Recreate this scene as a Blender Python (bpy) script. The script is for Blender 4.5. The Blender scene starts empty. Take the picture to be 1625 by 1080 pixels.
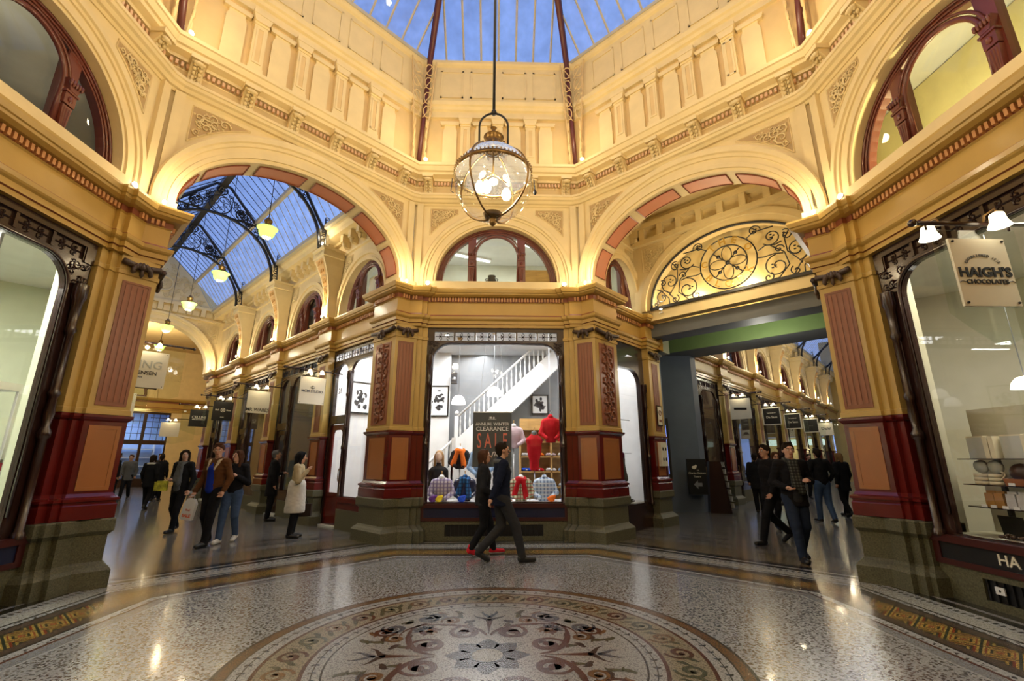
import bpy, math, random
import numpy as np
from mathutils import Matrix, Vector
PI = math.pi
S2 = 2 ** .5
random.seed(7)
scene = bpy.context.scene
COL = scene.collection
# ---------------------------------------------------------------- camera
cd = bpy.data.cameras.new('camera')
cd.sensor_fit = 'HORIZONTAL'
cd.sensor_width = 36.0
cd.lens = 721.85 * 36.0 / 1625.0
cd.clip_start = 0.05
cam = bpy.data.objects.new('camera', cd)
COL.objects.link(cam)
_p, _y = .2561, .0281
_f = Vector((math.sin(_y) * math.cos(_p), math.cos(_y) * math.cos(_p), math.sin(_p)))
_r = Vector((math.cos(_y), -math.sin(_y), 0))
_u = _r.cross(_f)
_m = Matrix((_r, _u, -_f)).transposed().to_4x4()
_m.translation = Vector((.08, 0, 1.5))
cam.matrix_world = _m
scene.camera = cam
# ---------------------------------------------------------------- exposure and sky
scene.view_settings.view_transform = 'Standard'
scene.view_settings.look = 'None'
scene.view_settings.gamma = 1
scene.view_settings.use_curve_mapping = False
scene.view_settings.exposure = -0.10
scene.cycles.max_bounces = 8
scene.cycles.diffuse_bounces = 3
scene.cycles.glossy_bounces = 3
scene.cycles.transparent_max_bounces = 12
scene.cycles.transmission_bounces = 4
scene.cycles.caustics_reflective = False
scene.cycles.caustics_refractive = False
scene.cycles.sample_clamp_indirect = 4
world = bpy.data.worlds.new('dusk_sky')
scene.world = world
world.use_nodes = True
wn = world.node_tree
wn.nodes.clear()
_o = wn.nodes.new('ShaderNodeOutputWorld')
_b = wn.nodes.new('ShaderNodeBackground')
_t = wn.nodes.new('ShaderNodeTexCoord')
_n = wn.nodes.new('ShaderNodeTexNoise')
_n.inputs['Scale'].default_value = 1.3
_n.inputs['Detail'].default_value = 4
_c = wn.nodes.new('ShaderNodeValToRGB')
_c.color_ramp.elements[0].position = .25
_c.color_ramp.elements[0].color = (.075, .125, .33, 1)
_c.color_ramp.elements[1].position = .80
_c.color_ramp.elements[1].color = (.26, .38, .72, 1)
wn.links.new(_t.outputs['Generated'], _n.inputs['Vector'])
wn.links.new(_n.outputs['Fac'], _c.inputs['Fac'])
wn.links.new(_c.outputs['Color'], _b.inputs['Color'])
_b.inputs['Strength'].default_value = 2.1
wn.links.new(_b.outputs['Background'], _o.inputs['Surface'])
YC = 4.2                      # the rotunda's centre stands 4.2 m in front of the lens
WARM = (1.0, .81, .51)
SOFTW = (1.0, .88, .68)


def lamp(kind, loc, energy, color=WARM, size=.06, target=None, angle=None, blend=.6, sy=None, name='lamp_light'):
    d = bpy.data.lights.new(name, kind)
    d.energy = energy
    d.color = color
    if kind == 'AREA':
        d.size = size
        if sy:
            d.shape = 'RECTANGLE'
            d.size_y = sy
    else:
        d.shadow_soft_size = size
    if kind == 'SPOT':
        d.spot_size = angle or 1.6
        d.spot_blend = blend
    o = bpy.data.objects.new(name, d)
    o.location = loc
    if target is not None:
        o.rotation_euler = (Vector(target) - Vector(loc)).to_track_quat('-Z', 'Y').to_euler()
    COL.objects.link(o)
    return o


# ---------------------------------------------------------------- materials
def mat(name, col, rough=.5, metal=0.0, spec=.5, coat=0.0, emit=None, es=0.0, bump=0.0, bscale=40.0, var=0.0, vscale=3.0, stretch=None):
    m = bpy.data.materials.new(name)
    m.use_nodes = True
    nt = m.node_tree
    b = nt.nodes['Principled BSDF']
    b.inputs['Base Color'].default_value = (*col, 1)
    b.inputs['Roughness'].default_value = rough
    b.inputs['Metallic'].default_value = metal
    b.inputs['Specular IOR Level'].default_value = spec
    b.inputs['Coat Weight'].default_value = coat
    b.inputs['Coat Roughness'].default_value = .12
    if emit:
        b.inputs['Emission Color'].default_value = (*emit, 1)
        b.inputs['Emission Strength'].default_value = es
    tc = nt.nodes.new('ShaderNodeTexCoord')
    src = tc.outputs['Object']
    if stretch:
        mp = nt.nodes.new('ShaderNodeMapping')
        mp.inputs['Scale'].default_value = stretch
        nt.links.new(src, mp.inputs['Vector'])
        src = mp.outputs['Vector']
    n = nt.nodes.new('ShaderNodeTexNoise')
    n.inputs['Scale'].default_value = vscale
    n.inputs['Detail'].default_value = 4
    nt.links.new(src, n.inputs['Vector'])
    r = nt.nodes.new('ShaderNodeValToRGB')
    v = max(var, .06)
    r.color_ramp.elements[0].position = .3
    r.color_ramp.elements[1].position = .7
    r.color_ramp.elements[0].color = tuple(max(0, c * (1 - v)) for c in col) + (1,)
    r.color_ramp.elements[1].color = tuple(min(1, c * (1 + v * .7)) for c in col) + (1,)
    nt.links.new(n.outputs['Fac'], r.inputs['Fac'])
    nt.links.new(r.outputs['Color'], b.inputs['Base Color'])
    if bump:
        n2 = nt.nodes.new('ShaderNodeTexNoise')
        n2.inputs['Scale'].default_value = bscale
        n2.inputs['Detail'].default_value = 3
        bp = nt.nodes.new('ShaderNodeBump')
        bp.inputs['Strength'].default_value = bump
        bp.inputs['Distance'].default_value = .01
        nt.links.new(src, n2.inputs['Vector'])
        nt.links.new(n2.outputs['Fac'], bp.inputs['Height'])
        nt.links.new(bp.outputs['Normal'], b.inputs['Normal'])
    return m


def glass(name, tint=(1, 1, 1), gloss=.08, rough=.02, ripple=0.0, fres=True, body=0.0, bodycol=(.8, .8, .8)):
    """window glass: straight-through transparency with a clear reflection and, for frosted panes, a pale body"""
    m = bpy.data.materials.new(name)
    m.use_nodes = True
    nt = m.node_tree
    nt.nodes.clear()
    out = nt.nodes.new('ShaderNodeOutputMaterial')
    tr = nt.nodes.new('ShaderNodeBsdfTransparent')
    tr.inputs['Color'].default_value = (*tint, 1)
    gl = nt.nodes.new('ShaderNodeBsdfGlossy')
    gl.inputs['Roughness'].default_value = rough
    gl.inputs['Color'].default_value = (1, 1, 1, 1)
    mx = nt.nodes.new('ShaderNodeMixShader')
    if fres:
        ge = nt.nodes.new('ShaderNodeNewGeometry')
        dt = nt.nodes.new('ShaderNodeVectorMath')
        dt.operation = 'DOT_PRODUCT'
        nt.links.new(ge.outputs['Incoming'], dt.inputs[0])
        nt.links.new(ge.outputs['Normal'], dt.inputs[1])
        prev = dt.outputs['Value']
        for op, c_ in (('ABSOLUTE', 0), ('SUBTRACT', 1.0), ('POWER', 5.0), ('MULTIPLY', 1 - gloss), ('ADD', gloss)):
            q_ = nt.nodes.new('ShaderNodeMath')
            q_.operation = op
            if op == 'SUBTRACT':
                q_.inputs[0].default_value = 1.0
                nt.links.new(prev, q_.inputs[1])
            else:
                nt.links.new(prev, q_.inputs[0])
                q_.inputs[1].default_value = c_
            prev = q_.outputs[0]
        nt.links.new(prev, mx.inputs[0])
    else:
        mx.inputs[0].default_value = gloss
    base = tr.outputs[0]
    if body:
        df = nt.nodes.new('ShaderNodeBsdfDiffuse')
        df.inputs['Color'].default_value = (*bodycol, 1)
        tl = nt.nodes.new('ShaderNodeBsdfTranslucent')
        tl.inputs['Color'].default_value = (*bodycol, 1)
        m2 = nt.nodes.new('ShaderNodeMixShader')
        m2.inputs[0].default_value = .5
        nt.links.new(df.outputs[0], m2.inputs[1])
        nt.links.new(tl.outputs[0], m2.inputs[2])
        m3 = nt.nodes.new('ShaderNodeMixShader')
        m3.inputs[0].default_value = body
        nt.links.new(tr.outputs[0], m3.inputs[1])
        nt.links.new(m2.outputs[0], m3.inputs[2])
        base = m3.outputs[0]
    nt.links.new(base, mx.inputs[1])
    nt.links.new(gl.outputs[0], mx.inputs[2])
    if ripple:
        tc = nt.nodes.new('ShaderNodeTexCoord')
        n = nt.nodes.new('ShaderNodeTexNoise')
        n.inputs['Scale'].default_value = 3
        nt.links.new(tc.outputs['Object'], n.inputs['Vector'])
        r = nt.nodes.new('ShaderNodeValToRGB')
        r.color_ramp.elements[0].position = .3
        r.color_ramp.elements[1].position = .75
        r.color_ramp.elements[0].color = tuple(c * (1 - ripple) for c in tint) + (1,)
        r.color_ramp.elements[1].color = (*tint, 1)
        nt.links.new(n.outputs['Fac'], r.inputs['Fac'])
        nt.links.new(r.outputs['Color'], tr.inputs['Color'])
    nt.links.new(mx.outputs[0], out.inputs['Surface'])
    return m


M = {}
M['cream'] = mat('cream_plaster', (.80, .635, .33), .6, bump=.06, bscale=30, var=.06)
M['creamd'] = mat('deep_cream_plaster', (.74, .53, .24), .6, bump=.06)
M['ochre'] = mat('ochre_gloss_paint', (.50, .315, .075), .38, bump=.08, bscale=60, coat=.15)
M['yshaft'] = mat('yellow_gloss_paint', (.54, .36, .10), .32, bump=.05, coat=.2)
M['rust'] = mat('rust_line_paint', (.22, .055, .02), .4)
M['salmon'] = mat('salmon_panel_paint', (.62, .22, .10), .5)
M['terra'] = mat('terracotta_fluting_paint', (.30, .10, .045), .35, coat=.2)
M['carve'] = mat('carved_terracotta', (.26, .095, .045), .4, bump=.15)
M['red'] = mat('oxblood_gloss_paint', (.115, .008, .006), .22, coat=.4, var=.12)
M['dkred'] = mat('dark_red_moulding', (.05, .008, .006), .3, coat=.3)
M['copper'] = mat('orange_panel_paint', (.36, .135, .04), .3, coat=.3)
M['granite'] = mat('weathered_granite', (.10, .095, .05), .55, bump=.35, bscale=90, var=.45, vscale=60)
M['dark'] = mat('dark_stained_timber', (.028, .011, .008), .22, coat=.4, var=.2, bump=.05)
M['mahog'] = mat('mahogany_timber', (.13, .028, .016), .3, coat=.3, var=.2, stretch=(1, 1, .2))
M['garl'] = mat('bronze_garland', (.055, .028, .014), .4, var=.3)
M['iron'] = mat('black_wrought_iron', (.008, .008, .010), .4)
M['ribred'] = mat('maroon_iron', (.10, .020, .016), .4)
M['gilt'] = mat('gilded_metal', (.50, .30, .05), .35, metal=.3)
M['brass'] = mat('aged_brass', (.22, .13, .045), .35, metal=.8)
M['white'] = mat('white_paint', (.78, .79, .79), .5)
M['offw'] = mat('offwhite_room_paint', (.62, .64, .56), .6)
M['gray'] = mat('grey_room_paint', (.20, .21, .22), .6)
M['dkgray'] = mat('charcoal_board', (.03, .03, .033), .5)
M['navy'] = mat('navy_fascia', (.012, .016, .05), .25, coat=.3)
M['black'] = mat('black_paint', (.006, .006, .006), .4)
M['bluew'] = mat('slate_blue_wall', (.11, .14, .19), .6)
M['green'] = mat('sage_soffit', (.30, .42, .17), .6)
M['bar'] = mat('pale_glazing_bar', (.55, .50, .38), .5)
M['steel'] = mat('brushed_steel', (.5, .5, .5), .3, metal=1)
M['signw'] = mat('ivory_sign_board', (.80, .76, .62), .4)
M['glow'] = mat('glowing_bulb', (1, .9, .7), .5, emit=(1, .86, .6), es=28)
M['glows'] = mat('glowing_shade', (1, .92, .75), .5, emit=(1, .86, .58), es=6)
M['glowg'] = mat('glowing_green_shade', (.6, .9, .3), .3, emit=(.50, .85, .16), es=1.6)
M['glowy'] = mat('glowing_pale_core', (.9, 1, .6), .3, emit=(.95, 1, .55), es=9)
M['tube'] = mat('fluorescent_tube', (1, 1, 1), .5, emit=(1, 1, .95), es=7)
M['downl'] = mat('downlight_disc', (1, 1, 1), .5, emit=(1, .95, .85), es=14)
M['screen'] = mat('lit_blue_screen', (.2, .3, .9), .4, emit=(.22, .32, 1), es=2.2, var=.9, vscale=14)
M['pane'] = glass('shop_glass', (1, 1, 1), .025)
M['skyp'] = glass('skylight_glass', (.95, .98, 1), .03, ripple=.22)
M['globe'] = glass('globe_glass', (.98, .98, .95), .07)
M['signg'] = glass('sign_glass', (.94, .97, .95), .04)
M['lun'] = glass('lunette_glass', (.92, .95, .88), .035)


# ---------------------------------------------------------------- mesh builder
class MB:
    def __init__(s, T=None):
        s.v, s.f, s.mi, s.sm = [], [], [], []
        s.T = T or Matrix.Identity(4)
        s.m = 0

    def add(s, vs, fs, m=None, smooth=False):
        o = len(s.v)
        T = s.T
        s.v += [tuple(T @ Vector(p)) for p in vs]
        m = s.m if m is None else m
        for f in fs:
            s.f.append([i + o for i in f])
            s.mi.append(m)
            s.sm.append(smooth)

    def box(s, x0, x1, y0, y1, z0, z1, m=None):
        v = [(x, y, z) for z in (z0, z1) for y in (y0, y1) for x in (x0, x1)]
        s.add(v, [(0, 2, 3, 1), (4, 5, 7, 6), (0, 1, 5, 4), (2, 6, 7, 3), (0, 4, 6, 2), (1, 3, 7, 5)], m)

    def quad(s, a, b, c, d, m=None):
        s.add([a, b, c, d], [(0, 1, 2, 3)], m)

    def prism(s, pts, z0, z1, m=None):
        """pts: 2D outline in xy, extruded in z"""
        n = len(pts)
        v = [(p[0], p[1], z0) for p in pts] + [(p[0], p[1], z1) for p in pts]
        s.add(v, [tuple(range(n))[::-1], tuple(range(n, 2 * n))] + [(i, (i + 1) % n, n + (i + 1) % n, n + i) for i in range(n)], m)

    def slab(s, pts, y0, y1, m=None):
        """pts: 2D outline in xz, extruded in y"""
        n = len(pts)
        v = [(p[0], y0, p[1]) for p in pts] + [(p[0], y1, p[1]) for p in pts]
        s.add(v, [tuple(range(n)), tuple(range(n, 2 * n))[::-1]] + [(i, n + i, n + (i + 1) % n, (i + 1) % n) for i in range(n)], m)

    def sweep(s, path, prof, closed=False, mats=None, cap=True):
        """run a profile [(offset to the right of travel, z)] along a plan path with mitred corners"""
        n = len(path)
        P = [Vector(p) for p in path]
        mit = []
        for i in range(n):
            a = P[i] - P[i - 1] if (i > 0 or closed) else None
            b = P[(i + 1) % n] - P[i] if (i < n - 1 or closed) else None
            na = Vector((a.y, -a.x)).normalized() if a is not None else None
            nb = Vector((b.y, -b.x)).normalized() if b is not None else None
            if na is None:
                mit.append(nb)
            elif nb is None:
                mit.append(na)
            else:
                k = 1 + na.dot(nb)
                mit.append((na + nb) / max(k, .15))
        vs, fs, ms = [], [], []
        q = len(prof)
        for i in range(n):
            for d, z in prof:
                vs.append((P[i].x + mit[i].x * d, P[i].y + mit[i].y * d, z))
        rng = range(n) if closed else range(n - 1)
        for j in range(q - 1):
            fs = []
            for i in rng:
                k = (i + 1) % n
                fs.append((i * q + j, i * q + j + 1, k * q + j + 1, k * q + j))
            ms.append(fs)
        o = len(s.v)
        s.v += [tuple(s.T @ Vector(p)) for p in vs]
        for j, fl in enumerate(ms):
            for f in fl:
                s.f.append([i + o for i in f])
                s.mi.append(mats[j] if mats else s.m)
                s.sm.append(False)
        if cap and not closed:
            s.f.append([o + j for j in range(q)][::-1]); s.mi.append(s.m); s.sm.append(False)
            s.f.append([o + (n - 1) * q + j for j in range(q)]); s.mi.append(s.m); s.sm.append(False)

    def tube(s, pts, r, seg=6, m=None, closed=False):
        P = [Vector(p) for p in pts]
        n = len(P)
        R = r if isinstance(r, (list, tuple)) else [r] * n
        vs, fs = [], []
        up = None
        for i in range(n):
            if closed:
                d = P[(i + 1) % n] - P[i - 1]
            else:
                d = P[min(i + 1, n - 1)] - P[max(i - 1, 0)]
            d = d.normalized() if d.length > 1e-9 else Vector((0, 0, 1))
            if up is None:
                up = Vector((0, 0, 1)) if abs(d.z) < .9 else Vector((1, 0, 0))
            sx = d.cross(up)
            if sx.length < 1e-4:
                sx = d.orthogonal()
            sx.normalize()
            up = sx.cross(d).normalized()
            for k in range(seg):
                a = 2 * PI * k / seg
                vs.append(P[i] + (sx * math.cos(a) + up * math.sin(a)) * R[i])
        for i in range(n if closed else n - 1):
            j = (i + 1) % n
            for k in range(seg):
                l = (k + 1) % seg
                fs.append((i * seg + k, i * seg + l, j * seg + l, j * seg + k))
        if not closed:
            fs += [tuple(range(seg))[::-1], tuple(range((n - 1) * seg, n * seg))]
        s.add(vs, fs, m, smooth=seg > 4)

    def lathe(s, prof, c=(0, 0, 0), seg=16, m=None, smooth=True):
        vs, fs = [], []
        n = len(prof)
        for k in range(seg):
            a = 2 * PI * k / seg
            for r, z in prof:
                vs.append((c[0] + r * math.cos(a), c[1] + r * math.sin(a), c[2] + z))
        for k in range(seg):
            l = (k + 1) % seg
            for j in range(n - 1):
                fs.append((k * n + j, l * n + j, l * n + j + 1, k * n + j + 1))
        s.add(vs, fs, m, smooth)

    def blob(s, c, r, m=None, seg=8):
        r = r if isinstance(r, (list, tuple)) else (r, r, r)
        vs, fs = [], []
        h = seg // 2
        for i in range(h + 1):
            t = PI * i / h
            for k in range(seg):
                a = 2 * PI * k / seg
                vs.append((c[0] + r[0] * math.sin(t) * math.cos(a), c[1] + r[1] * math.sin(t) * math.sin(a), c[2] + r[2] * math.cos(t)))
        for i in range(h):
            for k in range(seg):
                l = (k + 1) % seg
                fs.append((i * seg + k, (i + 1) * seg + k, (i + 1) * seg + l, i * seg + l))
        s.add(vs, fs, m, True)

    def build(s, name, mats, parent=None, **tags):
        me = bpy.data.meshes.new(name)
        me.from_pydata(s.v, [], s.f)
        for m_ in (mats if isinstance(mats, (list, tuple)) else [mats]):
            me.materials.append(M[m_] if isinstance(m_, str) else m_)
        me.polygons.foreach_set('material_index', s.mi)
        me.polygons.foreach_set('use_smooth', s.sm)
        me.update()
        o = bpy.data.objects.new(name, me)
        COL.objects.link(o)
        if parent is not None:
            o.parent = parent
        for k, v in tags.items():
            o[k] = v
        return o


def RZ(deg, x=0, y=0, z=0):
    return Matrix.Translation((x, y, z)) @ Matrix.Rotation(math.radians(deg), 4, 'Z')


def FACE(k):
    """frame of rotunda side k: x along the side, y outward from the centre, z up"""
    return Matrix.Translation((0, YC, 0)) @ Matrix.Rotation(k * PI / 4, 4, 'Z')


def thing(name, label, cat, T=None, group=None):
    o = bpy.data.objects.new(name, None)
    o.empty_display_size = .1
    COL.objects.link(o)
    if T is not None:
        o.matrix_world = T
    o['label'] = label
    o['category'] = cat
    if group:
        o['group'] = group
    return o


def tag(o, label, cat, group=None, kind=None):
    o['label'] = label
    o['category'] = cat
    if group:
        o['group'] = group
    if kind:
        o['kind'] = kind
    return o


def struct(o):
    o['kind'] = 'structure'
    return o


def copy_thing(root, T, label=None, group=None):
    c = root.copy()
    COL.objects.link(c)
    c.matrix_world = T
    if label:
        c['label'] = label
    if group:
        c['group'] = group
    for ch in list(root.children):
        d = ch.copy()
        COL.objects.link(d)
        d.parent = c
        for g in list(ch.children):
            e = g.copy()
            COL.objects.link(e)
            e.parent = d
    return c


def text(body, size, T, m, parent=None, name='lettering', extrude=.004, bold=0.0, sx=1.0, align='CENTER', shear=0.0, **tags):
    cu = bpy.data.curves.new(name, 'FONT')
    cu.body = body
    cu.size = size
    cu.extrude = extrude
    cu.offset = bold
    cu.shear = shear
    cu.align_x = align
    cu.align_y = 'CENTER'
    cu.resolution_u = 3
    t = bpy.data.objects.new(name, cu)
    COL.objects.link(t)
    bpy.context.view_layer.update()
    me = bpy.data.meshes.new_from_object(t.evaluated_get(bpy.context.evaluated_depsgraph_get()))
    bpy.data.objects.remove(t)
    bpy.data.curves.remove(cu)
    me.transform(T @ Matrix.Diagonal((sx, 1, 1, 1)))
    me.materials.clear()
    me.materials.append(M[m] if isinstance(m, str) else m)
    me.name = name
    o = bpy.data.objects.new(name, me)
    COL.objects.link(o)
    if parent is not None:
        o.parent = parent
    for k, v in tags.items():
        o[k] = v
    return o


def TX(x, y, z):
    """text plane facing -y (towards a viewer looking along +y)"""
    return Matrix.Translation((x, y, z)) @ Matrix.Rotation(PI / 2, 4, 'X')


def spiral(cx, cz, r0, turns, a0, n=22, hand=1, shrink=.12):
    """2D spiral running inward"""
    out = []
    for i in range(n + 1):
        u = i / n
        a = a0 + hand * turns * 2 * PI * u
        r = r0 * ((1 - u) * (1 - shrink) + shrink)
        out.append((cx + r * math.cos(a), cz + r * math.sin(a)))
    return out


def relief(mb, inside, box, y, n, size=.09, seed=1, r=.013, m=None):
    """acanthus-like carving: leafy curls packed into a region of the xz plane, standing proud of y"""
    rnd = random.Random(seed)
    got = []
    tries = 0
    while len(got) < n and tries < n * 40:
        tries += 1
        x, z = rnd.uniform(box[0], box[1]), rnd.uniform(box[2], box[3])
        s_ = size * rnd.uniform(.6, 1.15)
        if not all(inside(x + s_ * .85 * math.cos(a), z + s_ * .85 * math.sin(a)) for a in (0, 1.57, 3.14, 4.71)):
            continue
        if any((x - g[0]) ** 2 + (z - g[1]) ** 2 < ((s_ + g[2]) * .55) ** 2 for g in got):
            continue
        got.append((x, z, s_))
        a0, hd = rnd.uniform(0, 6.28), rnd.choice((-1, 1))
        sp = spiral(x, z, s_, 1.3, a0, 11, hd)
        mb.tube([(p[0], y - .02, p[1]) for p in sp], [r * (1.25 - .6 * i / 11) * (s_ / size) for i in range(12)], 5, m)
        for j in range(3):
            a = a0 + j * 2.1 + .5
            cx, cz = x + s_ * .95 * math.cos(a), z + s_ * .95 * math.sin(a)
            mb.blob((cx, y - .006, cz), (s_ * .30, .02, s_ * .20), m, 6)
# ================================================================ soft-body surfaces (bodies, cloth) from distance fields
class SD:
    def __init__(s):
        s.p = []

    def cap(s, a, b, ra, rb=None, k=.02, fy=1.0, op=0, fx=1.0):
        s.p.append(('c', np.array(a, float), np.array(b, float), ra, ra if rb is None else rb, k, (fx, fy), op))
        return s

    def ell(s, c, r, k=.02, op=0):
        r = np.array(r if hasattr(r, '__len__') else (r, r, r), float)
        s.p.append(('e', np.array(c, float), r, None, None, k, None, op))
        return s

    def half(s, axis, val, sign):
        """cut away everything beyond val along an axis"""
        s.p.append(('h', axis, val, sign, None, 0, None, 2))
        return s

    def mesh(s, h=.012, wob=0.0, seed=0):
        lo, hi = np.full(3, 9.), np.full(3, -9.)
        for q in s.p:
            if q[7] != 0:
                continue
            if q[0] == 'c':
                r = max(q[3], q[4]) / min(1, min(q[6])) + .03
                lo = np.minimum(lo, np.minimum(q[1], q[2]) - r); hi = np.maximum(hi, np.maximum(q[1], q[2]) + r)
            else:
                lo = np.minimum(lo, q[1] - q[2] - .03); hi = np.maximum(hi, q[1] + q[2] + .03)
        n = np.ceil((hi - lo) / h).astype(int) + 2
        F = np.full(n, .2, dtype=np.float32)
        ax = [lo[i] + h * np.arange(n[i]) for i in range(3)]
        for q in s.p:
            if q[0] == 'h':
                X = np.meshgrid(*ax, indexing='ij')[q[1]]
                F = np.maximum(F, q[3] * (X - q[2]))
                continue
            if q[0] == 'c':
                r = max(q[3], q[4]) / min(1, min(q[6])) + .05 + q[5] * 2
                a, b = np.minimum(q[1], q[2]) - r, np.maximum(q[1], q[2]) + r
            else:
                r = .05 + q[5] * 2
                a, b = q[1] - q[2] - r, q[1] + q[2] + r
            i0 = np.clip(((a - lo) / h).astype(int), 0, n); i1 = np.clip(((b - lo) / h).astype(int) + 1, 0, n)
            if (i1 <= i0).any():
                continue
            sl = tuple(slice(i0[i], i1[i]) for i in range(3))
            X, Y, Z = np.meshgrid(ax[0][sl[0]], ax[1][sl[1]], ax[2][sl[2]], indexing='ij')
            if q[0] == 'c':
                fx, fy = q[6]
                A, B = q[1], q[2]
                ba = np.array([(B[0] - A[0]) * fx, (B[1] - A[1]) * fy, B[2] - A[2]])
                px, py, pz = (X - A[0]) * fx, (Y - A[1]) * fy, Z - A[2]
                dd = max((ba ** 2).sum(), 1e-9)
                t = np.clip((px * ba[0] + py * ba[1] + pz * ba[2]) / dd, 0, 1)
                d = np.sqrt((px - t * ba[0]) ** 2 + (py - t * ba[1]) ** 2 + (pz - t * ba[2]) ** 2) - (q[3] + (q[4] - q[3]) * t)
                d = d / max(1, max(fx, fy)) if max(fx, fy) > 1 else d
            else:
                r = q[2]
                px, py, pz = X - q[1][0], Y - q[1][1], Z - q[1][2]
                k0 = np.sqrt((px / r[0]) ** 2 + (py / r[1]) ** 2 + (pz / r[2]) ** 2)
                k1 = np.sqrt((px / r[0] ** 2) ** 2 + (py / r[1] ** 2) ** 2 + (pz / r[2] ** 2) ** 2) + 1e-9
                d = k0 * (k0 - 1) / k1
            f, k = F[sl], max(q[5], 1e-4)
            if q[7] == 0:
                hh = np.clip(.5 + .5 * (f - d) / k, 0, 1)
                F[sl] = f * (1 - hh) + d * hh - k * hh * (1 - hh)
            else:
                hh = np.clip(.5 - .5 * (f + d) / k, 0, 1)
                F[sl] = f * (1 - hh) - d * hh + k * hh * (1 - hh)
        if wob:
            X, Y, Z = np.meshgrid(*ax, indexing='ij')
            F = F + wob * (np.sin(X * 41 + seed + 9 * np.sin(Z * 9)) * np.sin(Z * 33 + seed * 2 + 4 * np.sin(X * 13)) * np.cos(Y * 37 + seed))
        F[0], F[-1], F[:, 0], F[:, -1], F[:, :, 0], F[:, :, -1] = .2, .2, .2, .2, .2, .2
        S = F < 0
        c = np.zeros(np.array(F.shape) - 1, int)
        for dx in (0, 1):
            for dy in (0, 1):
                for dz in (0, 1):
                    c += S[dx:S.shape[0] - 1 + dx, dy:S.shape[1] - 1 + dy, dz:S.shape[2] - 1 + dz]
        act = (c > 0) & (c < 8)
        idx = -np.ones(act.shape, int)
        I = np.argwhere(act)
        idx[act] = np.arange(len(I))
        acc = np.zeros((len(I), 3)); cnt = np.zeros(len(I))
        cor = [(0, 0, 0), (1, 0, 0), (0, 1, 0), (1, 1, 0), (0, 0, 1), (1, 0, 1), (0, 1, 1), (1, 1, 1)]
        for a in range(8):
            for ax_ in range(3):
                if cor[a][ax_]:
                    continue
                b = list(cor[a]); b[ax_] = 1
                fa = F[I[:, 0] + cor[a][0], I[:, 1] + cor[a][1], I[:, 2] + cor[a][2]]
                fb = F[I[:, 0] + b[0], I[:, 1] + b[1], I[:, 2] + b[2]]
                m = (fa < 0) != (fb < 0)
                t = np.where(m, fa / np.where(m, fa - fb, 1), 0)
                P = np.tile(np.array(cor[a], float), (len(I), 1)); P[:, ax_] += t
                acc[m] += P[m]; cnt[m] += 1
        V = lo + h * (I + acc / np.maximum(cnt, 1)[:, None])
        faces = []
        for ax_ in range(3):
            u, v = [(1, 2), (2, 0), (0, 1)][ax_]
            s0 = [slice(1, -1)] * 3; s1 = [slice(1, -1)] * 3
            s0[ax_] = slice(0, -1); s1[ax_] = slice(1, None)
            A, B = S[tuple(s0)], S[tuple(s1)]
            E = np.argwhere(A != B)
            off = np.array([1, 1, 1]); off[ax_] = 0
            E2 = E + off
            du = np.zeros(3, int); du[u] = 1
            dv = np.zeros(3, int); dv[v] = 1
            q0 = idx[tuple((E2 - du - dv).T)]; q1 = idx[tuple((E2 - dv).T)]; q2 = idx[tuple(E2.T)]; q3 = idx[tuple((E2 - du).T)]
            ins = A[tuple(E.T)]
            Q = np.stack([q0, q1, q2, q3], 1)
            Q[~ins] = Q[~ins][:, ::-1]
            faces.append(Q)
        return V, np.concatenate(faces)

    def build(s, name, mats, parent=None, h=.012, pick=None, wob=0.0, seed=0, **tags):
        V, Fc = s.mesh(h, wob, seed)
        me = bpy.data.meshes.new(name)
        me.from_pydata(V.tolist(), [], Fc.tolist())
        for m_ in (mats if isinstance(mats, (list, tuple)) else [mats]):
            me.materials.append(M[m_] if isinstance(m_, str) else m_)
        me.polygons.foreach_set('use_smooth', [True] * len(Fc))
        if pick is not None:
            me.polygons.foreach_set('material_index', pick(V[Fc].mean(1)).astype(int).tolist())
        me.update()
        o = bpy.data.objects.new(name, me)
        COL.objects.link(o)
        if parent is not None:
            o.parent = parent
        for k, v in tags.items():
            o[k] = v
        return o


def cloth(name, c, rough=.9, var=.15):
    if name not in M:
        M[name] = mat('cloth_' + name, c, rough, bump=.25, bscale=70, var=var, vscale=9, spec=.15)
    return name


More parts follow.
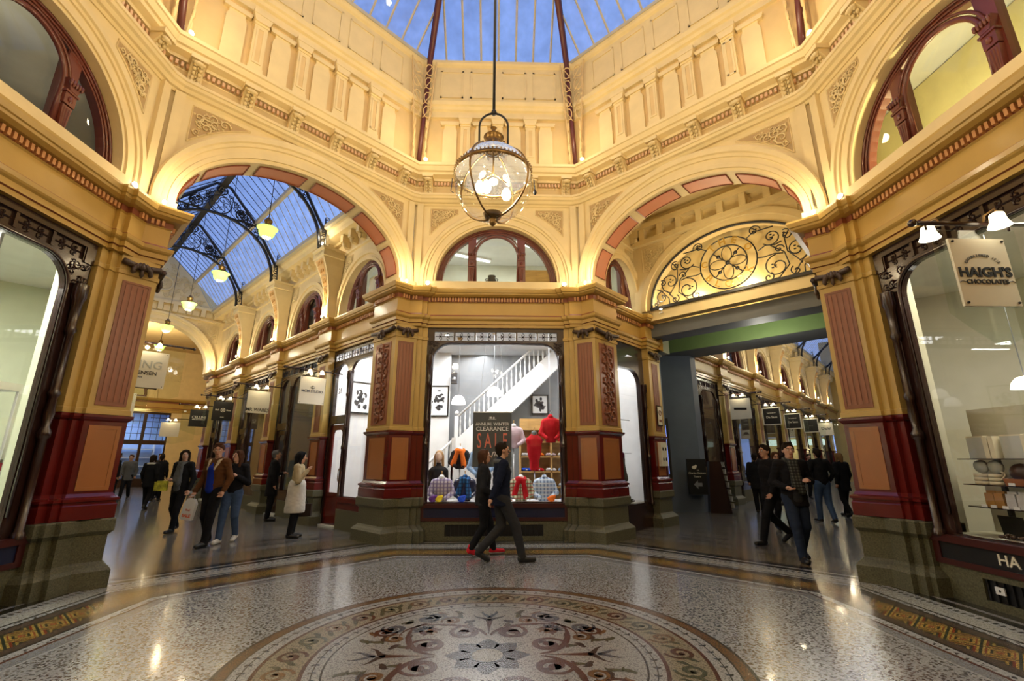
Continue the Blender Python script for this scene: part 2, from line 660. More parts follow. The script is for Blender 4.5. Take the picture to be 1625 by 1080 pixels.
def plaid(name, c1, c2, c3, f=14):
    if name in M:
        return name
    m = mat('plaid_' + name, c1, .9, spec=.1)
    nt = m.node_tree
    b = nt.nodes['Principled BSDF']
    tc = nt.nodes.new('ShaderNodeTexCoord')
    sp = nt.nodes.new('ShaderNodeSeparateXYZ')
    nt.links.new(tc.outputs['Object'], sp.inputs[0])
    prev = None
    col = (*c1, 1)
    for ax_, cc in (('X', c2), ('Z', c3)):
        mu = nt.nodes.new('ShaderNodeMath'); mu.operation = 'MULTIPLY'; mu.inputs[1].default_value = f
        fr_ = nt.nodes.new('ShaderNodeMath'); fr_.operation = 'FRACT'
        gt = nt.nodes.new('ShaderNodeMath'); gt.operation = 'GREATER_THAN'; gt.inputs[1].default_value = .62
        ml = nt.nodes.new('ShaderNodeMath'); ml.operation = 'MULTIPLY'; ml.inputs[1].default_value = .75
        mx = nt.nodes.new('ShaderNodeMix'); mx.data_type = 'RGBA'
        nt.links.new(sp.outputs[ax_], mu.inputs[0]); nt.links.new(mu.outputs[0], fr_.inputs[0]); nt.links.new(fr_.outputs[0], gt.inputs[0])
        nt.links.new(gt.outputs[0], ml.inputs[0]); nt.links.new(ml.outputs[0], mx.inputs[0])
        if prev is None:
            mx.inputs[6].default_value = col
        else:
            nt.links.new(prev, mx.inputs[6])
        mx.inputs[7].default_value = (*cc, 1)
        prev = mx.outputs[2]
    nt.links.new(prev, b.inputs['Base Color'])
    M[name] = m
    return name
# ================================================================ rotunda shell
def tA(t, A):
    """corridor coordinates of the opening on a shop side's left, in that side's own frame"""
    return ((t - A) / S2, (t + A) / S2)


def mirr(P):
    return [(-x, y) for x, y in P][::-1]


RQ0, RQ1, RCL = tA(2.32, 5.72), tA(1.976, 5.72), tA(1.976, 4.861)
PLAN_BASE = [RQ0, RQ1, RCL, (-1.84, 5.035), (-1.64, 5.035), (-1.64, 5.10), (-1.52, 5.10), (-1.52, 5.16), (-1.45, 5.16), (-1.45, 5.5)]
PLAN_SHAFT = [RQ0, RQ1, RCL, (-1.66, 5.07), (-1.66, 5.12), (-1.56, 5.12), (-1.56, 5.17), (-1.45, 5.17), (-1.45, 5.5)]
GRAN = [(.0, 0), (.12, 0), (.12, .20), (.09, .24), (.05, .27), (.03, .30), (.03, .60), (.05, .62), (.08, .65), (.08, .78), (.07, .795), (0, .80)]
DADO = [(0, .80), (.06, .80), (.06, .96), (.045, .98), (.045, 1.0), (.07, 1.01), (.07, 1.04), (.03, 1.06), (0, 1.10), (0, 1.97), (.025, 1.99), (.05, 2.02), (.05, 2.05), (0, 2.06)]
SHAFT = [(0, 2.06), (.015, 2.06), (.015, 2.12), (0, 2.13), (0, 3.94), (.02, 3.95), (.02, 4.0), (0, 4.02), (0, 4.22)]
ENT = [(-.3, 4.22), (.03, 4.22), (.03, 4.28), (.055, 4.29), (.055, 4.36), (.085, 4.38), (.10, 4.40), (.11, 4.45), (.04, 4.47), (.03, 4.50), (.03, 4.76), (.05, 4.78), (.05, 4.87),
       (.13, 4.88), (.19, 4.91), (.20, 4.94), (.22, 4.95), (.24, 5.01), (.24, 5.04), (-.3, 5.045)]
ENTM = [0, 0, 1, 0, 0, 0, 0, 0, 1, 0, 0, 1, 0, 0, 0, 0, 0, 0, 0]


def dentils(mb, path, off, z0, z1, step=.062, w=.034, d=.05, m=0, skip=.03):
    n = len(path)
    P = [Vector(p) for p in path]
    for i in range(n - 1):
        a, b = P[i], P[i + 1]
        L = (b - a).length
        if L < .15:
            continue
        u = (b - a) / L
        nr = Vector((u.y, -u.x))
        c = int((L - 2 * skip) / step)
        for j in range(c):
            s0 = skip + (L - 2 * skip - c * step) / 2 + j * step + (step - w) / 2
            p = a + u * s0
            q = p + u * w
            A = [p + nr * off, q + nr * off, q + nr * (off + d), p + nr * (off + d)]
            mb.prism([(v.x, v.y) for v in A], z0, z1, m)


def panel_on(mb, a, b, z0, z1, s0, s1, frame=.03, depth=.02, mf=0, mp=1, proud=.012, lines=0, ml=2):
    """framed sunk panel on the vertical face from plan point a to b (room on the right of travel)"""
    a, b = Vector(a), Vector(b)
    u = (b - a).normalized()
    n = Vector((u.y, -u.x))

    def bx(s, t, zA, zB, d0, d1, m):
        p = [a + u * s + n * d0, a + u * t + n * d0, a + u * t + n * d1, a + u * s + n * d1]
        mb.prism([(v.x, v.y) for v in p], zA, zB, m)
    bx(s0, s1, z0, z0 + frame, -.01, proud, mf)
    bx(s0, s1, z1 - frame, z1, -.01, proud, mf)
    bx(s0, s0 + frame, z0 + frame, z1 - frame, -.01, proud, mf)
    bx(s1 - frame, s1, z0 + frame, z1 - frame, -.01, proud, mf)
    bx(s0 + frame, s1 - frame, z0 + frame, z1 - frame, -.01, .004, mp)
    if lines:
        W = s1 - s0 - 2 * frame
        for k in range(lines):
            c = s0 + frame + W * (k + .5) / lines
            bx(c - W / lines * .28, c + W / lines * .28, z0 + frame * 1.8, z1 - frame * 1.8, .0, .012, ml)


def garland(mb, path, z, m=0):
    P = [Vector(p) for p in path]
    for i in range(len(P) - 1):
        a, b = P[i], P[i + 1]
        L = (b - a).length
        u = (b - a) / L
        n = Vector((u.y, -u.x))
        N = max(2, int(L / .05))
        pts = []
        for j in range(N + 1):
            s = j / N
            p = a + u * L * s + n * .05
            pts.append((p.x, p.y, z + .10 - .035 * math.sin(PI * s)))
        mb.tube(pts, [.042] * len(pts), 6, m)
        if L > .3:
            c = a + u * L * .5 + n * .08
            for k in range(9):
                an = PI * (k / 8) - PI / 2
                e = c + u * math.sin(an) * .10
                mb.blob((e.x, e.y, z + .02 + .09 * math.cos(an) - .03), (.036, .036, .055), m, 6)
            mb.blob((c.x, c.y, z - .03), (.03, .03, .07), m, 6)
            mb.blob((c.x, c.y, z + .05), (.05, .05, .05), m, 6)


PIERN = {(0, 0): 'broad corner pier left of the big sale window', (0, 1): 'broad corner pier right of the big sale window',
         (2, 1): 'large corner pier at far left of the rotunda, beside the left corridor', (6, 0): 'large corner pier at right, between corridor opening and chocolate shop'}


def make_pier(k, side):
    T = FACE(k)
    nm = PIERN.get((k, side), 'x')
    lab = nm
    if (k, side) not in PIERN:
        lab = {(2, 0): 'corner pier nearest the viewer on the left side of the rotunda', (6, 1): 'corner pier nearest the viewer on the right side of the rotunda', (4, 0): 'corner pier behind the viewer to the right', (4, 1): 'corner pier behind the viewer to the left'}[(k, side)]
    # origin on the floor at the pier's middle
    cx = -1.95 if side == 0 else 1.95
    O = T @ Matrix.Translation((cx, 5.2, 0))
    th = thing('corner_pier', lab, 'pier', O, group='corner piers of the rotunda')
    L = Matrix.Translation((-cx, -5.2, 0))
    fl = (lambda P: P) if side == 0 else mirr
    b = MB(L); b.sweep(fl(PLAN_BASE), GRAN, closed=True)
    b.build('granite_base', 'granite', th)
    b = MB(L); b.sweep(fl(PLAN_SHAFT), DADO, closed=True)
    b.build('dado', 'red', th)
    b = MB(L); b.sweep(fl(PLAN_SHAFT), SHAFT, closed=True)
    b.build('shaft', 'yshaft', th)
    # panels: reveal face (carved) and chamfer face (fluted)
    c0, c1, c2 = RQ1, RCL, (-1.66, 5.07)
    faces = [(c0, c1, .14, .72), (c1, c2, .06, .39)] if side == 0 else [((-c2[0], c2[1]), (-c1[0], c1[1]), .06, .39), ((-c1[0], c1[1]), (-c0[0], c0[1]), .14, .72)]
    order = ('carved', 'fluted') if side == 0 else ('fluted', 'carved')
    for (a, bb, s0, s1), kind in zip(faces, order):
        p = MB(L)
        panel_on(p, a, bb, 1.13, 1.92, s0, s1, .045, mf=0, mp=0)
        p2_ = MB(L)
        a_, b_ = Vector(a), Vector(bb)
        p.build('dado_panel', 'copper', th)
        if kind == 'fluted':
            p2_.m = 0
            panel_on(p2_, a, bb, 2.17, 3.86, s0, s1, .03, lines=4, mf=0, mp=0, ml=1)
            p2_.build('fluted_panel', ['carve', 'terra'], th)
        else:
            panel_on(p2_, a, bb, 2.17, 3.86, s0, s1, .035, mf=0, mp=0)
            u = (b_ - a_).normalized()
            ang = math.atan2(u.y, u.x)
            q = MB(L @ Matrix.Translation((a_.x, a_.y, 0)) @ Matrix.Rotation(ang, 4, 'Z'))
            xm = (s0 + s1) / 2
            hw = (s1 - s0) / 2 - .05
            for i in range(15):
                z = 2.28 + i * .105
                hd = 1 if i % 2 else -1
                sp = spiral(xm + hd * hw * .42, z, hw * .5, 1.2, -PI / 2 * hd, 10, hd)
                q.tube([(x_, -.018, z_) for x_, z_ in sp], [.016 - .0007 * j for j in range(11)], 5)
                q.blob((xm - hd * hw * .55, -.014, z + .03), (hw * .34, .022, .03), None, 6)
                q.blob((xm, -.016, z + .05), (.02, .025, .05), None, 6)
            f = p2_.build('carved_panel', 'terra', th)
            q.build('arabesque', 'carve', f)
    g = MB(L)
    path = fl([RQ1, RCL, (-1.66, 5.07)])
    garland(g, path, 4.02)
    g.build('garland', 'garl', th)
    return th


for k in (0, 2, 4, 6):
    for side in (0, 1):
        make_pier(k, side)

M['dentil'] = mat('dentil_paint', (.55, .26, .10), .4)
M['dentil2'] = mat('pale_dentil_paint', (.66, .40, .22), .5)
# entablature over each shopfront, returning into the corridor mouths
PLAN_ENT = [RQ0, RQ1, RCL, (-1.84, 5.035), (-1.60, 5.035), (-1.60, 5.10), (-1.50, 5.10), (-1.50, 5.16)]
SIDE = {0: 'back', 2: 'left', 4: 'near', 6: 'right'}
ti = 1
for k in (0, 2, 4, 6):
    path = PLAN_ENT + mirr(PLAN_ENT)
    b = MB(FACE(k))
    b.sweep(path, ENT, mats=ENTM)
    o = struct(b.build('trim_%d' % ti, ['ochre', 'rust']))
    d = MB(FACE(k))
    dentils(d, path, .045, 4.785, 4.865)
    d.build('dentils', M['dentil'], o)
    ti += 1


def arch_pts(a, b, zs, n=36):
    return [(-a * math.cos(PI * i / n), zs + b * math.sin(PI * i / n)) for i in range(n + 1)]


def arch_wall(mb, X0, X1, Z0, Z1, a, b, zs, y0, y1, m=0, ms=0, n=36):
    P = arch_pts(a, b, zs, n)
    for y, fl_ in ((y0, 0), (y1, 1)):
        for (x0, x1) in ((X0, -a), (a, X1)):
            mb.quad((x0, y, Z0), (x1, y, Z0), (x1, y, Z1), (x0, y, Z1), m)
        for i in range(n):
            p, q = P[i], P[i + 1]
            mb.quad((p[0], y, p[1]), (q[0], y, q[1]), (q[0], y, Z1), (p[0], y, Z1), m)
    for i in range(n):
        p, q = P[i], P[i + 1]
        mb.quad((p[0], y0, p[1]), (q[0], y0, q[1]), (q[0], y1, q[1]), (p[0], y1, p[1]), ms)
    for x in (-a, a):
        mb.quad((x, y0, Z0), (x, y1, Z0), (x, y1, zs), (x, y0, zs), ms)
    for x in (X0, X1):
        mb.quad((x, y0, Z0), (x, y1, Z0), (x, y1, Z1), (x, y0, Z1), m)


def archivolt(mb, a, b, zs, da, db, y, prof, z0=None, n=40, m=0):
    """moulded ring on the wall; prof = [(fraction outward, proud)]"""
    q = len(prof)
    vs, fs = [], []
    th_ = [PI * i / n for i in range(n + 1)]
    rows = [(-math.cos(t), math.sin(t), 0) for t in th_]
    if z0 is not None:
        rows = [(-1, 0, z0 - zs)] + rows + [(1, 0, z0 - zs)]
    for c, s_, dz in rows:
        for u, pr in prof:
            vs.append(((a + da * u) * c, y - pr, zs + (b + db * u) * s_ + dz))
    for i in range(len(rows) - 1):
        for j in range(q - 1):
            fs.append((i * q + j, (i + 1) * q + j, (i + 1) * q + j + 1, i * q + j + 1))
    mb.add(vs, fs, m)


AV = [(0, -.02), (0, .05), (.14, .05), (.15, .075), (.32, .075), (.34, .06), (.56, .06), (.58, .085), (.70, .09), (.74, .12), (.92, .125), (1, .10), (1, -.02)]


def tri_frame(mb, pts, y, w=.02, pr=.02, m=0):
    n = len(pts)
    for i in range(n):
        a, b = pts[i], pts[(i + 1) % n]
        mb.tube([(a[0], y - .004, a[1]), (b[0], y - .004, b[1])], w * .6, 4, m)


def spandrels(mb, a, b, zs, hx, z1, y, seed, sz=.075, w=.9, h=.62, m=0, mb2=None):
    for sg in (-1, 1):
        # region between arch and frame
        def inside(x, z, sg=sg):
            X = x * sg
            if X > hx - .03 or z > z1 - .03 or X < hx - w:
                return False
            return (X / (a + .02)) ** 2 + ((z - zs) / (b + .02)) ** 2 > 1
        relief(mb, inside, (min(sg * (hx - w), sg * hx), max(sg * (hx - w), sg * hx), z1 - h, z1), y, 26, sz, seed + sg, m=m)
        # frame: top, side, and along the arch
        cur = []
        n = 14
        xx0 = hx - w
        for i in range(n + 1):
            X = xx0 + (hx - xx0) * i / n
            t = 1 - (X / a) ** 2
            zz = zs + b * math.sqrt(t) if t > 0 else zs
            cur.append((sg * X, min(max(zz, z1 - h - .05), z1)))
        loop = [(sg * hx, z1)] + [(sg * xx0, z1)] + cur
        if mb2 is not None:
            for i in range(len(cur) - 1):
                p, q = cur[i], cur[i + 1]
                mb2.quad((p[0], y - .004, p[1]), (q[0], y - .004, q[1]), (q[0], y - .004, z1), (p[0], y - .004, z1))
        mb.tube([(p[0], y - .006, p[1]) for p in loop], .013, 4, m, closed=True)


M['tan'] = mat('tan_relief_ground', (.50, .34, .15), .6)  # tan ground, darkened to paint in shade behind the carving
M['tan2'] = mat('shade_tan_ground', (.60, .43, .19), .6)
ARCH_A = dict(a=1.96, b=1.36, zs=5.28)
WN = {0: 'back', 1: 'back_left', 2: 'left', 3: 'near_left', 4: 'near', 5: 'near_right', 6: 'right', 7: 'back_right'}
for k in range(8):
    w = MB(FACE(k))
    tr_ = MB(FACE(k)); sp_ = MB(FACE(k))
    if k % 2:
        arch_wall(w, -2.29, 2.29, 5.03, 7.3, 1.96, 1.36, 5.28, 4.92, 5.40)
        archivolt(tr_, 1.96, 1.36, 5.28, .33, .50, 4.92, AV, z0=5.18)
        spandrels(tr_, 2.36, 1.97, 5.28, 1.98, 7.02, 4.92, k, sz=.10, w=.84, h=.66, mb2=sp_)
        for sg in (-1, 1):
            tr_.box(min(sg * 2.10, sg * 2.24), max(sg * 2.10, sg * 2.24), 4.86, 4.94, 5.04, 7.12)
            tr_.box(min(sg * 1.94, sg * 2.33), max(sg * 1.94, sg * 2.33), 4.78, 5.28, 5.04, 5.20)
        o = struct(w.build('wall_' + WN[k], 'cream'))
        # coffered soffit
        s = MB(FACE(k))
        NP = 6
        for i in range(NP):
            a0, a1 = PI * (i + .09) / NP, PI * (i + 1 - .09) / NP
            for j in range(8):
                t0, t1 = a0 + (a1 - a0) * j / 8, a0 + (a1 - a0) * (j + 1) / 8
                P = []
                for t in (t0, t1):
                    P.append((-(1.96 - .012) * math.cos(t), 5.28 + (1.36 - .012) * math.sin(t)))
                s.quad((P[0][0], 4.97, P[0][1]), (P[1][0], 4.97, P[1][1]), (P[1][0], 5.35, P[1][1]), (P[0][0], 5.35, P[0][1]), 0)
            for yy in (4.97, 5.35):
                s.tube([(-(1.945) * math.cos(a0 + (a1 - a0) * j / 10), yy, 5.28 + 1.345 * math.sin(a0 + (a1 - a0) * j / 10)) for j in range(11)], .012, 4, 1)
            for t in (a0, a1):
                s.tube([(-1.945 * math.cos(t), 4.97, 5.28 + 1.345 * math.sin(t)), (-1.945 * math.cos(t), 5.35, 5.28 + 1.345 * math.sin(t))], .012, 4, 1)
        s.build('soffit_panels', ['salmon', 'rust'], o)
    else:
        arch_wall(w, -1.86, 1.86, 5.03, 7.3, 1.33, 1.33, 5.26, 5.12, 5.34)
        archivolt(tr_, 1.33, 1.33, 5.26, .34, .34, 5.12, AV, z0=5.04)
        spandrels(tr_, 1.86, 1.86, 5.26, 1.50, 7.02, 5.12, k, sz=.075, w=.62, h=.62, mb2=sp_)
        for sg in (-1, 1):
            tr_.box(min(sg * 1.66, sg * 1.80), max(sg * 1.66, sg * 1.80), 5.05, 5.14, 5.04, 7.12)
        tr_.box(-1.42, 1.42, 4.98, 5.3, 5.0, 5.215)
        o = struct(w.build('wall_' + WN[k], 'cream'))
    tr_.build('mouldings', 'cream', o)
    sp_.build('spandrel_ground', 'tan', o)


def octo(pA, pC, ch=0.0):
    hx = S2 * pA - pC
    V = []
    for q in range(4):
        for x, y in ((-hx, pC), (hx, pC)):
            for _ in range(q):
                x, y = y, -x
            V.append((x, y))
    if not ch:
        return V
    out = []
    n = len(V)
    for i in range(n):
        p, a, c = Vector(V[i]), Vector(V[i - 1]), Vector(V[(i + 1) % n])
        out.append(tuple(p + (a - p).normalized() * ch))
        out.append(tuple(p + (c - p).normalized() * ch))
    return out


TC = Matrix.Translation((0, YC, 0))
b = MB(TC)
b.sweep(octo(4.92, 5.10, .12), [(-.3, 7.10), (.0, 7.10), (.02, 7.14), (.06, 7.15), (.09, 7.20), (.13, 7.22), (.14, 7.27), (.16, 7.28), (.16, 7.33), (-.4, 7.36)], closed=True)
led = struct(b.build('trim_5', 'cream'))
b = MB(TC)
b.sweep(octo(5.17, 5.38), [(0, 7.30), (0, 7.42), (.03, 7.43), (.03, 7.47), (0, 7.49), (0, 7.74), (.0, 7.76), (.0, 7.875), (.07, 7.88), (.07, 7.94), (.16, 8.0), (.17, 8.06), (.20, 8.08), (.23, 8.18), (.25, 8.20), (.25, 8.27), (.05, 8.29)], closed=True, mats=[1, 0, 0, 0, 1] + [0, 1] + [0] * 12)
fr = struct(b.build('trim_6', ['cream', 'tan2']))  # darker tan behind the consoles paints in the shade of the recess
d = MB(TC)
for k in range(8):
    hx = (S2 * 5.38 - 5.17) if k % 2 else (S2 * 5.17 - 5.38)
    yA = 5.17 if k % 2 else 5.38
    d.T = FACE(k)
    dentils(d, [(-hx, yA), (hx, yA)], .018, 7.775, 7.855, .075, .04, .04, 0)
d.build('dentils', M['dentil2'], fr)
# gallery wall with panel band
b = MB(TC)
b.sweep(octo(5.22, 5.44), [(.2, 8.28), (.03, 8.30), (.03, 8.40), (0, 8.42), (0, 9.72), (.06, 9.73), (.06, 9.80), (.03, 9.82), (.03, 9.92), (.08, 9.95), (.10, 10.02), (.14, 10.05), (.16, 10.14), (.02, 10.18),
                          (.0, 10.22), (0, 11.30), (.05, 11.34), (.08, 11.38), (.08, 11.46), (-.1, 11.50)], closed=True, mats=[0, 0, 0, 1] + [0] * 20)
dr = struct(b.build('wall_drum', ['cream', 'creamd']))  # deeper cream between the pilasters is painted-in recess shade
for k in range(8):
    b = MB(FACE(k))
    if k % 2:
        hx, y = S2 * 5.44 - 5.22, 5.22
        xs = [-2.0, -1.2, -.4, .4, 1.2, 2.0]
    else:
        hx, y = S2 * 5.22 - 5.44, 5.44
        xs = [-1.56, -.80, 0, .80, 1.56]
    for i in range(len(xs) - 1):
        x0, x1 = xs[i], xs[i + 1]
        c = (x0 + x1) / 2
        # raised panel in the band
        h = (x1 - x0) / 2 - .09
        for (p0, p1, q0, q1) in ((c - h, c + h, 10.36, 10.40), (c - h, c + h, 11.14, 11.18), (c - h, c - h + .04, 10.36, 11.18), (c + h - .04, c + h, 10.36, 11.18)):
            b.box(p0, p1, y - .022, y + .02, q0, q1)
        # round headed niche panel
        h = .17
        if h > 0:
            pts = [(c - h, 8.46), (c + h, 8.46), (c + h, 9.34), (c + h * .8, 9.42), (c + h * .8, 9.50), (c - h * .8, 9.50), (c - h * .8, 9.42), (c - h, 9.34)]
            b.slab(pts, y - .05, y + .02)
            b.slab([(c - h - .05, 9.50), (c + h + .05, 9.50), (c + h + .08, 9.60), (c - h - .08, 9.60)], y - .08, y + .02)
    b.build('panelling', 'cream', dr)

# gallery pilasters and frieze consoles, one by one
pil = MB()
pil.box(-.13, .13, -.09, .03, 0, .17); pil.box(-.115, .115, -.075, .03, .17, 1.12); pil.box(-.13, .13, -.09, .03, 1.10, 1.15)
pil.slab([(-.12, 1.15), (.12, 1.15), (.165, 1.30), (-.165, 1.30)], -.12, .03)
pil.box(-.17, .17, -.13, .03, 1.30, 1.40)
for sg in (-1, 1):
    pil.box(sg * .06 - .018, sg * .06 + .018, -.088, -.06, .26, 1.04)
pil.box(-.078, .078, -.088, -.06, .25, .29); pil.box(-.078, .078, -.088, -.06, 1.01, 1.05)
pils = MB(); pils.box(-.042, .042, -.078, -.06, .29, 1.01)
pil_me = None
con = MB()
prof = [(.02, 0), (-.03, .0), (-.075, .05), (-.085, .12), (-.06, .20), (-.065, .28), (-.10, .36), (-.17, .43), (-.215, .47), (-.215, .52), (.02, .52)]
vs, n = [], len(prof)
for x in (-.10, .10):
    vs += [(x, y_, z_) for y_, z_ in prof]
con.add(vs, [tuple(range(n)), tuple(range(n, 2 * n))[::-1]] + [(i, (i + 1) % n, n + (i + 1) % n, n + i) for i in range(n)])
con.box(-.125, .125, -.27, .02, .52, .60)
leaf = MB()
for i, (y_, z_) in enumerate([(-.08, .08), (-.09, .14), (-.085, .20), (-.09, .27), (-.115, .34), (-.16, .40), (-.20, .45)]):
    leaf.blob((-.042, y_ - .008, z_), (.034, .028, .038), None, 6)
    leaf.blob((.042, y_ - .008, z_), (.034, .028, .038), None, 6)
    leaf.blob((0, y_ - .015, z_ + .02), (.014, .02, .03), None, 6)
leaf.blob((0, -.225, .47), (.10, .045, .045), None, 8)
P0 = C0 = None
SN = {0: 'over the back shopfront', 1: 'over the left corridor arch', 7: 'over the right corridor arch', 2: 'over the left shopfront', 6: 'over the right shopfront', 3: 'of the near left side', 4: 'of the near side', 5: 'of the near right side'}
ORD = ['first', 'second', 'third', 'fourth', 'fifth', 'sixth', 'seventh', 'eighth', 'ninth', 'tenth', 'eleventh', 'twelfth', 'thirteenth', 'fourteenth', 'fifteenth', 'sixteenth']
for k in (0, 1, 2, 6, 7):
    if k % 2:
        pxs, cxs, y, yc = [-1.2, -.4, .4, 1.2], [-2.02, -1.22, -.41, .41, 1.22, 2.02], 5.22, 5.17
    else:
        pxs, cxs, y, yc = [-.80, 0, .80], [-1.62, -.83, 0, .83, 1.62], 5.44, 5.38
    for i, x in enumerate(pxs):
        T = FACE(k) @ Matrix.Translation((x, y - .03, 8.33))
        lab, g = 'cream gallery pilaster %s, %s from the left' % (SN[k], ORD[i]), 'gallery pilasters ' + SN[k]
        if P0 is None:
            P0 = thing('gallery_pilaster', lab, 'pilaster', T, g)
            pil.build('pilaster_shaft', 'cream', P0)
            pils.build('sunk_strip', 'creamd', P0)
        else:
            copy_thing(P0, T, lab, g)
    for i, x in enumerate(cxs):
        T = FACE(k) @ Matrix.Translation((x, yc - .02, 7.345))
        lab, g = 'scrolled cream console %s, %s from the left' % (SN[k], ORD[i]), 'frieze consoles ' + SN[k]
        if C0 is None:
            C0 = thing('console_bracket', lab, 'bracket', T, g)
            con.build('scroll_body', 'cream', C0)
            leaf.build('acanthus_leaf', 'cream', C0)
        else:
            copy_thing(C0, T, lab, g)

# skylight
SA, SC, SZ = 5.16, 5.50, 11.5       # eaves
TA_, TCc, TZ = .9, .95, 15.7         # crown ring
lo, hi = octo(SA, SC), octo(TA_, TCc)
sk = struct(MB(TC).build('window_1', 'skyp')) if False else None
skm = MB(TC)
for i in range(8):
    j = (i + 1) % 8
    skm.quad((*lo[i], SZ), (*lo[j], SZ), (*hi[j], TZ), (*hi[i], TZ))
skm.add([(*p, TZ) for p in hi], [tuple(range(8))])
sky = struct(skm.build('window_1', 'skyp'))
bars = MB(TC)
for k in range(8):
    pc = SC if k % 2 == 0 else SA
    tc_ = TCc if k % 2 == 0 else TA_
    hx = (S2 * SA - SC) if k % 2 == 0 else (S2 * SC - SA)
    tx = (S2 * TA_ - TCc) if k % 2 == 0 else (S2 * TCc - TA_)
    bars.T = FACE(k)
    n = 7 if k % 2 == 0 else 11
    for i in range(n):
        x = hx * 2 * ((i + 1) / (n + 1) - .5)
        u = 1.0
        if abs(x) > tx:
            u = (hx - abs(x)) / (hx - tx)
        y1, z1 = pc + (tc_ - pc) * u, SZ + (TZ - SZ) * u
        bars.tube([(x, pc, SZ - .02), (x, y1, z1 - .02)], .026, 4)
    bars.box(-hx, hx, pc - .05, pc + .03, SZ - .06, SZ + .03)
bars.build('glazing_bars', 'bar', sky)
RN = ['back left', 'back right', 'right far', 'right near', 'near right', 'near left', 'left near', 'left far']
edge = octo(4.98, 5.18)
for i in range(8):
    a, c = Vector((*edge[i], 8.27)), Vector((*lo[i], SZ - .05))
    c2 = c + (Vector((0, 0, c.z)) - c).normalized() * .12
    top = Vector((*hi[i], TZ - .05))
    O = TC @ Matrix.Translation(a)
    r = thing('iron_rib', 'maroon iron rib rising at the %s corner of the gallery into the skylight' % RN[i], 'roof rib', O)
    b = MB(Matrix.Translation(-a))
    b.tube([a, a + (c2 - a) * .5 + Vector((0, 0, 0)), c2, c2 + (top - c2) * .25 + Vector((0, 0, -.1)), top], [.055, .06, .075, .08, .06], 6)
    b.build('rib', 'ribred', r)
    b = MB(Matrix.Translation(-a))
    out = Vector((c.x, c.y, 0)).normalized() * .10
    b.tube([c2 + out * .8, c2 + out + (top - c2) * .5, top + out * .3], .075, 4)
    b.build('hip_beam', 'iron', r)
    # cast lattice bracket beside the rib
    b = MB(Matrix.Translation(-a))
    side = Vector((-a.y, a.x, 0)).normalized()
    for sg in (-1, 1):
        base = Vector((a.x, a.y, 0)) * 1.0
        for z in (8.5, 8.8, 9.1, 9.4):
            b.blob(base + side * sg * .14 + Vector((0, 0, z)), (.035, .035, .14), None, 6)
        for z in (9.75, 10.15, 10.6, 11.0):
            pp = [base + side * sg * (.14 + .10 * math.cos(q)) + Vector((0, 0, z + .17 * math.sin(q))) for q in np.linspace(0, 2 * PI, 10)[:-1]]
            b.tube(pp, .014, 4, closed=True)
            b.tube([base + side * sg * .03 + Vector((0, 0, z - .2)), base + side * sg * .25 + Vector((0, 0, z + .2))], .011, 4)
        b.tube([base + side * sg * .10 + Vector((0, 0, 8.3)), base + side * sg * .30 + Vector((0, 0, 11.3))], .02, 4)
    b.build('cast_bracket', 'creamd', r)
# ================================================================ shared wall-frame builders
def WALL(k, s, t, A):
    """frame on a corridor wall: x to the right seen from inside the corridor, y into the wall"""
    return FACE(k) @ Matrix.Translation((s * t, A, 0)) @ Matrix.Rotation(-s * PI / 2, 4, 'Z')


def rr_top(a, h, r, n=8):
    P = []
    for i in range(n + 1):
        q = PI - PI / 2 * i / n
        P.append((-a + r + r * math.cos(q), h - r + r * math.sin(q)))
    return P + [(-x, z) for x, z in P[::-1]]


def rr_frame(mb, X, Z0, Z1, a, h0, h1, r, y0, y1, m=0):
    """upright board X wide each side of centre with a round-shouldered opening"""
    for y in (y0, y1):
        for sg in (-1, 1):
            mb.quad((sg * X, y, Z0), (sg * a, y, Z0), (sg * a, y, Z1), (sg * X, y, Z1), m)
        mb.quad((-a, y, Z0), (a, y, Z0), (a, y, h0), (-a, y, h0), m)
        T_ = rr_top(a, h1, r)
        for i in range(len(T_) - 1):
            p, q = T_[i], T_[i + 1]
            mb.quad((p[0], y, p[1]), (q[0], y, q[1]), (q[0], y, Z1), (p[0], y, Z1), m)
    T_ = [(-a, h0)] + rr_top(a, h1, r) + [(a, h0)]
    for i in range(len(T_)):
        p, q = T_[i], T_[(i + 1) % len(T_)]
        mb.quad((p[0], y0, p[1]), (q[0], y0, q[1]), (q[0], y1, q[1]), (p[0], y1, p[1]), m)
    for sg in (-1, 1):
        mb.quad((sg * X, y0, Z0), (sg * X, y1, Z0), (sg * X, y1, Z1), (sg * X, y0, Z1), m)


def colonnette(mb, x, y, z0, z1, r=.035):
    H = z1 - z0
    mb.lathe([(r * 1.5, 0), (r * 1.5, .06), (r, .08), (r, H * .36), (r * 1.6, H * .37), (r * 1.6, H * .39), (r * .8, H * .41), (r * 1.3, H * .46), (r * .9, H * .52), (r * 1.5, H * .54), (r * .8, H * .56),
              (r * .8, H * .78), (r * 1.5, H * .80), (r * 1.1, H * .82), (r * 1.3, H * .92), (r * 1.9, H * .94), (r * 1.9, H)], (x, y, z0), 10)


def fret(mb, x0, x1, z0, z1, y, n, seed=3):
    """pierced scroll strip"""
    w = (x1 - x0) / n
    for i in range(n):
        a = x0 + w * i
        mb.box(a - .018, a + .018, y - .02, y + .02, z0, z1)
        c, zc = a + w / 2, (z0 + z1) / 2
        for sg in (-1, 1):
            for up in (-1, 1):
                sp = spiral(c + sg * w * .2, zc + up * (z1 - z0) * .2, (z1 - z0) * .24, 1.1, PI / 2 * up, 8, sg * up)
                mb.tube([(p[0], y, p[1]) for p in sp], .008, 4)
            mb.tube([(c, y, zc), (c + sg * w * .42, y, zc)], .008, 4)
    mb.box(x1 - .018, x1 + .018, y - .02, y + .02, z0, z1)


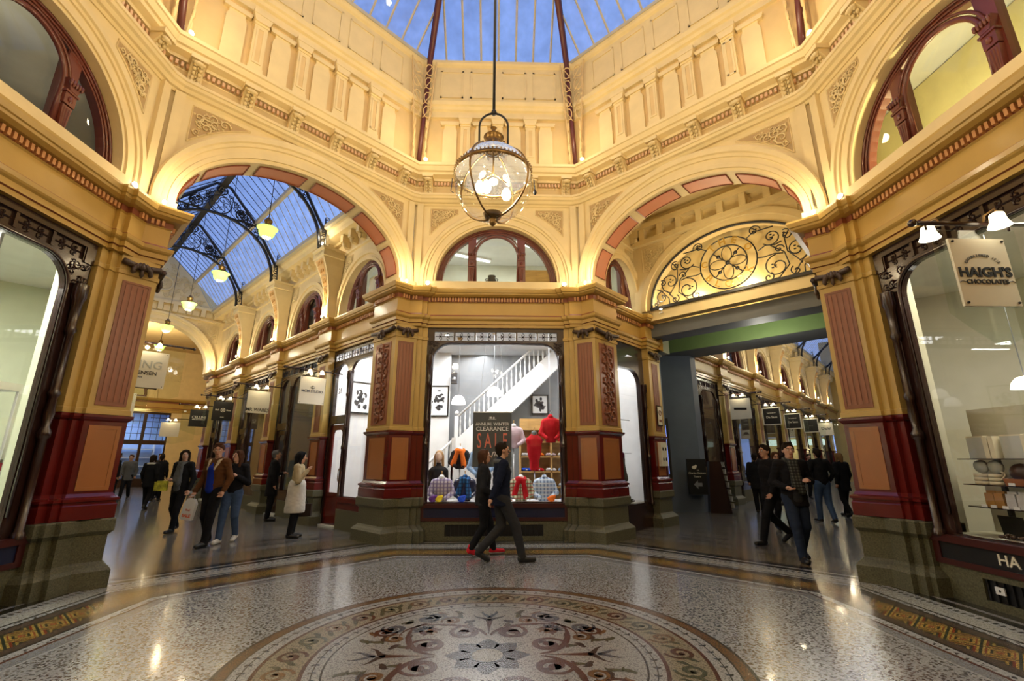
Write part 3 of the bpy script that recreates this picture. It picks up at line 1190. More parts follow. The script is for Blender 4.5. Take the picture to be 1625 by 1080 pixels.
def big_window(T, label, hw=1.45, inset=.135, fret_on=True, panel_txt=None, sill='dkred', tx=(0, 0), group=None, panel='navy'):
    th = thing('shop_window', label, 'shop window', T @ Matrix.Translation((0, .06, 0)), group)
    O = Matrix.Translation((0, -.06, 0))
    b = MB(O)
    a = hw - inset
    b.box(-hw, hw, -.0, .06, 4.13, 4.215)
    b.box(-hw, -hw + .13, .0, .06, 3.93, 4.13); b.box(hw - .13, hw, .0, .06, 3.93, 4.13)
    rr_frame(b, hw, .62, 3.95, a, .70, 3.87, .36, .02, .09)
    b.tube([(x, .0, z) for x, z in [(-a - .02, .9)] + rr_top(a + .02, 3.89, .37) + [(a + .02, .9)]], .02, 5)
    for sg in (-1, 1):
        colonnette(b, sg * (hw - max(.07, inset * .42)), -.03, .66, 3.62, .035 if inset < .2 else .042)
        relief(b, lambda x, z: abs(x) < hw - .02 and z < 3.93 and (abs(x) - (a - .36)) ** 2 + (z - 3.51) ** 2 > .40 ** 2 and abs(x) > a - .36 and z > 3.51, (sg * (a - .3) if sg > 0 else -hw, hw if sg > 0 else -(a - .3), 3.6, 3.95), .015, 6, .06, 5, .01)
    b.build('frame', 'dark', th)
    if fret_on:
        f = MB(O); fret(f, -hw + .13, hw - .13, 3.95, 4.13, .03, 6)
        if inset > .2:
            f.box(-hw + .1, hw - .1, .04, .06, 3.94, 4.14)
        f.build('fretwork', 'dark', th)
    g = MB(O)
    g.box(-a - .02, a + .02, .05, .056, .68, 3.9)
    g.build('pane', 'pane', th)
    s_ = MB(O)
    s_.box(-hw, hw, -.06, .09, .60, .675); s_.box(-hw, hw, -.03, .09, .36, .42); s_.box(-hw, -hw + .08, -.03, .09, .42, .6); s_.box(hw - .08, hw, -.03, .09, .42, .6)
    s_.build('sill', sill, th)
    p = MB(O); p.box(-hw + .08, hw - .08, -.015, .09, .42, .60)
    po = p.build('name_board', panel, th)
    if panel_txt:
        text(panel_txt[0], panel_txt[1], O @ TX(panel_txt[2], -.02, .51), 'signw', po, bold=.002, align=panel_txt[3])
    r = MB(O)
    r.box(-hw, -.95, 0, .1, 0, .36); r.box(.95, hw, 0, .1, 0, .36); r.box(-.95, .95, 0, .1, .29, .36); r.box(-.95, .95, 0, .1, 0, .08)
    r.build('stall_riser', 'granite', th)
    gr = MB(O)
    gr.box(-.95, .95, .04, .08, .08, .29)
    for i in range(24):
        x = -.93 + i * .081
        gr.box(x - .01, x + .01, .02, .04, .08, .29)
    gr.build('vent_grille', 'black', th)
    return th


def lunette(T, label, a=1.33, b=1.33, zs=5.26, sill=5.2, side_only=False, detail=True, group=None):
    """three-light mahogany arched window: round-headed middle light between carved posts"""
    th = thing('arched_window', label, 'window', T @ Matrix.Translation((0, 0, sill)), group)
    O = Matrix.Translation((0, 0, -sill))
    m = MB(O)
    w = .13
    n = 28
    P = arch_pts(a, b, zs, n)
    Q = arch_pts(a - w, b - w, zs, n)
    for i in range(n):
        for y0, y1 in ((0.06, .16),):
            p, q, r, s_ = P[i], P[i + 1], Q[i + 1], Q[i]
            m.quad((p[0], y0, p[1]), (q[0], y0, q[1]), (r[0], y0, r[1]), (s_[0], y0, s_[1]))
            m.quad((s_[0], y0, s_[1]), (r[0], y0, r[1]), (r[0], y1, r[1]), (s_[0], y1, s_[1]))
    for k_, rr in ((0.0, .022), (.055, .018), (.10, .014)):
        m.tube([(x, .055, z) for x, z in arch_pts(a - .02 - k_, b - .02 - k_, zs, n)], rr, 5)
    m.box(-a, a, .04, .16, sill, sill + .07)
    c = a * .34
    # middle arched light
    top = b - .12
    cr = c + .06
    m.tube([(-c - .02, .05, zs)] + [(x * 1.0, .05, z) for x, z in arch_pts(c + .03, c + .03, zs + top - c - .10, 14)] + [(c + .02, .05, zs)], .035, 5)
    m.tube([(x, .04, z) for x, z in arch_pts(c + .09, c + .09, zs + top - c - .10, 14)], .02, 5)
    for sg in (-1, 1):
        x = sg * (c + .10)
        ztop = zs + b * math.sqrt(max(0, 1 - ((c + .17) / a) ** 2))
        m.box(x - .09, x + .09, .05, .16, sill, min(ztop, zs + top - .1))
        # fill between arch and outer ring
        m.slab([(x - .09, zs + top * .62), (x + .09, zs + top * .62), (x + .05 * (1 - sg), zs + top * .93), (x - .05 * (1 + sg), zs + top * .93)], .055, .15)
    m.build('frame', 'mahog', th)
    if detail:
        p = MB(O)
        for sg in (-1, 1):
            x = sg * (c + .10)
            H = b * .52
            p.slab([(x - .035, sill + .07), (x + .035, sill + .07), (x + .062, sill + H * .62), (x - .062, sill + H * .62)], -.01, .06)
            for j in (-1, 0, 1):
                p.tube([(x + j * .02, -.012, sill + .12), (x + j * .032, -.012, sill + H * .58)], .008, 4)
            p.box(x - .07, x + .07, -.02, .06, sill + H * .64, sill + H * .86)
            p.blob((x, -.025, sill + H * .75), (.035, .02, .045), None, 6)
            p.box(x - .085, x + .085, -.035, .06, sill + H * .86, sill + H * .90)
            p.slab([(x - .05, sill + H * .9), (x + .05, sill + H * .9), (x + .09, sill + H * 1.12), (x - .09, sill + H * 1.12)], -.04, .06)
            for j in range(-2, 3):
                p.blob((x + j * .036, -.05, sill + H * 1.05), (.022, .022, .05), None, 6)
        p.build('carved_post', 'mahog', th)
    g = MB(O)
    vs = [(x, .11, z) for x, z in arch_pts(a - .03, b - .03, zs, 20)] + [(a - .03, .11, sill + .03), (-a + .03, .11, sill + .03)]
    g.add(vs, [tuple(range(len(vs)))])
    g.build('pane', 'lun', th)
    return th


# ================================================================ corridors
bulb_lights = []


def cornice_lamp(T, label, group=None, light=25, fixture=True):
    global LAMP0
    if 'LAMP0' not in globals():
        LAMP0 = thing('spot_lamp', label, 'spotlight', T, group)
        b = MB(); b.box(-.05, .05, -.04, .04, 0, .015); b.tube([(0, 0, .01), (0, 0, .07)], .012, 6)
        b.tube([(0, .045, .075), (0, -.005, .10), (0, -.03, .112)], [.036, .045, .05], 10)
        b.build('lamp_body', 'white', LAMP0)
        g = MB(); g.blob((0, -.04, .118), (.043, .02, .043), None, 10)
        g.build('bulb', 'glow', LAMP0)
        o = LAMP0
    else:
        o = copy_thing(LAMP0, T, label, group)
    if light:
        p = T @ Vector((0, -.14, .30))
        lamp('POINT', p, light, WARM, .05)
    return o


def wall_pilaster(T, label, group, plain=False):
    th = thing('wall_pilaster', label, 'pilaster', T, group)
    path = [(-.30, .16), (-.30, 0), (.30, 0), (.30, .16)]
    b = MB(); b.sweep(path, GRAN, cap=False); b.build('granite_base', 'granite', th)
    b = MB(); b.sweep(path, DADO, cap=False); o = b.build('dado', 'red', th)
    p = MB(); panel_on(p, (-.30, 0), (.30, 0), 1.13, 1.92, .12, .48, .04); p.build('dado_panel', 'copper', th)
    b = MB(); b.sweep(path, SHAFT, cap=False); b.build('shaft', 'yshaft', th)
    p = MB(); panel_on(p, (-.30, 0), (.30, 0), 2.17, 3.86, .15, .45, .03, lines=3, ml=1); p.build('fluted_panel', ['carve', 'carve', 'terra'][:2], th)
    g = MB(); garland(g, [(-.30, 0), (.30, 0)], 4.02); g.build('garland', 'garl', th)
    return th


def tall_console(T, label, group):
    """vase-shaped bracket carrying the roof truss"""
    th = thing('roof_console', label, 'bracket', T, group)
    b = MB()
    prof = [(.0, 5.06), (.14, 5.12), (.17, 5.4), (.16, 5.75), (.20, 6.05), (.28, 6.35), (.38, 6.60), (.45, 6.76), (.45, 6.80)]
    wid = [.15, .17, .17, .16, .17, .21, .26, .28, .28]
    vs = []
    for (d, z), w in zip(prof, wid):
        vs += [(-w, .12, z), (-w, -d, z), (w, -d, z), (w, .12, z)]
    fs = []
    for i in range(len(prof) - 1):
        for j in range(3):
            fs.append((i * 4 + j, i * 4 + j + 1, i * 4 + 5 + j, i * 4 + 4 + j))
    b.add(vs, fs)
    b.sweep([(-.28, .12), (-.28, -.45), (.28, -.45), (.28, .12)][::-1][::-1], [(0, 6.80), (.03, 6.82), (.02, 6.98), (.06, 7.0), (.07, 7.05), (.02, 7.07), (-.3, 7.07)], cap=False)
    b.box(-.26, .26, -.44, .12, 6.78, 7.06)
    for x in np.linspace(-.24, .24, 7):
        b.blob((x, -.47, 6.91), (.03, .025, .06), None, 6)
    b.build('vase_body', 'cream', th)
    p = MB()
    for i in range(1, 7):
        (d0, z0), (d1, z1) = prof[i], prof[i + 1]
        w0, w1 = wid[i] - .07, wid[i + 1] - .07
        if z0 < 5.38:
            continue
        p.add([(-w0, -d0 - .012, z0), (w0, -d0 - .012, z0), (w1, -d1 - .012, z1 - .02), (-w1, -d1 - .012, z1 - .02)], [(0, 1, 2, 3)])
        for sg in (-1, 1):
            p.blob((sg * w0 * .45, -(d0 + d1) / 2 - .015, (z0 + z1) / 2), (w0 * .38, .02, .09), None, 6)
        p.blob((0, -(d0 + d1) / 2 - .02, (z0 + z1) / 2 + .05), (.03, .02, .08), None, 6)
    p.build('leaf_panel', mat_con, th)
    return th


mat_con = mat('console_inlay_paint', (.62, .36, .11), .5)


def truss(k, A, label, group, tw=1.72, z0=7.07, zr=9.9):
    T = FACE(k) @ Matrix.Translation((0, A, z0))
    th = thing('iron_truss', label, 'roof truss', T, group)
    O = Matrix.Translation((0, 0, -z0))
    b = MB(O)
    arc = [(tw * -math.cos(PI * i / 28), 0, z0 + 1.72 * math.sin(PI * i / 28)) for i in range(29)]
    b.tube(arc, .045, 6)
    pl = [(-tw - .1, 7.6), (-1.05, 8.85), (-.2, zr - .12), (.2, zr - .12), (1.05, 8.85), (tw + .1, 7.6)]
    for i in range(5):
        p, q = pl[i], pl[i + 1]
        b.tube([(p[0], 0, p[1]), (q[0], 0, q[1])], .05, 4)
    b.tube([(-1.05, 0, 8.78), (1.05, 0, 8.78)], .03, 4)
    b.build('arch_rib', 'iron', th)
    f = MB(O)
    for cx, cz, r in ((0, 9.12, .30), (-.62, 8.98, .17), (.62, 8.98, .17), (0, 9.60, .14)):
        f.tube([(cx + r * math.cos(a), 0, cz + r * math.sin(a)) for a in np.linspace(0, 2 * PI, 18)[:-1]], .018, 4, closed=True)
        for j in range(5):
            a = j * 2 * PI / 5
            sp = spiral(cx + r * .5 * math.cos(a), cz + r * .5 * math.sin(a), r * .40, 1.1, a, 8)
            f.tube([(x, 0, z) for x, z in sp], .013, 4)
    rnd = random.Random(3)
    for i in range(80):
        s_ = rnd.random()
        sg = rnd.choice((-1, 1))
        x = .25 + .95 * s_
        z = 9.62 - x * .98 + rnd.uniform(-.16, .12)
        sp = spiral(sg * x, z, .085, 1.2, rnd.uniform(0, 6), 8, rnd.choice((-1, 1)))
        f.tube([(a, 0, c) for a, c in sp], .012, 4)
    f.build('scroll_infill', 'iron', th)
    for sg in (-1, 1):
        f = MB(O)
        for i in range(7):
            z = 7.16 + i * .14
            sp = spiral(sg * (tw + .08 + .01 * i), z, .075, 1.3, i, 8)
            f.tube([(a, 0, c) for a, c in sp], .014, 4)
        f.tube([(sg * (tw + .18), 0, 7.1), (sg * (tw + .10), 0, 8.0)], .02, 4)
        f.build('foot_scroll', 'iron', th)
    return th


def pendant(k, A, z, label, group, x=0.0, top=9.6):
    global PEND0
    T = FACE(k) @ Matrix.Translation((x, A, z))
    if 'PEND0' not in globals():
        PEND0 = thing('pendant_lamp', label, 'pendant lamp', T, group)
        b = MB(); b.tube([(0, 0, .2), (0, 0, top - z)], .009, 5); b.build('rod', 'iron', PEND0)
        b = MB(); b.lathe([(.0, .32), (.03, .31), (.05, .27), (.05, .25), (.085, .24), (.085, .20), (.07, .19), (.075, .08), (.09, .05), (.0, .05)], seg=14); b.build('cap', 'brass', PEND0)
        b = MB(); b.lathe([(.02, -.20), (.08, -.185), (.135, -.14), (.165, -.07), (.17, .0), (.21, .03), (.215, .045), (.16, .055), (.09, .06)], seg=20); b.build('glass_shade', 'glowg', PEND0)
        b = MB(); b.blob((0, 0, -.215), (.012, .012, .02)); b.build('finial', 'brass', PEND0)
        b = MB(); b.lathe([(0, -.203), (.075, -.19), (.10, -.168), (.0, -.165)], seg=16); b.build('bulb', 'glowy', PEND0)
        o = PEND0
    else:
        o = copy_thing(PEND0, T, label, group)
    return o


def hang_sign(k, s, A, label, board='signw', words=(), frame=None, wall_t=2.2, z=3.35, hgt=.62, x0=1.22, x1=1.80, group=None, glass_on=True, mark=None, bare=False):
    """glass hanging sign on a bracket rod, square to the wall; wording faces the rotunda"""
    T = FACE(k) @ Matrix.Translation((0, A, z - hgt))
    th = thing('hanging_sign', label, 'hanging sign', T, group)
    zc = hgt
    b = MB()
    b.tube([(s * wall_t, 0, zc + .16), (s * (x0 - .35), 0, zc + .16)], .018, 6)
    b.blob((s * (x0 - .37), 0, zc + .16), .032)
    b.tube([(s * (x0 - .2), 0, zc + .15), (s * (x0 - .2), 0, zc + .12)], .01, 5)
    b.tube([(s * wall_t, 0, zc + .42), (s * (wall_t - .3), 0, zc + .17)], .012, 5)
    b.build('bracket_rod', 'dark', th)
    xs = sorted((s * x0, s * x1))
    if glass_on:
        g = MB()
        gx = sorted((s * (x0 - .25), s * (wall_t - .1)))
        cxm = (gx[0] + gx[1]) / 2
        g.slab([(gx[0], zc + .12), (gx[1], zc + .12), (gx[1], -.12), (cxm, -.32), (gx[0], -.12)], .01, .016)
        g.build('glass_sheet', 'signg', th)
    p = MB()
    if frame:
        p.box(xs[0], xs[1], -.012, .008, 0, hgt, 1)
        p.box(xs[0] + .035, xs[1] - .035, -.017, -.01, .035, hgt - .035, 0)
    else:
        p.box(xs[0], xs[1], -.012, .008, 0, hgt, 0)
    po = p.build('board', [board, frame or board], th)
    yf = -.022 if frame else -.016
    xc = (xs[0] + xs[1]) / 2
    for wd in words:
        body, size, dz, m = wd[:4]
        sx = wd[4] if len(wd) > 4 else 1
        dx = wd[5] if len(wd) > 5 else 0
        text(body, size, TX(xc + dx, yf, hgt / 2 + dz), m, po, sx=sx, bold=.001)
    if mark:
        q = MB(Matrix.Translation((xc, yf - .002, hgt / 2)))
        mark(q)
        q.build('emblem', 'black' if board == 'signw' else 'signw', po)
    sc = MB()
    for x in (xs[0] + .03, xs[1] - .03):
        for zz in (.03, hgt - .03):
            sc.blob((x, yf, zz), .008, None, 6)
    sc.build('screw', 'dark', po)
    if not bare:
        l = thing('sign_lamp', 'tulip lamps over ' + ' '.join(label.replace(',', '').split()[:13]), 'sign lamp', T @ Matrix.Translation((xc, -.02, zc + .16)), 'sign lamps')
        b = MB()
        for dx in (-.14, .14):
            b.tube([(dx, .02, 0), (dx, -.04, .05), (dx, -.09, .03), (dx, -.09, 0)], .008, 5)
        b.build('arm', 'brass', l)
        for dx in (-.14, .14):
            b = MB()
            b.lathe([(.015, .0), (.035, -.02), (.042, -.06), (.06, -.085), (.045, -.083), (.0, -.07)], (dx, -.09, 0), 10)
            b.build('shade', 'glows', l)
        lamp('POINT', T @ Vector((xc, -.12, zc + .10)), 2.5, WARM, .04)
    return th


def corridor_wall(k, s, A0, A1, pil_A, wt=2.32, pt=2.18, tag_='', wi=1, closeA=None):
    """entablature, upper wall with arched lights, from A0 to A1"""
    pts = [(wt, A0)]
    for A in pil_A:
        pts += [(wt, A - .34), (pt, A - .34), (pt, A + .34), (wt, A + .34)]
    pts.append((wt, A1))
    if s > 0:
        path = [(x, y) for x, y in pts][::-1]
    else:
        path = [(-x, y) for x, y in pts]
    b = MB(FACE(k))
    b.sweep(path, ENT, mats=ENTM)
    o = struct(b.build('trim_%d' % wi, ['ochre', 'rust']))
    d = MB(FACE(k)); dentils(d, path, .045, 4.785, 4.865, .09, .05, .05)
    d.build('dentils', M['dentil'], o)
    # upper wall, bay by bay, with frieze of small consoles and eaves
    ed = [A0] + list(pil_A) + [A1]
    w = MB(); ww = MB()
    tm = MB()
    for i in range(len(ed) - 1):
        a0, a1 = ed[i], ed[i + 1]
        c, h = (a0 + a1) / 2, (a1 - a0) / 2
        if i == 0:
            c, h = (a0 + a1) / 2, (a1 - a0) / 2
        W = WALL(k, s, wt + .04, c)
        w.T = W; tm.T = W
        aw = min(1.12, h * .8)
        if h < .9:
            w.box(-h, h, 0, .25, 5.03, 7.0)
            continue
        arch_wall(w, -h, h, 5.03, 7.0, aw, 1.22, 5.22, 0, .25, n=20)
        archivolt(tm, aw, 1.22, 5.22, .22, .26, 0, [(0, -.02), (0, .05), (.3, .05), (.33, .03), (.6, .03), (.64, .07), (1, .08), (1, -.02)], z0=5.04, n=20)
        spandrels(tm, aw + .26, 1.5, 5.22, h - .34, 6.86, 0, int(a0 * 7), .06, .4, .4)
    wo = struct(w.build('wall_corridor_%d' % wi, 'cream'))
    T1 = FACE(k)
    b = MB(T1)
    pth = [(s * (wt + .04), A1), (s * (wt + .04), A0)] if s > 0 else [(s * (wt + .04), A0), (s * (wt + .04), A1)]
    b.sweep(pth, [(0, 6.95), (.05, 6.97), (.05, 7.02), (.02, 7.05), (.02, 7.34), (.10, 7.36), (.12, 7.42), (.36, 7.46), (.40, 7.56), (.46, 7.60), (.48, 7.72), (-.2, 7.74)])
    L = A1 - A0
    n = int(L / .42)
    for i in range(n):
        y = A0 + (i + .5) * L / n
        if min([abs(y - p) for p in pil_A] + [9]) < .3:
            continue
        for dx in (0,):
            x0, x1 = sorted((s * (wt + .02), s * (wt - .22)))
            b.box(x0, x1, y - .07, y + .07, 7.22, 7.44)
            x0, x1 = sorted((s * (wt + .02), s * (wt - .10)))
            b.box(x0, x1, y - .06, y + .06, 7.08, 7.22)
            b.blob((s * (wt - .12), y, 7.16), (.08, .06, .09), None, 6)
    b.build('eaves_cornice', 'cream', wo)
    tm.build('arch_mouldings', 'cream', wo)
    return wo


def glazed_roof(k, A0, A1, tags, wi, cols=0.0, t0=1.86, t1=1.05, zr=9.9, step=.33):
    g = MB(FACE(k))
    for s in (-1, 1):
        g.quad((s * t0, A0, 7.74), (s * t0, A1, 7.74), (s * t1, A1, 8.95), (s * t1, A0, 8.95))
        g.quad((s * t1, A0, 8.95), (s * t1, A1, 8.95), (0, A1, zr), (0, A0, zr))
    o = struct(g.build('window_%d' % wi, 'skyp'))
    b = MB(FACE(k))
    n = int((A1 - A0) / step)
    for s in (-1, 1):
        for i in range(n + 1):
            y = A0 + (A1 - A0) * i / n
            b.tube([(s * t0, y, 7.72), (s * t1, y, 8.93)], .012, 4, 0)
            b.tube([(s * t1, y, 8.93), (0, y, zr - .02)], .012, 4, 1)
        b.box(min(s * t1 - .05, s * t1 + .05), max(s * t1 - .05, s * t1 + .05), A0, A1, 8.84, 8.96, 2)
        b.box(min(s * t0 - .08, s * t0 + .02), max(s * t0 - .08, s * t0 + .02), A0, A1, 7.66, 7.78, 2)
    b.box(-.09, .09, A0, A1, zr - .16, zr, 1)
    b.build('glazing_bars', ['bar', 'iron', 'bar'], o)
    return o


# ---- left corridor (behind side 1)
LP = [8.6, 12.1, 15.6, 19.1]
corridor_wall(1, 1, 5.72, 20.4, LP, wi=11)
corridor_wall(1, -1, 5.72, 20.4, LP, wi=12)
glazed_roof(1, 5.3, 19.45, '', 11)
for i, A in enumerate(LP):
    wall_pilaster(WALL(1, 1, 2.18, A), ['yellow and oxblood pilaster behind the woman in the pale jacket', 'pilaster in left corridor beside the white sign with bold lettering', 'pilaster in left corridor by the black sign with round emblem', 'last pilaster on the right wall of the left corridor'][i], 'left corridor pilasters')
    wall_pilaster(WALL(1, -1, 2.18, A), 'pilaster on the hidden left wall of the left corridor, %s from the rotunda' % ORD[i], 'left corridor pilasters, left wall')
    if i < 3:
        tall_console(WALL(1, 1, 2.22, A), 'vase shaped roof console on right wall of left corridor, %s from the rotunda' % ORD[i], 'left corridor consoles')
        tall_console(WALL(1, -1, 2.22, A), 'vase shaped roof console on left wall of left corridor, %s from the rotunda' % ORD[i], 'left corridor consoles')
        truss(1, A, 'black iron arched truss of the left corridor roof, %s from the rotunda' % ORD[i], 'left corridor trusses')
    cornice_lamp(WALL(1, 1, 2.0, A) @ Matrix.Translation((.1, 0, 5.045)), 'cornice spotlight on right wall of left corridor, %s from the rotunda' % ORD[i], 'left corridor spotlights', 40)
    cornice_lamp(WALL(1, -1, 2.0, A) @ Matrix.Translation((-.1, 0, 5.045)), 'cornice spotlight on left wall of left corridor, %s from the rotunda' % ORD[i], 'left corridor spotlights', 40)
cornice_lamp(WALL(1, 1, 1.80, 8.5) @ Matrix.Translation((0, 0, 7.075)), 'bright spotlight on top of the nearest roof console in left corridor', 'left corridor spotlights', 15)
for i, (A, z) in enumerate([(7.2, 6.42), (10.6, 6.35), (13.9, 6.28), (17.0, 6.16)]):
    pendant(1, A, z, ['largest green glass pendant lamp, nearest in the left corridor', 'second green glass pendant lamp of the left corridor', 'third green glass pendant lamp of the left corridor', 'fourth green glass pendant lamp of the left corridor, beside the gable'][i], 'green pendant lamps', 0.0)
for i, (A, x, z) in enumerate([(21.5, .55, 6.3), (24, .9, 6.2), (27, .2, 5.9)]):
    pendant(1, A, z, 'small far green pendant lamp beyond the end arch, %s nearest' % ORD[i], 'green pendant lamps', x)
for A in (9, 13, 17, 24):
    lamp('POINT', FACE(1) @ Vector((0, A, 5.9)), 75, (1, .93, .7), .15)
# end cross wall with arch and gable
w = MB(FACE(1)); tr_ = MB(FACE(1))
arch_wall(w, -2.6, 2.6, 5.03, 7.8, 1.96, 1.75, 5.2, 19.5, 19.9)
w.add([(-2.3, 19.5, 7.8), (2.3, 19.5, 7.8), (1.05, 19.5, 8.95), (0, 19.5, 9.9), (-1.05, 19.5, 8.95)], [(0, 1, 2, 3, 4)])
archivolt(tr_, 1.96, 1.75, 5.2, .33, .42, 19.5, AV, z0=5.05)
spandrels(tr_, 2.28, 2.2, 5.2, 2.2, 7.15, 19.5, 5, .09, .8, .75)
tr_.box(-2.4, 2.4, 19.35, 19.52, 7.72, 7.84); tr_.box(-2.4, 2.4, 19.40, 19.52, 7.25, 7.33)
for i in range(9):
    x = -2.0 + i * .5
    tr_.box(x - .08, x + .08, 19.32, 19.52, 7.4, 7.72); tr_.box(x + .12, x + .38, 19.44, 19.52, 7.42, 7.64)
relief(tr_, lambda x, z: z > 7.92 and abs(x) < (9.7 - z) * 1.0, (-1.8, 1.8, 7.9, 9.6), 19.5, 46, .15, 4, .022)
tr_.tube([(.3 * math.cos(a), 19.48, 8.55 + .3 * math.sin(a)) for a in np.linspace(0, 2 * PI, 20)[:-1]], .04, 6, closed=True)
o = struct(w.build('wall_gable', 'cream')); tr_.build('carved_gable', 'cream', o)
# crossing beyond
w = MB(FACE(1))
w.box(-7, -6.8, 19.9, 31, 0, 8); w.box(6.8, 7, 19.9, 31, 0, 8); w.box(-7, 7, 19.9, 31.2, 8, 8.2)
w.box(-7, -2.32, 19.9, 20.3, 0, 8); w.box(2.6, 7, 20.4, 20.7, 0, 8)
struct(w.build('wall_crossing', 'creamd'))
w = MB(FACE(1)); tr_ = MB(FACE(1))
arch_wall(w, -7, 7, 5.03, 8, 1.75, 1.6, 5.2, 31, 31.4)
w.box(-7, -3.1, 31, 31.4, 0, 5.1); w.box(3.1, 7, 31, 31.4, 0, 5.1)
archivolt(tr_, 1.75, 1.6, 5.2, .5, .5, 31, AV, z0=5.05)
spandrels(tr_, 2.3, 2.1, 5.2, 3.4, 7.3, 31, 8, .13, 1.2, 1.1)
o = struct(w.build('wall_end_left', 'cream')); tr_.build('arch_mouldings', 'cream', o)
b = MB(FACE(1)); b.sweep([(-6.8, 31), (6.8, 31)], ENT, mats=ENTM); struct(b.build('trim_13', ['ochre', 'rust']))
lunette(FACE(1) @ Matrix.Translation((0, 31.05, 0)), 'arched timber window over the far end of the left corridor', 1.75, 1.6, 5.2, 5.12)
bk = MB(FACE(1)); bk.box(-2.2, 2.2, 31.9, 32, 5.0, 7.2)
struct(bk.build('wall_loft', 'cream'))
lamp('POINT', FACE(1) @ Vector((0, 31.6, 6.2)), 30, WARM, .1)
lamp('POINT', FACE(1) @ Vector((0, 25, 6.6)), 420, WARM, .3)
# glazed shop at the far end
far = thing('glazed_shopfront', 'bluish lit glazed shopfront closing the far end of the left corridor', 'shopfront', FACE(1) @ Matrix.Translation((0, 31.1, 0)))
b = MB()
for x in (-3.1, -1.9, -.7, .7, 1.9, 3.1):
    b.box(x - .07, x + .07, -.06, .06, 0, 4.22)
b.box(-3.1, 3.1, -.08, .08, 2.35, 2.6); b.box(-3.1, 3.1, -.08, .08, 0, .45); b.box(-3.1, 3.1, -.08, .08, 4.1, 4.22)
for z in (2.95, 3.3, 3.65):
    b.box(-3.1, 3.1, -.02, .02, z, z + .03)
for x in np.linspace(-2.9, 2.9, 20):
    b.box(x - .012, x + .012, -.02, .02, 2.6, 4.1)
b.build('frame', 'dark', far)
b = MB(); b.quad((-3.1, .03, .45), (3.1, .03, .45), (3.1, .03, 4.1), (-3.1, .03, 4.1)); b.build('pane', 'pane', far)
b = MB(FACE(1)); b.box(-3.3, 3.3, 33.4, 33.5, 0, 4.6); b.box(-3.4, -3.3, 31.4, 33.5, 0, 4.6); b.box(3.3, 3.4, 31.4, 33.5, 0, 4.6); b.box(-3.4, 3.4, 31.4, 33.5, 4.5, 4.6)
struct(b.build('wall_far_shop', mat('pale_blue_shop_wall', (.35, .5, .8), .6)))
far2 = thing('display_shelving', 'bright shelving inside the far glazed shop', 'shelves', FACE(1) @ Matrix.Translation((0, 33.1, 0)))
b = MB()
for z in (.6, 1.1, 1.6, 2.1):
    b.box(-2.9, 2.9, -.2, .2, z, z + .04)
for x in (-2.9, -1, 1, 2.9):
    b.box(x - .03, x + .03, -.2, .2, 0, 2.4)
b.build('shelf', 'white', far2)
lamp('AREA', FACE(1) @ Vector((0, 32.4, 4.4)), 260, (.62, .78, 1), 5, FACE(1) @ Vector((0, 32.4, 0)), sy=1.4)

# ---- right corridor (behind side 7)
RP = [14.6, 18.5, 22.4, 26.3, 30.2, 34.1]
corridor_wall(7, -1, 5.72, 8.15, [7.85], wi=14)
corridor_wall(7, 1, 5.72, 8.15, [7.85], wi=15)
corridor_wall(7, -1, 11.75, 38, RP, wt=2.85, pt=2.71, wi=16)
corridor_wall(7, 1, 11.75, 38, RP, wt=2.85, pt=2.71, wi=17)
glazed_roof(7, 11.7, 38, '', 12, t0=2.38, t1=1.4, zr=10.1)
for i, A in enumerate(RP):
    for s in (-1, 1):
        sd = 'left' if s < 0 else 'right'
        wall_pilaster(WALL(7, s, 2.71, A), 'pilaster on the %s wall of the far right corridor, %s from the blue link' % (sd, ORD[i]), 'right corridor pilasters')
        if s < 0 or i < 3:
            tall_console(WALL(7, s, 2.75, A), 'vase shaped roof console on %s wall of right corridor, %s from the blue link' % (sd, ORD[i]), 'right corridor consoles')
        cornice_lamp(WALL(7, s, 2.5, A) @ Matrix.Translation((0, 0, 5.045)), 'cornice spotlight on %s wall of right corridor, %s from the blue link' % (sd, ORD[i]), 'right corridor spotlights', 45 if s < 0 or i < 3 else 0)
    truss(7, A, 'black iron arched truss of the right corridor roof, %s from the blue link' % ORD[i], 'right corridor trusses', tw=2.26)
for i, A in enumerate((16.5, 20.4, 24.3)):
    pendant(7, A, 6.3, 'green pendant lamp of the right corridor, %s from the blue link' % ORD[i], 'green pendant lamps', .2)
    lamp('POINT', FACE(7) @ Vector((0, A, 5.7)), 75, (1, .93, .7), .15)
w = MB(FACE(7)); w.box(-3.2, 3.2, 38, 38.2, 3.2, 10.2); w.box(-3.2, -2.2, 38, 38.2, 0, 3.2); w.box(2.2, 3.2, 38, 38.2, 0, 3.2)
struct(w.build('wall_end_right', 'ochre'))
e = thing('lit_shopfront', 'bright shop with green and white light box at far end of right corridor', 'shopfront', FACE(7) @ Matrix.Translation((0, 38.1, 0)))
b = MB(); b.box(-2.2, 2.2, .9, 1.0, 0, 3.2); b.build('back_wall', mat('warm_shop_wall', (.8, .65, .3), .6), e)
b = MB(); b.box(-2.2, 2.2, -.25, -.1, 2.55, 3.0); b.build('light_box', mat('green_white_lightbox', (.7, 1, .8), .5, emit=(.75, 1, .82), es=1.3, var=.5, vscale=6), e)
b = MB(); b.box(-2.2, -1.9, -.1, 0, 0, 2.55); b.box(-.4, -.2, -.1, 0, 0, 2.55); b.box(1.9, 2.2, -.1, 0, 0, 2.55); b.box(-.25, .7, -.35, -.28, 3.2, 3.5); b.build('frame', 'black', e)
lamp('POINT', FACE(7) @ Vector((.6, 38.6, 2.2)), 60, (1, .85, .5), .2)
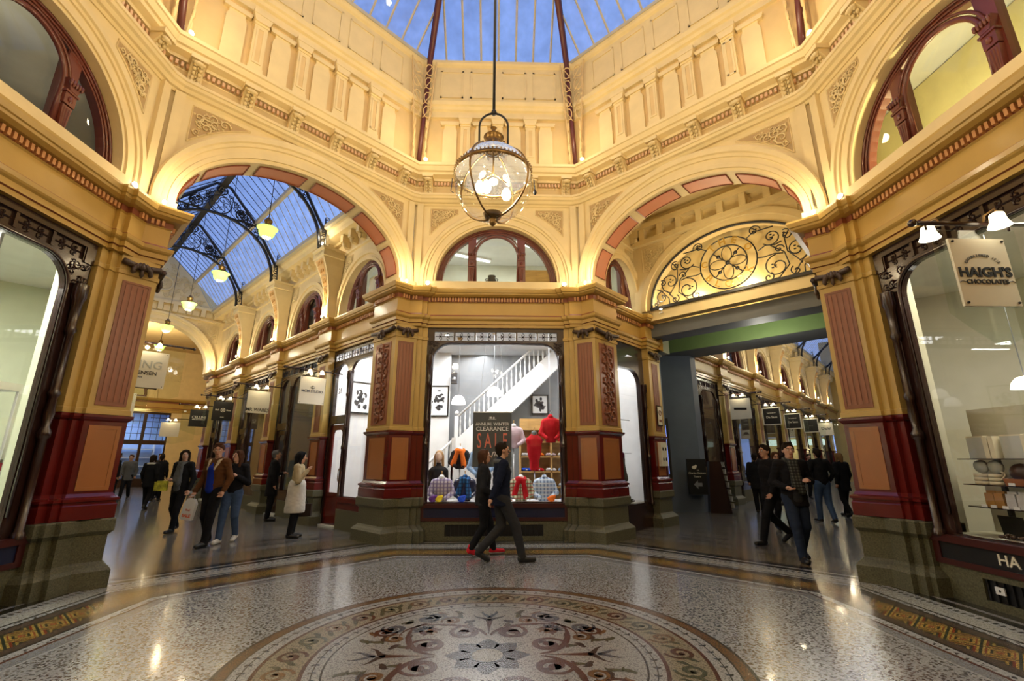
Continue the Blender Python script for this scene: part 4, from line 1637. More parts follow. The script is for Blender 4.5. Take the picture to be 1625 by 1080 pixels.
# iron screen wall, link ceiling and blue wall
w = MB(FACE(7)); tr_ = MB(FACE(7))
arch_wall(w, -2.4, 2.4, 4.95, 9.5, 1.93, 1.55, 5.22, 7.55, 7.8)
w.box(-2.4, 2.4, 7.55, 7.8, 4.90, 5.17)
archivolt(tr_, 1.93, 1.55, 5.22, .30, .34, 7.55, [(0, -.02), (0, .03), (.5, .03), (.55, .06), (1, .05), (1, -.02)], z0=5.17)
spandrels(tr_, 2.0, 1.75, 5.22, 2.1, 6.9, 7.55, 6, .07, .6, .6)
tr_.box(-2.3, 2.3, 7.40, 7.56, 6.98, 7.10); tr_.box(-2.3, 2.3, 7.36, 7.56, 7.40, 7.55)
for i in range(9):
    x = -2.0 + i * .5
    tr_.box(x - .07, x + .07, 7.38, 7.56, 7.10, 7.40)
o = struct(w.build('wall_screen', 'cream')); tr_.build('mouldings', 'cream', o)
struct_roof = MB(FACE(7)); struct_roof.box(-2.5, 2.5, 5.25, 7.6, 7.75, 7.85); struct(struct_roof.build('ceiling_lobby', 'cream'))
w = MB(FACE(7)); w.box(-2.4, 2.4, 7.95, 8.0, 4.9, 7.0); struct(w.build('wall_screen_back', mat('pale_yellow_board', (.85, .66, .30), .6)))
cornice_lamp(FACE(7) @ Matrix.Translation((-1.7, 7.55, 5.05)), 'spotlight at left foot of the wrought iron screen', 'spotlights', 12)
lamp('POINT', FACE(7) @ Vector((.3, 7.84, 5.32)), 30, WARM, .05)
lamp('POINT', FACE(7) @ Vector((-.9, 7.84, 5.32)), 22, WARM, .05)
lamp('POINT', FACE(7) @ Vector((0, 6.4, 5.6)), 60, WARM, .1)
w = MB(FACE(7))
w.box(-2.3, 2.3, 7.82, 8.40, 4.55, 4.88)
w.box(-2.3, 2.3, 8.0, 8.40, 5.15, 5.3, 1); w.box(-4.8, 4.8, 8.4, 11.0, 5.15, 5.3, 1)
w.box(-4.8, 4.8, 11.0, 11.75, 4.72, 5.3, 0); w.box(-4.8, 4.8, 10.55, 11.0, 4.72, 4.76, 0)
w.box(-4.8, 4.8, 10.5, 10.55, 4.72, 5.2, 1)
struct(w.build('ceiling_link', [mat('grey_beam_paint', (.13, .14, .15), .6), 'green']))
w = MB(FACE(7))
w.prism([(-3.6, 10.55), (-2.62, 11.35), (-2.62, 11.75), (-3.7, 11.75)], 0, 5.3)
w.box(-4.9, -3.55, 10.45, 10.75, 0, 5.3); w.box(-4.9, -4.7, 8.5, 10.6, 0, 5.3); w.box(-4.9, -2.3, 8.38, 8.5, 0, 5.3)
w.box(2.6, 4.9, 11.0, 11.75, 0, 5.3); w.box(4.7, 4.9, 8.5, 11, 0, 5.3); w.box(2.3, 4.9, 8.38, 8.5, 0, 5.3)
struct(w.build('wall_link', 'bluew'))
# wrought iron screen with ring of gilt letters
T = FACE(7) @ Matrix.Translation((0, 7.50, 5.17))
scr = thing('iron_screen', 'wrought iron scrollwork screen with ring of gilt letters under the right arch', 'wrought iron screen', T)
b = MB()
R = [(1.93 * math.cos(a), 0, .03 + 1.55 * math.sin(a)) for a in np.linspace(0, PI, 40)]
b.tube(R, .03, 5)
b.box(-1.96, 1.96, -.03, .03, -.02, .05)
for r in (.62, .42):
    b.tube([(r * math.cos(a), -.02, .70 + r * math.sin(a)) for a in np.linspace(0, 2 * PI, 36)[:-1]], .016, 5, closed=True)
for j in range(4):
    a = PI / 4 + j * PI / 2 - PI / 4
    cx, cz = .21 * math.cos(a), .70 + .21 * math.sin(a)
    loop = [(cx + (.19 * math.cos(q)) * math.cos(a) - .11 * math.sin(q) * math.sin(a), -.02, cz + .19 * math.cos(q) * math.sin(a) + .11 * math.sin(q) * math.cos(a)) for q in np.linspace(0, 2 * PI, 18)[:-1]]
    b.tube(loop, .010, 4, closed=True)
    aa = a + PI / 4
    b.tube([(.05 * math.cos(aa), -.02, .70 + .05 * math.sin(aa)), (.40 * math.cos(aa), -.02, .70 + .40 * math.sin(aa))], .014, 4)
    b.blob((.27 * math.cos(aa), -.02, .70 + .27 * math.sin(aa)), (.05, .02, .05), None, 6)
b.blob((0, -.02, .70), (.06, .03, .06))


def cs(pts, r=.014):
    b.tube([(x, 0, z) for x, z in pts], r, 5)


for sg in (-1, 1):
    def sc(cx, cz, r, turns, a0, hd, n=22):
        cs([(sg * x, z) for x, z in spiral(cx, cz, r, turns, a0, n, hd)])
    sc(.98, .33, .27, 1.4, PI * .5, 1); sc(1.38, .60, .27, 1.4, -PI * .5, 1); sc(1.62, .26, .20, 1.4, PI, -1)
    sc(.93, 1.02, .20, 1.4, PI * 1.2, 1); sc(.62, 1.28, .13, 1.3, 0, 1); sc(1.22, .98, .13, 1.3, 2, -1); sc(1.05, .70, .10, 1.2, 0, 1)
    sc(.78, .12, .11, 1.2, 1, -1); sc(1.3, .14, .11, 1.2, 2, 1); sc(1.80, .12, .07, 1.2, 2, 1); sc(1.58, .62, .09, 1.2, 1, 1)
    cs([(sg * .62, .62), (sg * .75, .6), (sg * .95, .62), (sg * 1.12, .58)]); cs([(sg * .70, .05), (sg * .98, .06), (sg * 1.2, .3), (sg * 1.14, .6), (sg * .9, .82)])
    cs([(sg * 1.25, .04), (sg * 1.42, .3), (sg * 1.2, .6), (sg * 1.18, .9), (sg * 1.3, 1.1)]); cs([(sg * 1.45, .02), (sg * 1.46, .2), (sg * 1.65, .45), (sg * 1.75, .5)])
    cs([(sg * .45, 1.15), (sg * .6, 1.25), (sg * .8, 1.25), (sg * 1.0, 1.25)]); cs([(sg * 1.12, .86), (sg * .98, .82), (sg * .8, .86), (sg * .65, .78)])
    for (x, z) in ((.9, .35), (1.36, .64), (1.6, .28), (.95, 1.04), (.62, 1.3), (1.2, 1.0)):
        for q in range(3):
            b.blob((sg * x + .04 * math.cos(q * 2.1), 0, z + .04 * math.sin(q * 2.1)), (.03, .012, .02), None, 6)
b.build('scrollwork', 'iron', scr)
for ch, ang in zip('THE', (126, 97, 68)):
    a = math.radians(ang)
    text(ch, .23, Matrix.Translation((.52 * math.cos(a), -.04, .70 + .52 * math.sin(a))) @ Matrix.Rotation(a - PI / 2, 4, 'Y').inverted() @ Matrix.Rotation(PI / 2, 4, 'X'), 'gilt', scr, 'gilt_letter', .012, .004)
for ch, ang in zip('BLOCK', (212, 240, 268, 296, 326)):
    a = math.radians(ang)
    text(ch, .23, Matrix.Translation((.52 * math.cos(a), -.04, .70 + .52 * math.sin(a))) @ Matrix.Rotation(-(a - PI * 1.5), 4, 'Y') @ Matrix.Rotation(PI / 2, 4, 'X'), 'gilt', scr, 'gilt_letter', .012, .004)
for ch, ang in zip('CO', (172, 26)):
    a = math.radians(ang)
    text(ch, .2, Matrix.Translation((.52 * math.cos(a), -.04, .70 + .52 * math.sin(a))) @ Matrix.Rotation(PI / 2, 4, 'X'), 'gilt', scr, 'gilt_letter', .012, .004)
# link fittings
ac = thing('ceiling_grille', 'long grey louvred air unit under the green soffit behind the iron screen', 'air unit', FACE(7) @ Matrix.Translation((-3.2, 8.9, 4.35)))
b = MB(); b.box(-.7, .9, -.25, .25, 0, .62); b.build('casing', mat('cream_casing', (.45, .42, .28), .5), ac)
b = MB(); b.box(-.6, .8, -.27, -.24, .08, .5); b.build('grille', 'gray', ac)
ls = thing('light_box_sign', 'tall blue lit poster cabinet on the slate blue wall', 'poster cabinet', FACE(7) @ Matrix.Translation((-3.22, 10.16, .95)) @ Matrix.Rotation(math.radians(38), 4, 'Z'))
b = MB(); b.box(-.22, .22, 0, .12, 0, 1.75); b.build('cabinet', 'black', ls)
b = MB(); b.box(-.14, .14, -.01, .02, .15, 1.55); b.build('lit_poster', 'screen', ls)
# ================================================================ shops
def wedge(k, wall, ceil, floor_, backm=None, loft='offw', nm='back'):
    """shop room behind side k, spreading between the two corridors; and the loft room over it"""
    T = FACE(k)
    a0, a1, a2 = (-1.44, 5.45), tA(2.42, 8.30), None
    x2, y2 = a1[0] + 1.25, a1[1] + 1.25
    P = [a0, a1, (x2, y2), (-x2, y2), (-a1[0], a1[1]), (1.44, 5.45)]
    w = MB(T)
    t = .06

    def wallseg(p, q, z0, z1, m):
        p, q = Vector(p), Vector(q)
        u = (q - p).normalized()
        n = Vector((-u.y, u.x)) * t
        w.prism([tuple(p), tuple(q), tuple(q + n), tuple(p + n)], z0, z1, m)
    wallseg(a1, (x2, y2), 0, 4.5, 0)
    if k == 6:
        wallseg(tA(2.48, 5.62), a1, 0, 4.46, 0)
    if k == 2:
        q_ = tA(2.48, 5.62)
        wallseg((-a1[0], a1[1]), (-q_[0], q_[1]), 0, 4.46, 0)
    wallseg((x2, y2), (-x2, y2), 0, 4.5, 1)
    wallseg((-x2, y2), (-a1[0], a1[1]), 0, 4.5, 0)
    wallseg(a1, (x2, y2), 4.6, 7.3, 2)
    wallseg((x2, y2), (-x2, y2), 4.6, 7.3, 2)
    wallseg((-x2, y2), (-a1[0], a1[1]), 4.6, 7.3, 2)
    struct(w.build('wall_shop_' + nm, [wall, backm or wall, loft]))
    in_ = [(-1.9, 5.36), tA(2.36, 5.60), a1, (x2, y2), (-x2, y2), (-a1[0], a1[1]), (-tA(2.36, 5.60)[0], tA(2.36, 5.60)[1]), (1.9, 5.36)]
    c = MB(T)
    c.prism(in_, 4.46, 4.60)
    struct(c.build('ceiling_shop_' + nm, ceil))
    c = MB(T); c.prism(in_, 7.3, 7.4); struct(c.build('ceiling_loft_' + nm, 'white'))
    f = MB(T); f.prism(in_, 0.0, .012); struct(f.build('floor_shop_' + nm, floor_))
    p = MB(T); p.box(-1.43, 1.43, 5.30, 6.1, .30, .68); struct(p.build('trim_display_' + nm, wall))
    p = MB(T)
    p.box(-1.45, -1.37, 5.30, 5.6, .6, 4.46); p.box(1.37, 1.45, 5.30, 5.6, .6, 4.46); struct(p.build('trim_jamb_' + nm, wall))


M['pgreen'] = mat('pale_green_room', (.62, .66, .48), .6)
M['olive'] = mat('warm_grey_room', (.46, .44, .32), .6)
M['woodf'] = mat('dark_board_floor', (.10, .07, .05), .4)
M['beech'] = mat('beech_wood', (.55, .34, .12), .4, var=.2, stretch=(1, 1, 6))
wedge(0, 'white', 'white', 'woodf', 'gray', 'offw', 'back')
wedge(2, 'pgreen', 'white', 'woodf', None, mat('dull_green_loft_paint', (.16, .17, .10), .7), 'left')  # left loft walls are a dull greenish grey
wedge(6, 'olive', 'white', 'woodf', None, mat('yellow_loft_paint', (.82, .76, .42), .6), 'right')
WINT = {0: 'big shop window with the dark sale poster, straight ahead', 2: 'pale lit shop window at the left edge of the photo', 6: 'chocolate shop window at the right edge with loaded shelves', 4: 'shop window behind the viewer'}
big_window(FACE(0) @ Matrix.Translation((0, 5.18, 0)), WINT[0], panel_txt=("MORRIS'S" if False else 'MO', .11, -.30, 'LEFT'))
big_window(FACE(2) @ Matrix.Translation((0, 5.20, 0)), WINT[2], hw=1.42, inset=.28)
big_window(FACE(6) @ Matrix.Translation((0, 5.20, 0)), WINT[6], hw=1.42, inset=.28, panel_txt=('HA', .15, -.72, 'LEFT'), panel='black')
big_window(FACE(4) @ Matrix.Translation((0, 5.20, 0)), WINT[4])
b = MB(FACE(4)); b.box(-2, 2, 5.45, 5.55, 0, 7.3); struct(b.build('wall_shop_near', 'pgreen'))
for k, s in ((3, 1), (3, -1), (5, 1), (5, -1)):
    pass
b = MB(); b.T = FACE(3); b.box(-2.6, 2.6, 5.9, 6.1, 0, 7.5); b.T = FACE(5); b.box(-2.6, 2.6, 5.9, 6.1, 0, 7.5)
struct(b.build('wall_behind', 'ochre'))
LUNL = {0: 'arched three light window over the sale shopfront', 2: 'large dim arched window at top left', 6: 'large glowing arched window at top right', 4: 'arched window behind the viewer'}
for k in (0, 2, 4, 6):
    lunette(FACE(k) @ Matrix.Translation((0, 5.17, 0)), LUNL[k])
b = MB(FACE(4)); b.box(-2, 2, 5.6, 5.7, 4.9, 7.3)
# vacant corners above the piers: spotlights on the cornice corners
pl = {0: ('over the broad pier left of the sale window', 'over the broad pier right of the sale window'), 2: ('over the near left pier', 'over the far left pier by the corridor'), 6: ('over the far right pier by the corridor', 'over the near right pier'), 4: ('over the pier behind at right', 'over the pier behind at left')}
for k in (0, 2, 6, 4):
    for j, sg in enumerate((-1, 1)):
        T = FACE(k) @ Matrix.Translation((sg * 1.93, 4.90, 5.045)) @ Matrix.Rotation(-sg * .35, 4, 'Z')
        cornice_lamp(T, 'glowing white spotlight on the cornice ' + pl[k][j], 'rotunda spotlights', 0)
        T2 = FACE(k) @ Matrix.Translation((sg * 1.47, 5.0, 5.045))
        if k != 4:
            cornice_lamp(T2, 'small spotlight beside the arched window, ' + pl[k][j], 'rotunda spotlights', 0)
# lit tubes and fittings in the loft behind the middle arched window
for i, (x0, y0, x1, y1) in enumerate([(-1.6, 6.2, -.5, 6.2), (-1.9, 7.6, -.2, 8.4), (.7, 7.2, 2.2, 8.3)]):
    T = FACE(0) @ Matrix.Translation(((x0 + x1) / 2, (y0 + y1) / 2, 7.2)) @ Matrix.Rotation(math.atan2(y1 - y0, x1 - x0), 4, 'Z')
    L = math.hypot(x1 - x0, y1 - y0) / 2
    t = thing('fluorescent_light', ['bright fluorescent tube nearest the middle arched window', 'fluorescent tube deep in the loft, left', 'fluorescent tube deep in the loft, right'][i], 'ceiling light', T, 'loft tube lights')
    b = MB(); b.box(-L, L, -.06, .06, .04, .1); b.build('fitting', 'white', t)
    b = MB(); b.box(-L * .96, L * .96, -.025, .025, 0, .04); b.build('tube', 'tube', t)
b = MB(); b.box(-.45, .45, -.02, .02, 0, 1.5)
tag(b.build('partition_screen', 'beech'), 'yellow timber partition behind the right light of the middle arched window', 'partition').matrix_world = FACE(0) @ Matrix.Translation((.95, 6.4, 4.6))
t = thing('coffee_urn', 'dark vase silhouette standing in the middle arched window', 'vase', FACE(0) @ Matrix.Translation((-.12, 5.95, 5.42)))
b = MB(); b.lathe([(.0, 0), (.07, 0), (.05, .05), (.09, .14), (.11, .22), (.08, .28), (.10, .32)], seg=14); b.build('body', 'dkgray', t)
b = MB(); b.tube([(-.09, 0, .28), (-.15, 0, .24), (-.10, 0, .14)], .012, 5); b.tube([(.09, 0, .28), (.15, 0, .24), (.10, 0, .14)], .012, 5); b.build('handle', 'dkgray', t)
b = MB(); b.box(-.8, .8, -.3, .3, .0, .04); b.box(-.75, -.7, -.25, .25, -.78, 0); b.box(.7, .75, -.25, .25, -.78, 0)
tag(b.build('loft_table', 'gray'), 'grey table carrying the vase behind the middle arched window', 'table').matrix_world = FACE(0) @ Matrix.Translation((-.12, 6.0, 5.38))

F0 = FACE(0)
M['lit_dome'] = mat('lit_dome_glass', (.95, .95, .9), .4, emit=(1, .97, .88), es=1.8)


def at(k, x, y, z, rz=0):
    return FACE(k) @ Matrix.Translation((x, y, z)) @ Matrix.Rotation(rz, 4, 'Z')


# pendants
for i, (x, y, z) in enumerate([(-.91, 6.9, 2.80), (-.04, 6.3, 2.92)]):
    t = thing('dome_pendant', ['white dome pendant lamp at left inside the sale shop', 'white dome pendant lamp in the middle above the sale poster'][i], 'pendant lamp', at(0, x, y, z), 'white dome pendants')
    b = MB(); b.lathe([(0, .22), (.05, .215), (.11, .18), (.15, .12), (.17, .03), (.17, 0), (.155, 0), (.13, .1), (0, .19)], seg=20); b.build('shade', mat('lit_opal_shade', (.95, .95, .95), .4, emit=(1, .98, .95), es=1.6), t)
    b = MB(); b.tube([(0, 0, .21), (0, 0, 4.46 - z)], .006, 5); b.build('cord', 'gray', t)
    b = MB(); b.lathe([(.0, 0), (.05, .0), (.07, .05), (.0, .05)], (0, 0, 4.41 - z), 12); b.build('ceiling_rose', 'beech', t)
    b = MB(); b.blob((0, 0, .06), .05); b.build('bulb', 'glow', t)
# staircase
st = thing('staircase', 'white staircase with turned balusters climbing right behind the sale poster', 'staircase', at(0, 0, 8.2, 0))
b = MB()
s0, s1 = -1.06, 1.9
sl = .93
up = lambda x: 2.02 + (x - s0) * sl          # string top
b.slab([(s0, up(s0)), (s1, up(s1)), (s1, up(s1) - .62), (s0 + .1, up(s0) - .62), (s0, up(s0) - .2)], -.04, .5)
lo_ = lambda x: 1.42 + (x - s0) * sl
b.slab([(s0 - 1.3, lo_(s0 - 1.3)), (s0, lo_(s0)), (s0, lo_(s0) - .5), (s0 - 1.3, max(0, lo_(s0 - 1.3) - .5))], -.65, -.1)
b.box(s0 - .12, s0 + 1.0, -.6, -.5, 0, 1.32)
b.build('string', 'white', st)
b = MB()
b.tube([(s0, 0, up(s0) + .58), (s1, 0, up(s1) + .58)], .035, 6)
b.tube([(s0 - 1.3, -.6, lo_(s0 - 1.3) + .58), (s0, -.6, lo_(s0) + .58)], .035, 6)
b.build('handrail', 'white', st)
for i in range(22):
    x = s0 + .1 + i * .125
    b = MB(); h = .56; b.lathe([(.014, 0), (.025, .04), (.03, .15), (.012, .3), (.02, .4), (.012, .44), (.014, h)], (x, 0, up(x)), 6); b.build('baluster', 'white', st)
for i in range(9):
    x = s0 - 1.2 + i * .14
    b = MB(); b.lathe([(.014, 0), (.025, .04), (.03, .15), (.012, .3), (.02, .4), (.014, .56)], (x, -.6, lo_(x)), 6); b.build('baluster', 'white', st)
b = MB(); b.box(s0 - .05, s0 + .05, -.05, .05, lo_(s0) - .2, up(s0) + .62); b.blob((s0, 0, up(s0) + .70), .06); b.box(s0 - .05, s0 + .05, -.65, -.55, 0, lo_(s0) + .62); b.build('newel', 'white', st)
w = MB(F0); w.box(-4.2, -1.30, 8.55, 8.62, 0, 4.46); struct(w.build('wall_partition', 'white'))


def picture(T, w, h, label, seed, group='framed pictures in the sale shop'):
    t = thing('framed_picture', label, 'picture', T, group)
    b = MB(); b.box(-w, w, -.03, 0, -h, -h + .035); b.box(-w, w, -.03, 0, h - .035, h); b.box(-w, -w + .035, -.03, 0, -h, h); b.box(w - .035, w, -.03, 0, -h, h); b.build('frame', 'black', t)
    b = MB(); b.box(-w + .03, w - .03, -.012, -.005, -h + .03, h - .03); m_ = b.build('mount', 'white', t)
    b = MB(); rnd = random.Random(seed)
    for i in range(26):
        a, c = rnd.gauss(0, w * .25), rnd.gauss(0, h * .28)
        b.blob((max(-w * .6, min(w * .6, a)), -.014, max(-h * .65, min(h * .65, c))), (rnd.uniform(.02, .06), .003, rnd.uniform(.02, .07)), None, 6)
    b.build('print', 'dkgray', m_)


picture(at(0, -1.62, 8.53, 3.08), .30, .43, 'large black framed print at left inside the sale shop', 1)
picture(at(0, 1.24, 8.78, 3.02), .24, .28, 'small black framed print of a dark figure at right inside the sale shop', 2)
picture(FACE(0) @ Matrix.Translation((-3.62, 8.05, 3.1)) @ Matrix.Rotation(PI / 4, 4, 'Z'), .3, .42, 'black framed portrait seen through the narrow corridor window', 3)
t = thing('wall_speaker', 'small dark speaker on the wall left of the staircase', 'speaker', at(0, -1.18, 8.5, 3.55)); b = MB(); b.box(-.08, .08, -.16, 0, 0, .3); b.build('cabinet', 'dkgray', t); b = MB(); b.lathe([(.0, 0), (.06, 0), (.0, .01)], (0, 0, 0), 12); bo = b.build('cone', 'steel', t); bo.matrix_local = Matrix.Translation((0, -.165, .12)) @ Matrix.Rotation(PI / 2, 4, 'X')
# sale poster
T = at(0, -.06, 5.42, 1.36)
t = thing('sale_poster', 'dark hanging poster reading ANNUAL WINTER CLEARANCE SALE on now', 'poster', T)
b = MB(); b.box(-.40, .40, 0, .012, 0, 1.10); po = b.build('banner', mat('slate_banner', (.035, .038, .045), .5), t)
b = MB(); b.box(-.41, .41, -.012, .02, 1.09, 1.115); b.build('rail', 'steel', t)
b = MB(); b.tube([(-.3, 0, 1.1), (-.1, 0, 3.09)], .003, 4); b.tube([(.3, 0, 1.1), (.1, 0, 3.09)], .003, 4); b.build('cord', 'steel', t)
text('ANNUAL WINTER', .085, TX(0, -.006, .855), 'white', po, sx=1.0, bold=.0015)
text('CLEARANCE', .118, TX(0, -.006, .755), 'white', po, sx=1.02, bold=.002)
M['coral'] = mat('coral_ink', (.75, .16, .10), .5)
text('S A L E', .43, TX(0, -.006, .505), 'coral', po, sx=.50, bold=.002)
text('on now', .20, TX(.02, -.006, .27), 'white', po, sx=.9, shear=.35)
text('MORTON', .022, TX(0, -.006, .955), 'white', po) if False else None
b = MB(); b.box(-.06, -.01, -.004, 0, .97, 1.01); b.blob((.03, -.002, .985), (.02, .003, .025)); b.box(-.08, .08, -.004, 0, .95, .957); b.build('emblem', 'white', po)


def shirt_form(T, label, m, w=.20, h=.46, sleeves=True, collar='white', extra=None, group='shirts displayed in the sale window', tie=None, scarf=None, neck=True):
    t = thing('shirt_form', label, 'shirt display', T, group)
    s = SD()
    s.ell((0, 0, h * .62), (w, .11, h * .40), .04)
    s.cap((-w * .72, 0, h * .80), (w * .72, 0, h * .80), .07, k=.05)
    s.cap((0, 0, .04), (0, 0, h * .6), w * .62, w * .66, k=.05, fy=1.3)
    if sleeves:
        for sg in (-1, 1):
            s.cap((sg * w * .82, 0, h * .76), (sg * w * 1.22, -.03, h * .35), .062, .052, k=.03)
            s.cap((sg * w * 1.22, -.03, h * .35), (sg * w * .55, -.15, h * .16), .05, .04, k=.02)
    s.half(2, 0.0, -1)
    s.build('shirt', m, t, h=.016, wob=.004, seed=w * 90)
    c = SD(); c.cap((0, -.01, h * .93), (0, -.01, h * 1.0), .055, .062, k=.01, fy=1.0); c.build('collar', collar, t, h=.012)
    if neck:
        c = MB(); c.lathe([(0, 0), (.028, 0), (.03, .03), (.008, .05), (.008, .10), (.016, .12), (0, .14)], (0, 0, h * 1.0), 10); c.build('neck_knob', 'beech', t)
    if tie:
        c = MB(); c.slab([(-.018, h * .95), (.018, h * .95), (.012, h * .90), (.035, h * .45), (0, h * .38), (-.035, h * .45), (-.012, h * .90)], -.155, -.115); c.build('tie', tie, t)
    if scarf:
        c = SD()
        for i in range(12):
            a, b_ = i * PI / 6, (i + 1) * PI / 6
            c.cap((.085 * math.cos(a), .08 * math.sin(a) - .02, h * .92 + .02 * math.sin(a * 2)), (.085 * math.cos(b_), .08 * math.sin(b_) - .02, h * .92 + .02 * math.sin(b_ * 2)), .04, k=.02)
        c.cap((.04, -.10, h * .88), (.10, -.13, h * .2), .045, .06, k=.03)
        c.cap((-.05, -.10, h * .88), (-.14, -.10, h * .25), .045, .06, k=.03)
        c.build('scarf', scarf, t, h=.015, wob=.004)
    if extra:
        extra(t)
    return t


plaid('pl_purple', (.55, .5, .55), (.12, .08, .2), (.2, .15, .3)); plaid('pl_blue', (.02, .06, .16), (.04, .2, .5), (.01, .02, .05)); plaid('pl_green', (.6, .6, .45), (.05, .15, .05), (.3, .03, .03)); plaid('pl_sky', (.45, .58, .75), (.08, .13, .3), (.7, .75, .8))
cloth('navy', (.012, .018, .045)); cloth('scarlet', (.45, .012, .02)); cloth('charcoal', (.02, .02, .022)); cloth('pinkish', (.5, .4, .44)); cloth('skyshirt', (.32, .48, .72)); cloth('orange', (.75, .16, .02)); cloth('plum', (.09, .02, .08)); cloth('greyknit', (.16, .17, .17)); cloth('wht', (.6, .6, .62)); cloth('yellow', (.8, .6, .03)); cloth('royal', (.02, .07, .5)); cloth('purple', (.13, .04, .2))


def folded(T, label, m, w=.13, d=.10, n=1, group='folded clothes'):
    t = thing('folded_garment', label, 'folded garment', T, group)
    s = SD()
    s.cap((-w + .03, 0, .03), (w - .03, 0, .03), .03, k=.02, fy=.33)
    s.cap((-w + .04, -.02, .055), (w - .05, -.01, .05), .025, k=.02, fy=.3)
    s.half(2, 0.0, -1)
    s.build('folded_cloth', m, t, h=.014, wob=.003)
    c = MB(); c.box(-.02, .02, -d - .012, -d + .0, .03, .055); c.build('label_tag', 'white', t)
    return t


PZ = .682
shirt_form(at(0, -1.09, 5.62, PZ), 'purple and white checked shirt display at left of the sale window', 'pl_purple')
shirt_form(at(0, -.62, 5.72, PZ), 'navy jacket over blue plaid shirt, second display from left in the sale window', 'navy', collar='pl_blue', scarf='pl_blue')
shirt_form(at(0, .54, 5.66, PZ), 'green check shirt with red scarf in the sale window', 'pl_green', scarf='scarlet')
shirt_form(at(0, 1.03, 5.68, PZ), 'pale blue checked shirt at right of the sale window', 'pl_sky', collar='pl_sky')


def rib_stand(z, m='steel'):
    def f(t):
        c = MB(); c.tube([(0, 0, 0), (0, 0, -z)], .015, 6); c.lathe([(0, 0), (.13, 0), (.12, .015), (0, .02)], (0, 0, -z), 16); c.build('stand', m, t)
    return f


shirt_form(at(0, -.30, 5.95, 1.12), 'navy waistcoat over sky blue shirt and tie on a tall stand beside the poster', 'skyshirt', w=.21, h=.62, tie='navy', collar='skyshirt', extra=rib_stand(.44))
c_ = SD(); c_.ell((.0, -.02, .35), (.23, .135, .33), .03); c_.half(1, -.12, -1)
shirt_form(at(0, .85, 5.95, 1.28), 'long scarlet jumper on a grey dress form in the sale window', 'scarlet', w=.16, h=.78, sleeves=False, collar='greyknit', extra=rib_stand(.60), scarf=None)
shirt_form(at(0, -.78, 6.25, 1.30), 'dark jacket with bright orange scarf on a stand at left of the poster', 'charcoal', w=.17, h=.42, scarf='orange', extra=rib_stand(.62))
shirt_form(at(0, .42, 6.5, 1.75), 'pale pink shirt on a high stand just right of the poster', 'pinkish', w=.19, h=.5, collar='wht', extra=rib_stand(1.74))
shirt_form(at(0, 1.22, 6.0, 1.86), 'scarlet jumper on a hanger at the right side of the sale window', 'scarlet', w=.18, h=.56, collar='scarlet', neck=False, extra=lambda t: (lambda c: (c.tube([(0, 0, .56), (0, 0, .66), (.03, 0, .69), (0, 0, .72), (0, .0, 2.6)], .006, 5), c.build('hanger', 'steel', t)))(MB()))
# woman mannequin with blond hair, high black collar
t = thing('mannequin', 'female mannequin with fair hair and black polo neck at left of sale window', 'mannequin', at(0, -1.22, 6.05, .682))
s = SD(); s.cap((0, 0, .1), (0, 0, .55), .14, .15, k=.05, fy=1.4); s.cap((-.13, 0, .60), (.13, 0, .60), .06, k=.05); s.cap((0, 0, .62), (0, 0, .74), .055, .05, k=.02)
for sg in (-1, 1): s.cap((sg * .17, 0, .58), (sg * .2, 0, .15), .045, .035, k=.02)
s.half(2, .0, -1); s.build('polo_neck', 'charcoal', t, h=.015)
s = SD(); s.ell((0, -.01, .88), (.075, .09, .11), .02); s.ell((0, -.07, .83), (.04, .04, .05), .03); s.cap((0, -.09, .88), (0, -.11, .855), .01, .013, k=.01); s.cap((0, 0, .72), (0, 0, .84), .045, k=.02); s.build('head', mat('mannequin_skin', (.6, .42, .3), .5), t, h=.01)
s = SD(); s.ell((0, .03, .93), (.09, .10, .09), .02); s.cap((-.075, .02, .9), (-.09, .02, .68), .035, .03, k=.02); s.cap((.075, .02, .9), (.09, .02, .68), .035, .03, k=.02); s.build('hair', mat('fair_hair', (.35, .2, .07), .6), t, h=.012)
# shelving with folded shirts at right
t = thing('shirt_shelving', 'pale timber shelving of folded shirts at right inside the sale shop', 'shelves', at(0, 1.35, 7.3, 0))
b = MB()
for z in (.5, .85, 1.2, 1.55, 1.9, 2.2):
    b.box(-.75, .75, -.18, .18, z, z + .03)
for x in (-.75, 0, .75):
    b.box(x - .02, x + .02, -.18, .18, 0, 2.25)
b.box(-.75, .75, .15, .18, 0, 2.5); b.box(-.75, .75, -.19, -.15, 2.2, 2.48)
b.build('rack', 'beech', t)
cols = ['wht', 'orange', 'skyshirt', 'pinkish', 'navy', 'wht', 'royal', 'greyknit', 'scarlet', 'wht']
n = 0
F0_ = None
for r, z in enumerate((.53, .88, 1.23, 1.58, 1.93)):
    for c in range(5):
        m = cols[(r * 3 + c * 2) % 10]
        x = -.6 + c * .3
        lab = '%s folded shirt in the %s row up, %s from left on the timber shelving' % ({'wht': 'white', 'orange': 'orange', 'skyshirt': 'sky blue', 'pinkish': 'pink', 'navy': 'navy', 'royal': 'royal blue', 'greyknit': 'grey', 'scarlet': 'scarlet'}[m], ORD[r], ORD[c])
        if F0_ is None:
            F0_ = {}
        T = at(0, 1.35 + x, 7.22, z + .001)
        if m not in F0_:
            F0_[m] = folded(T, lab, m)
        else:
            copy_thing(F0_[m], T, lab, 'folded clothes')
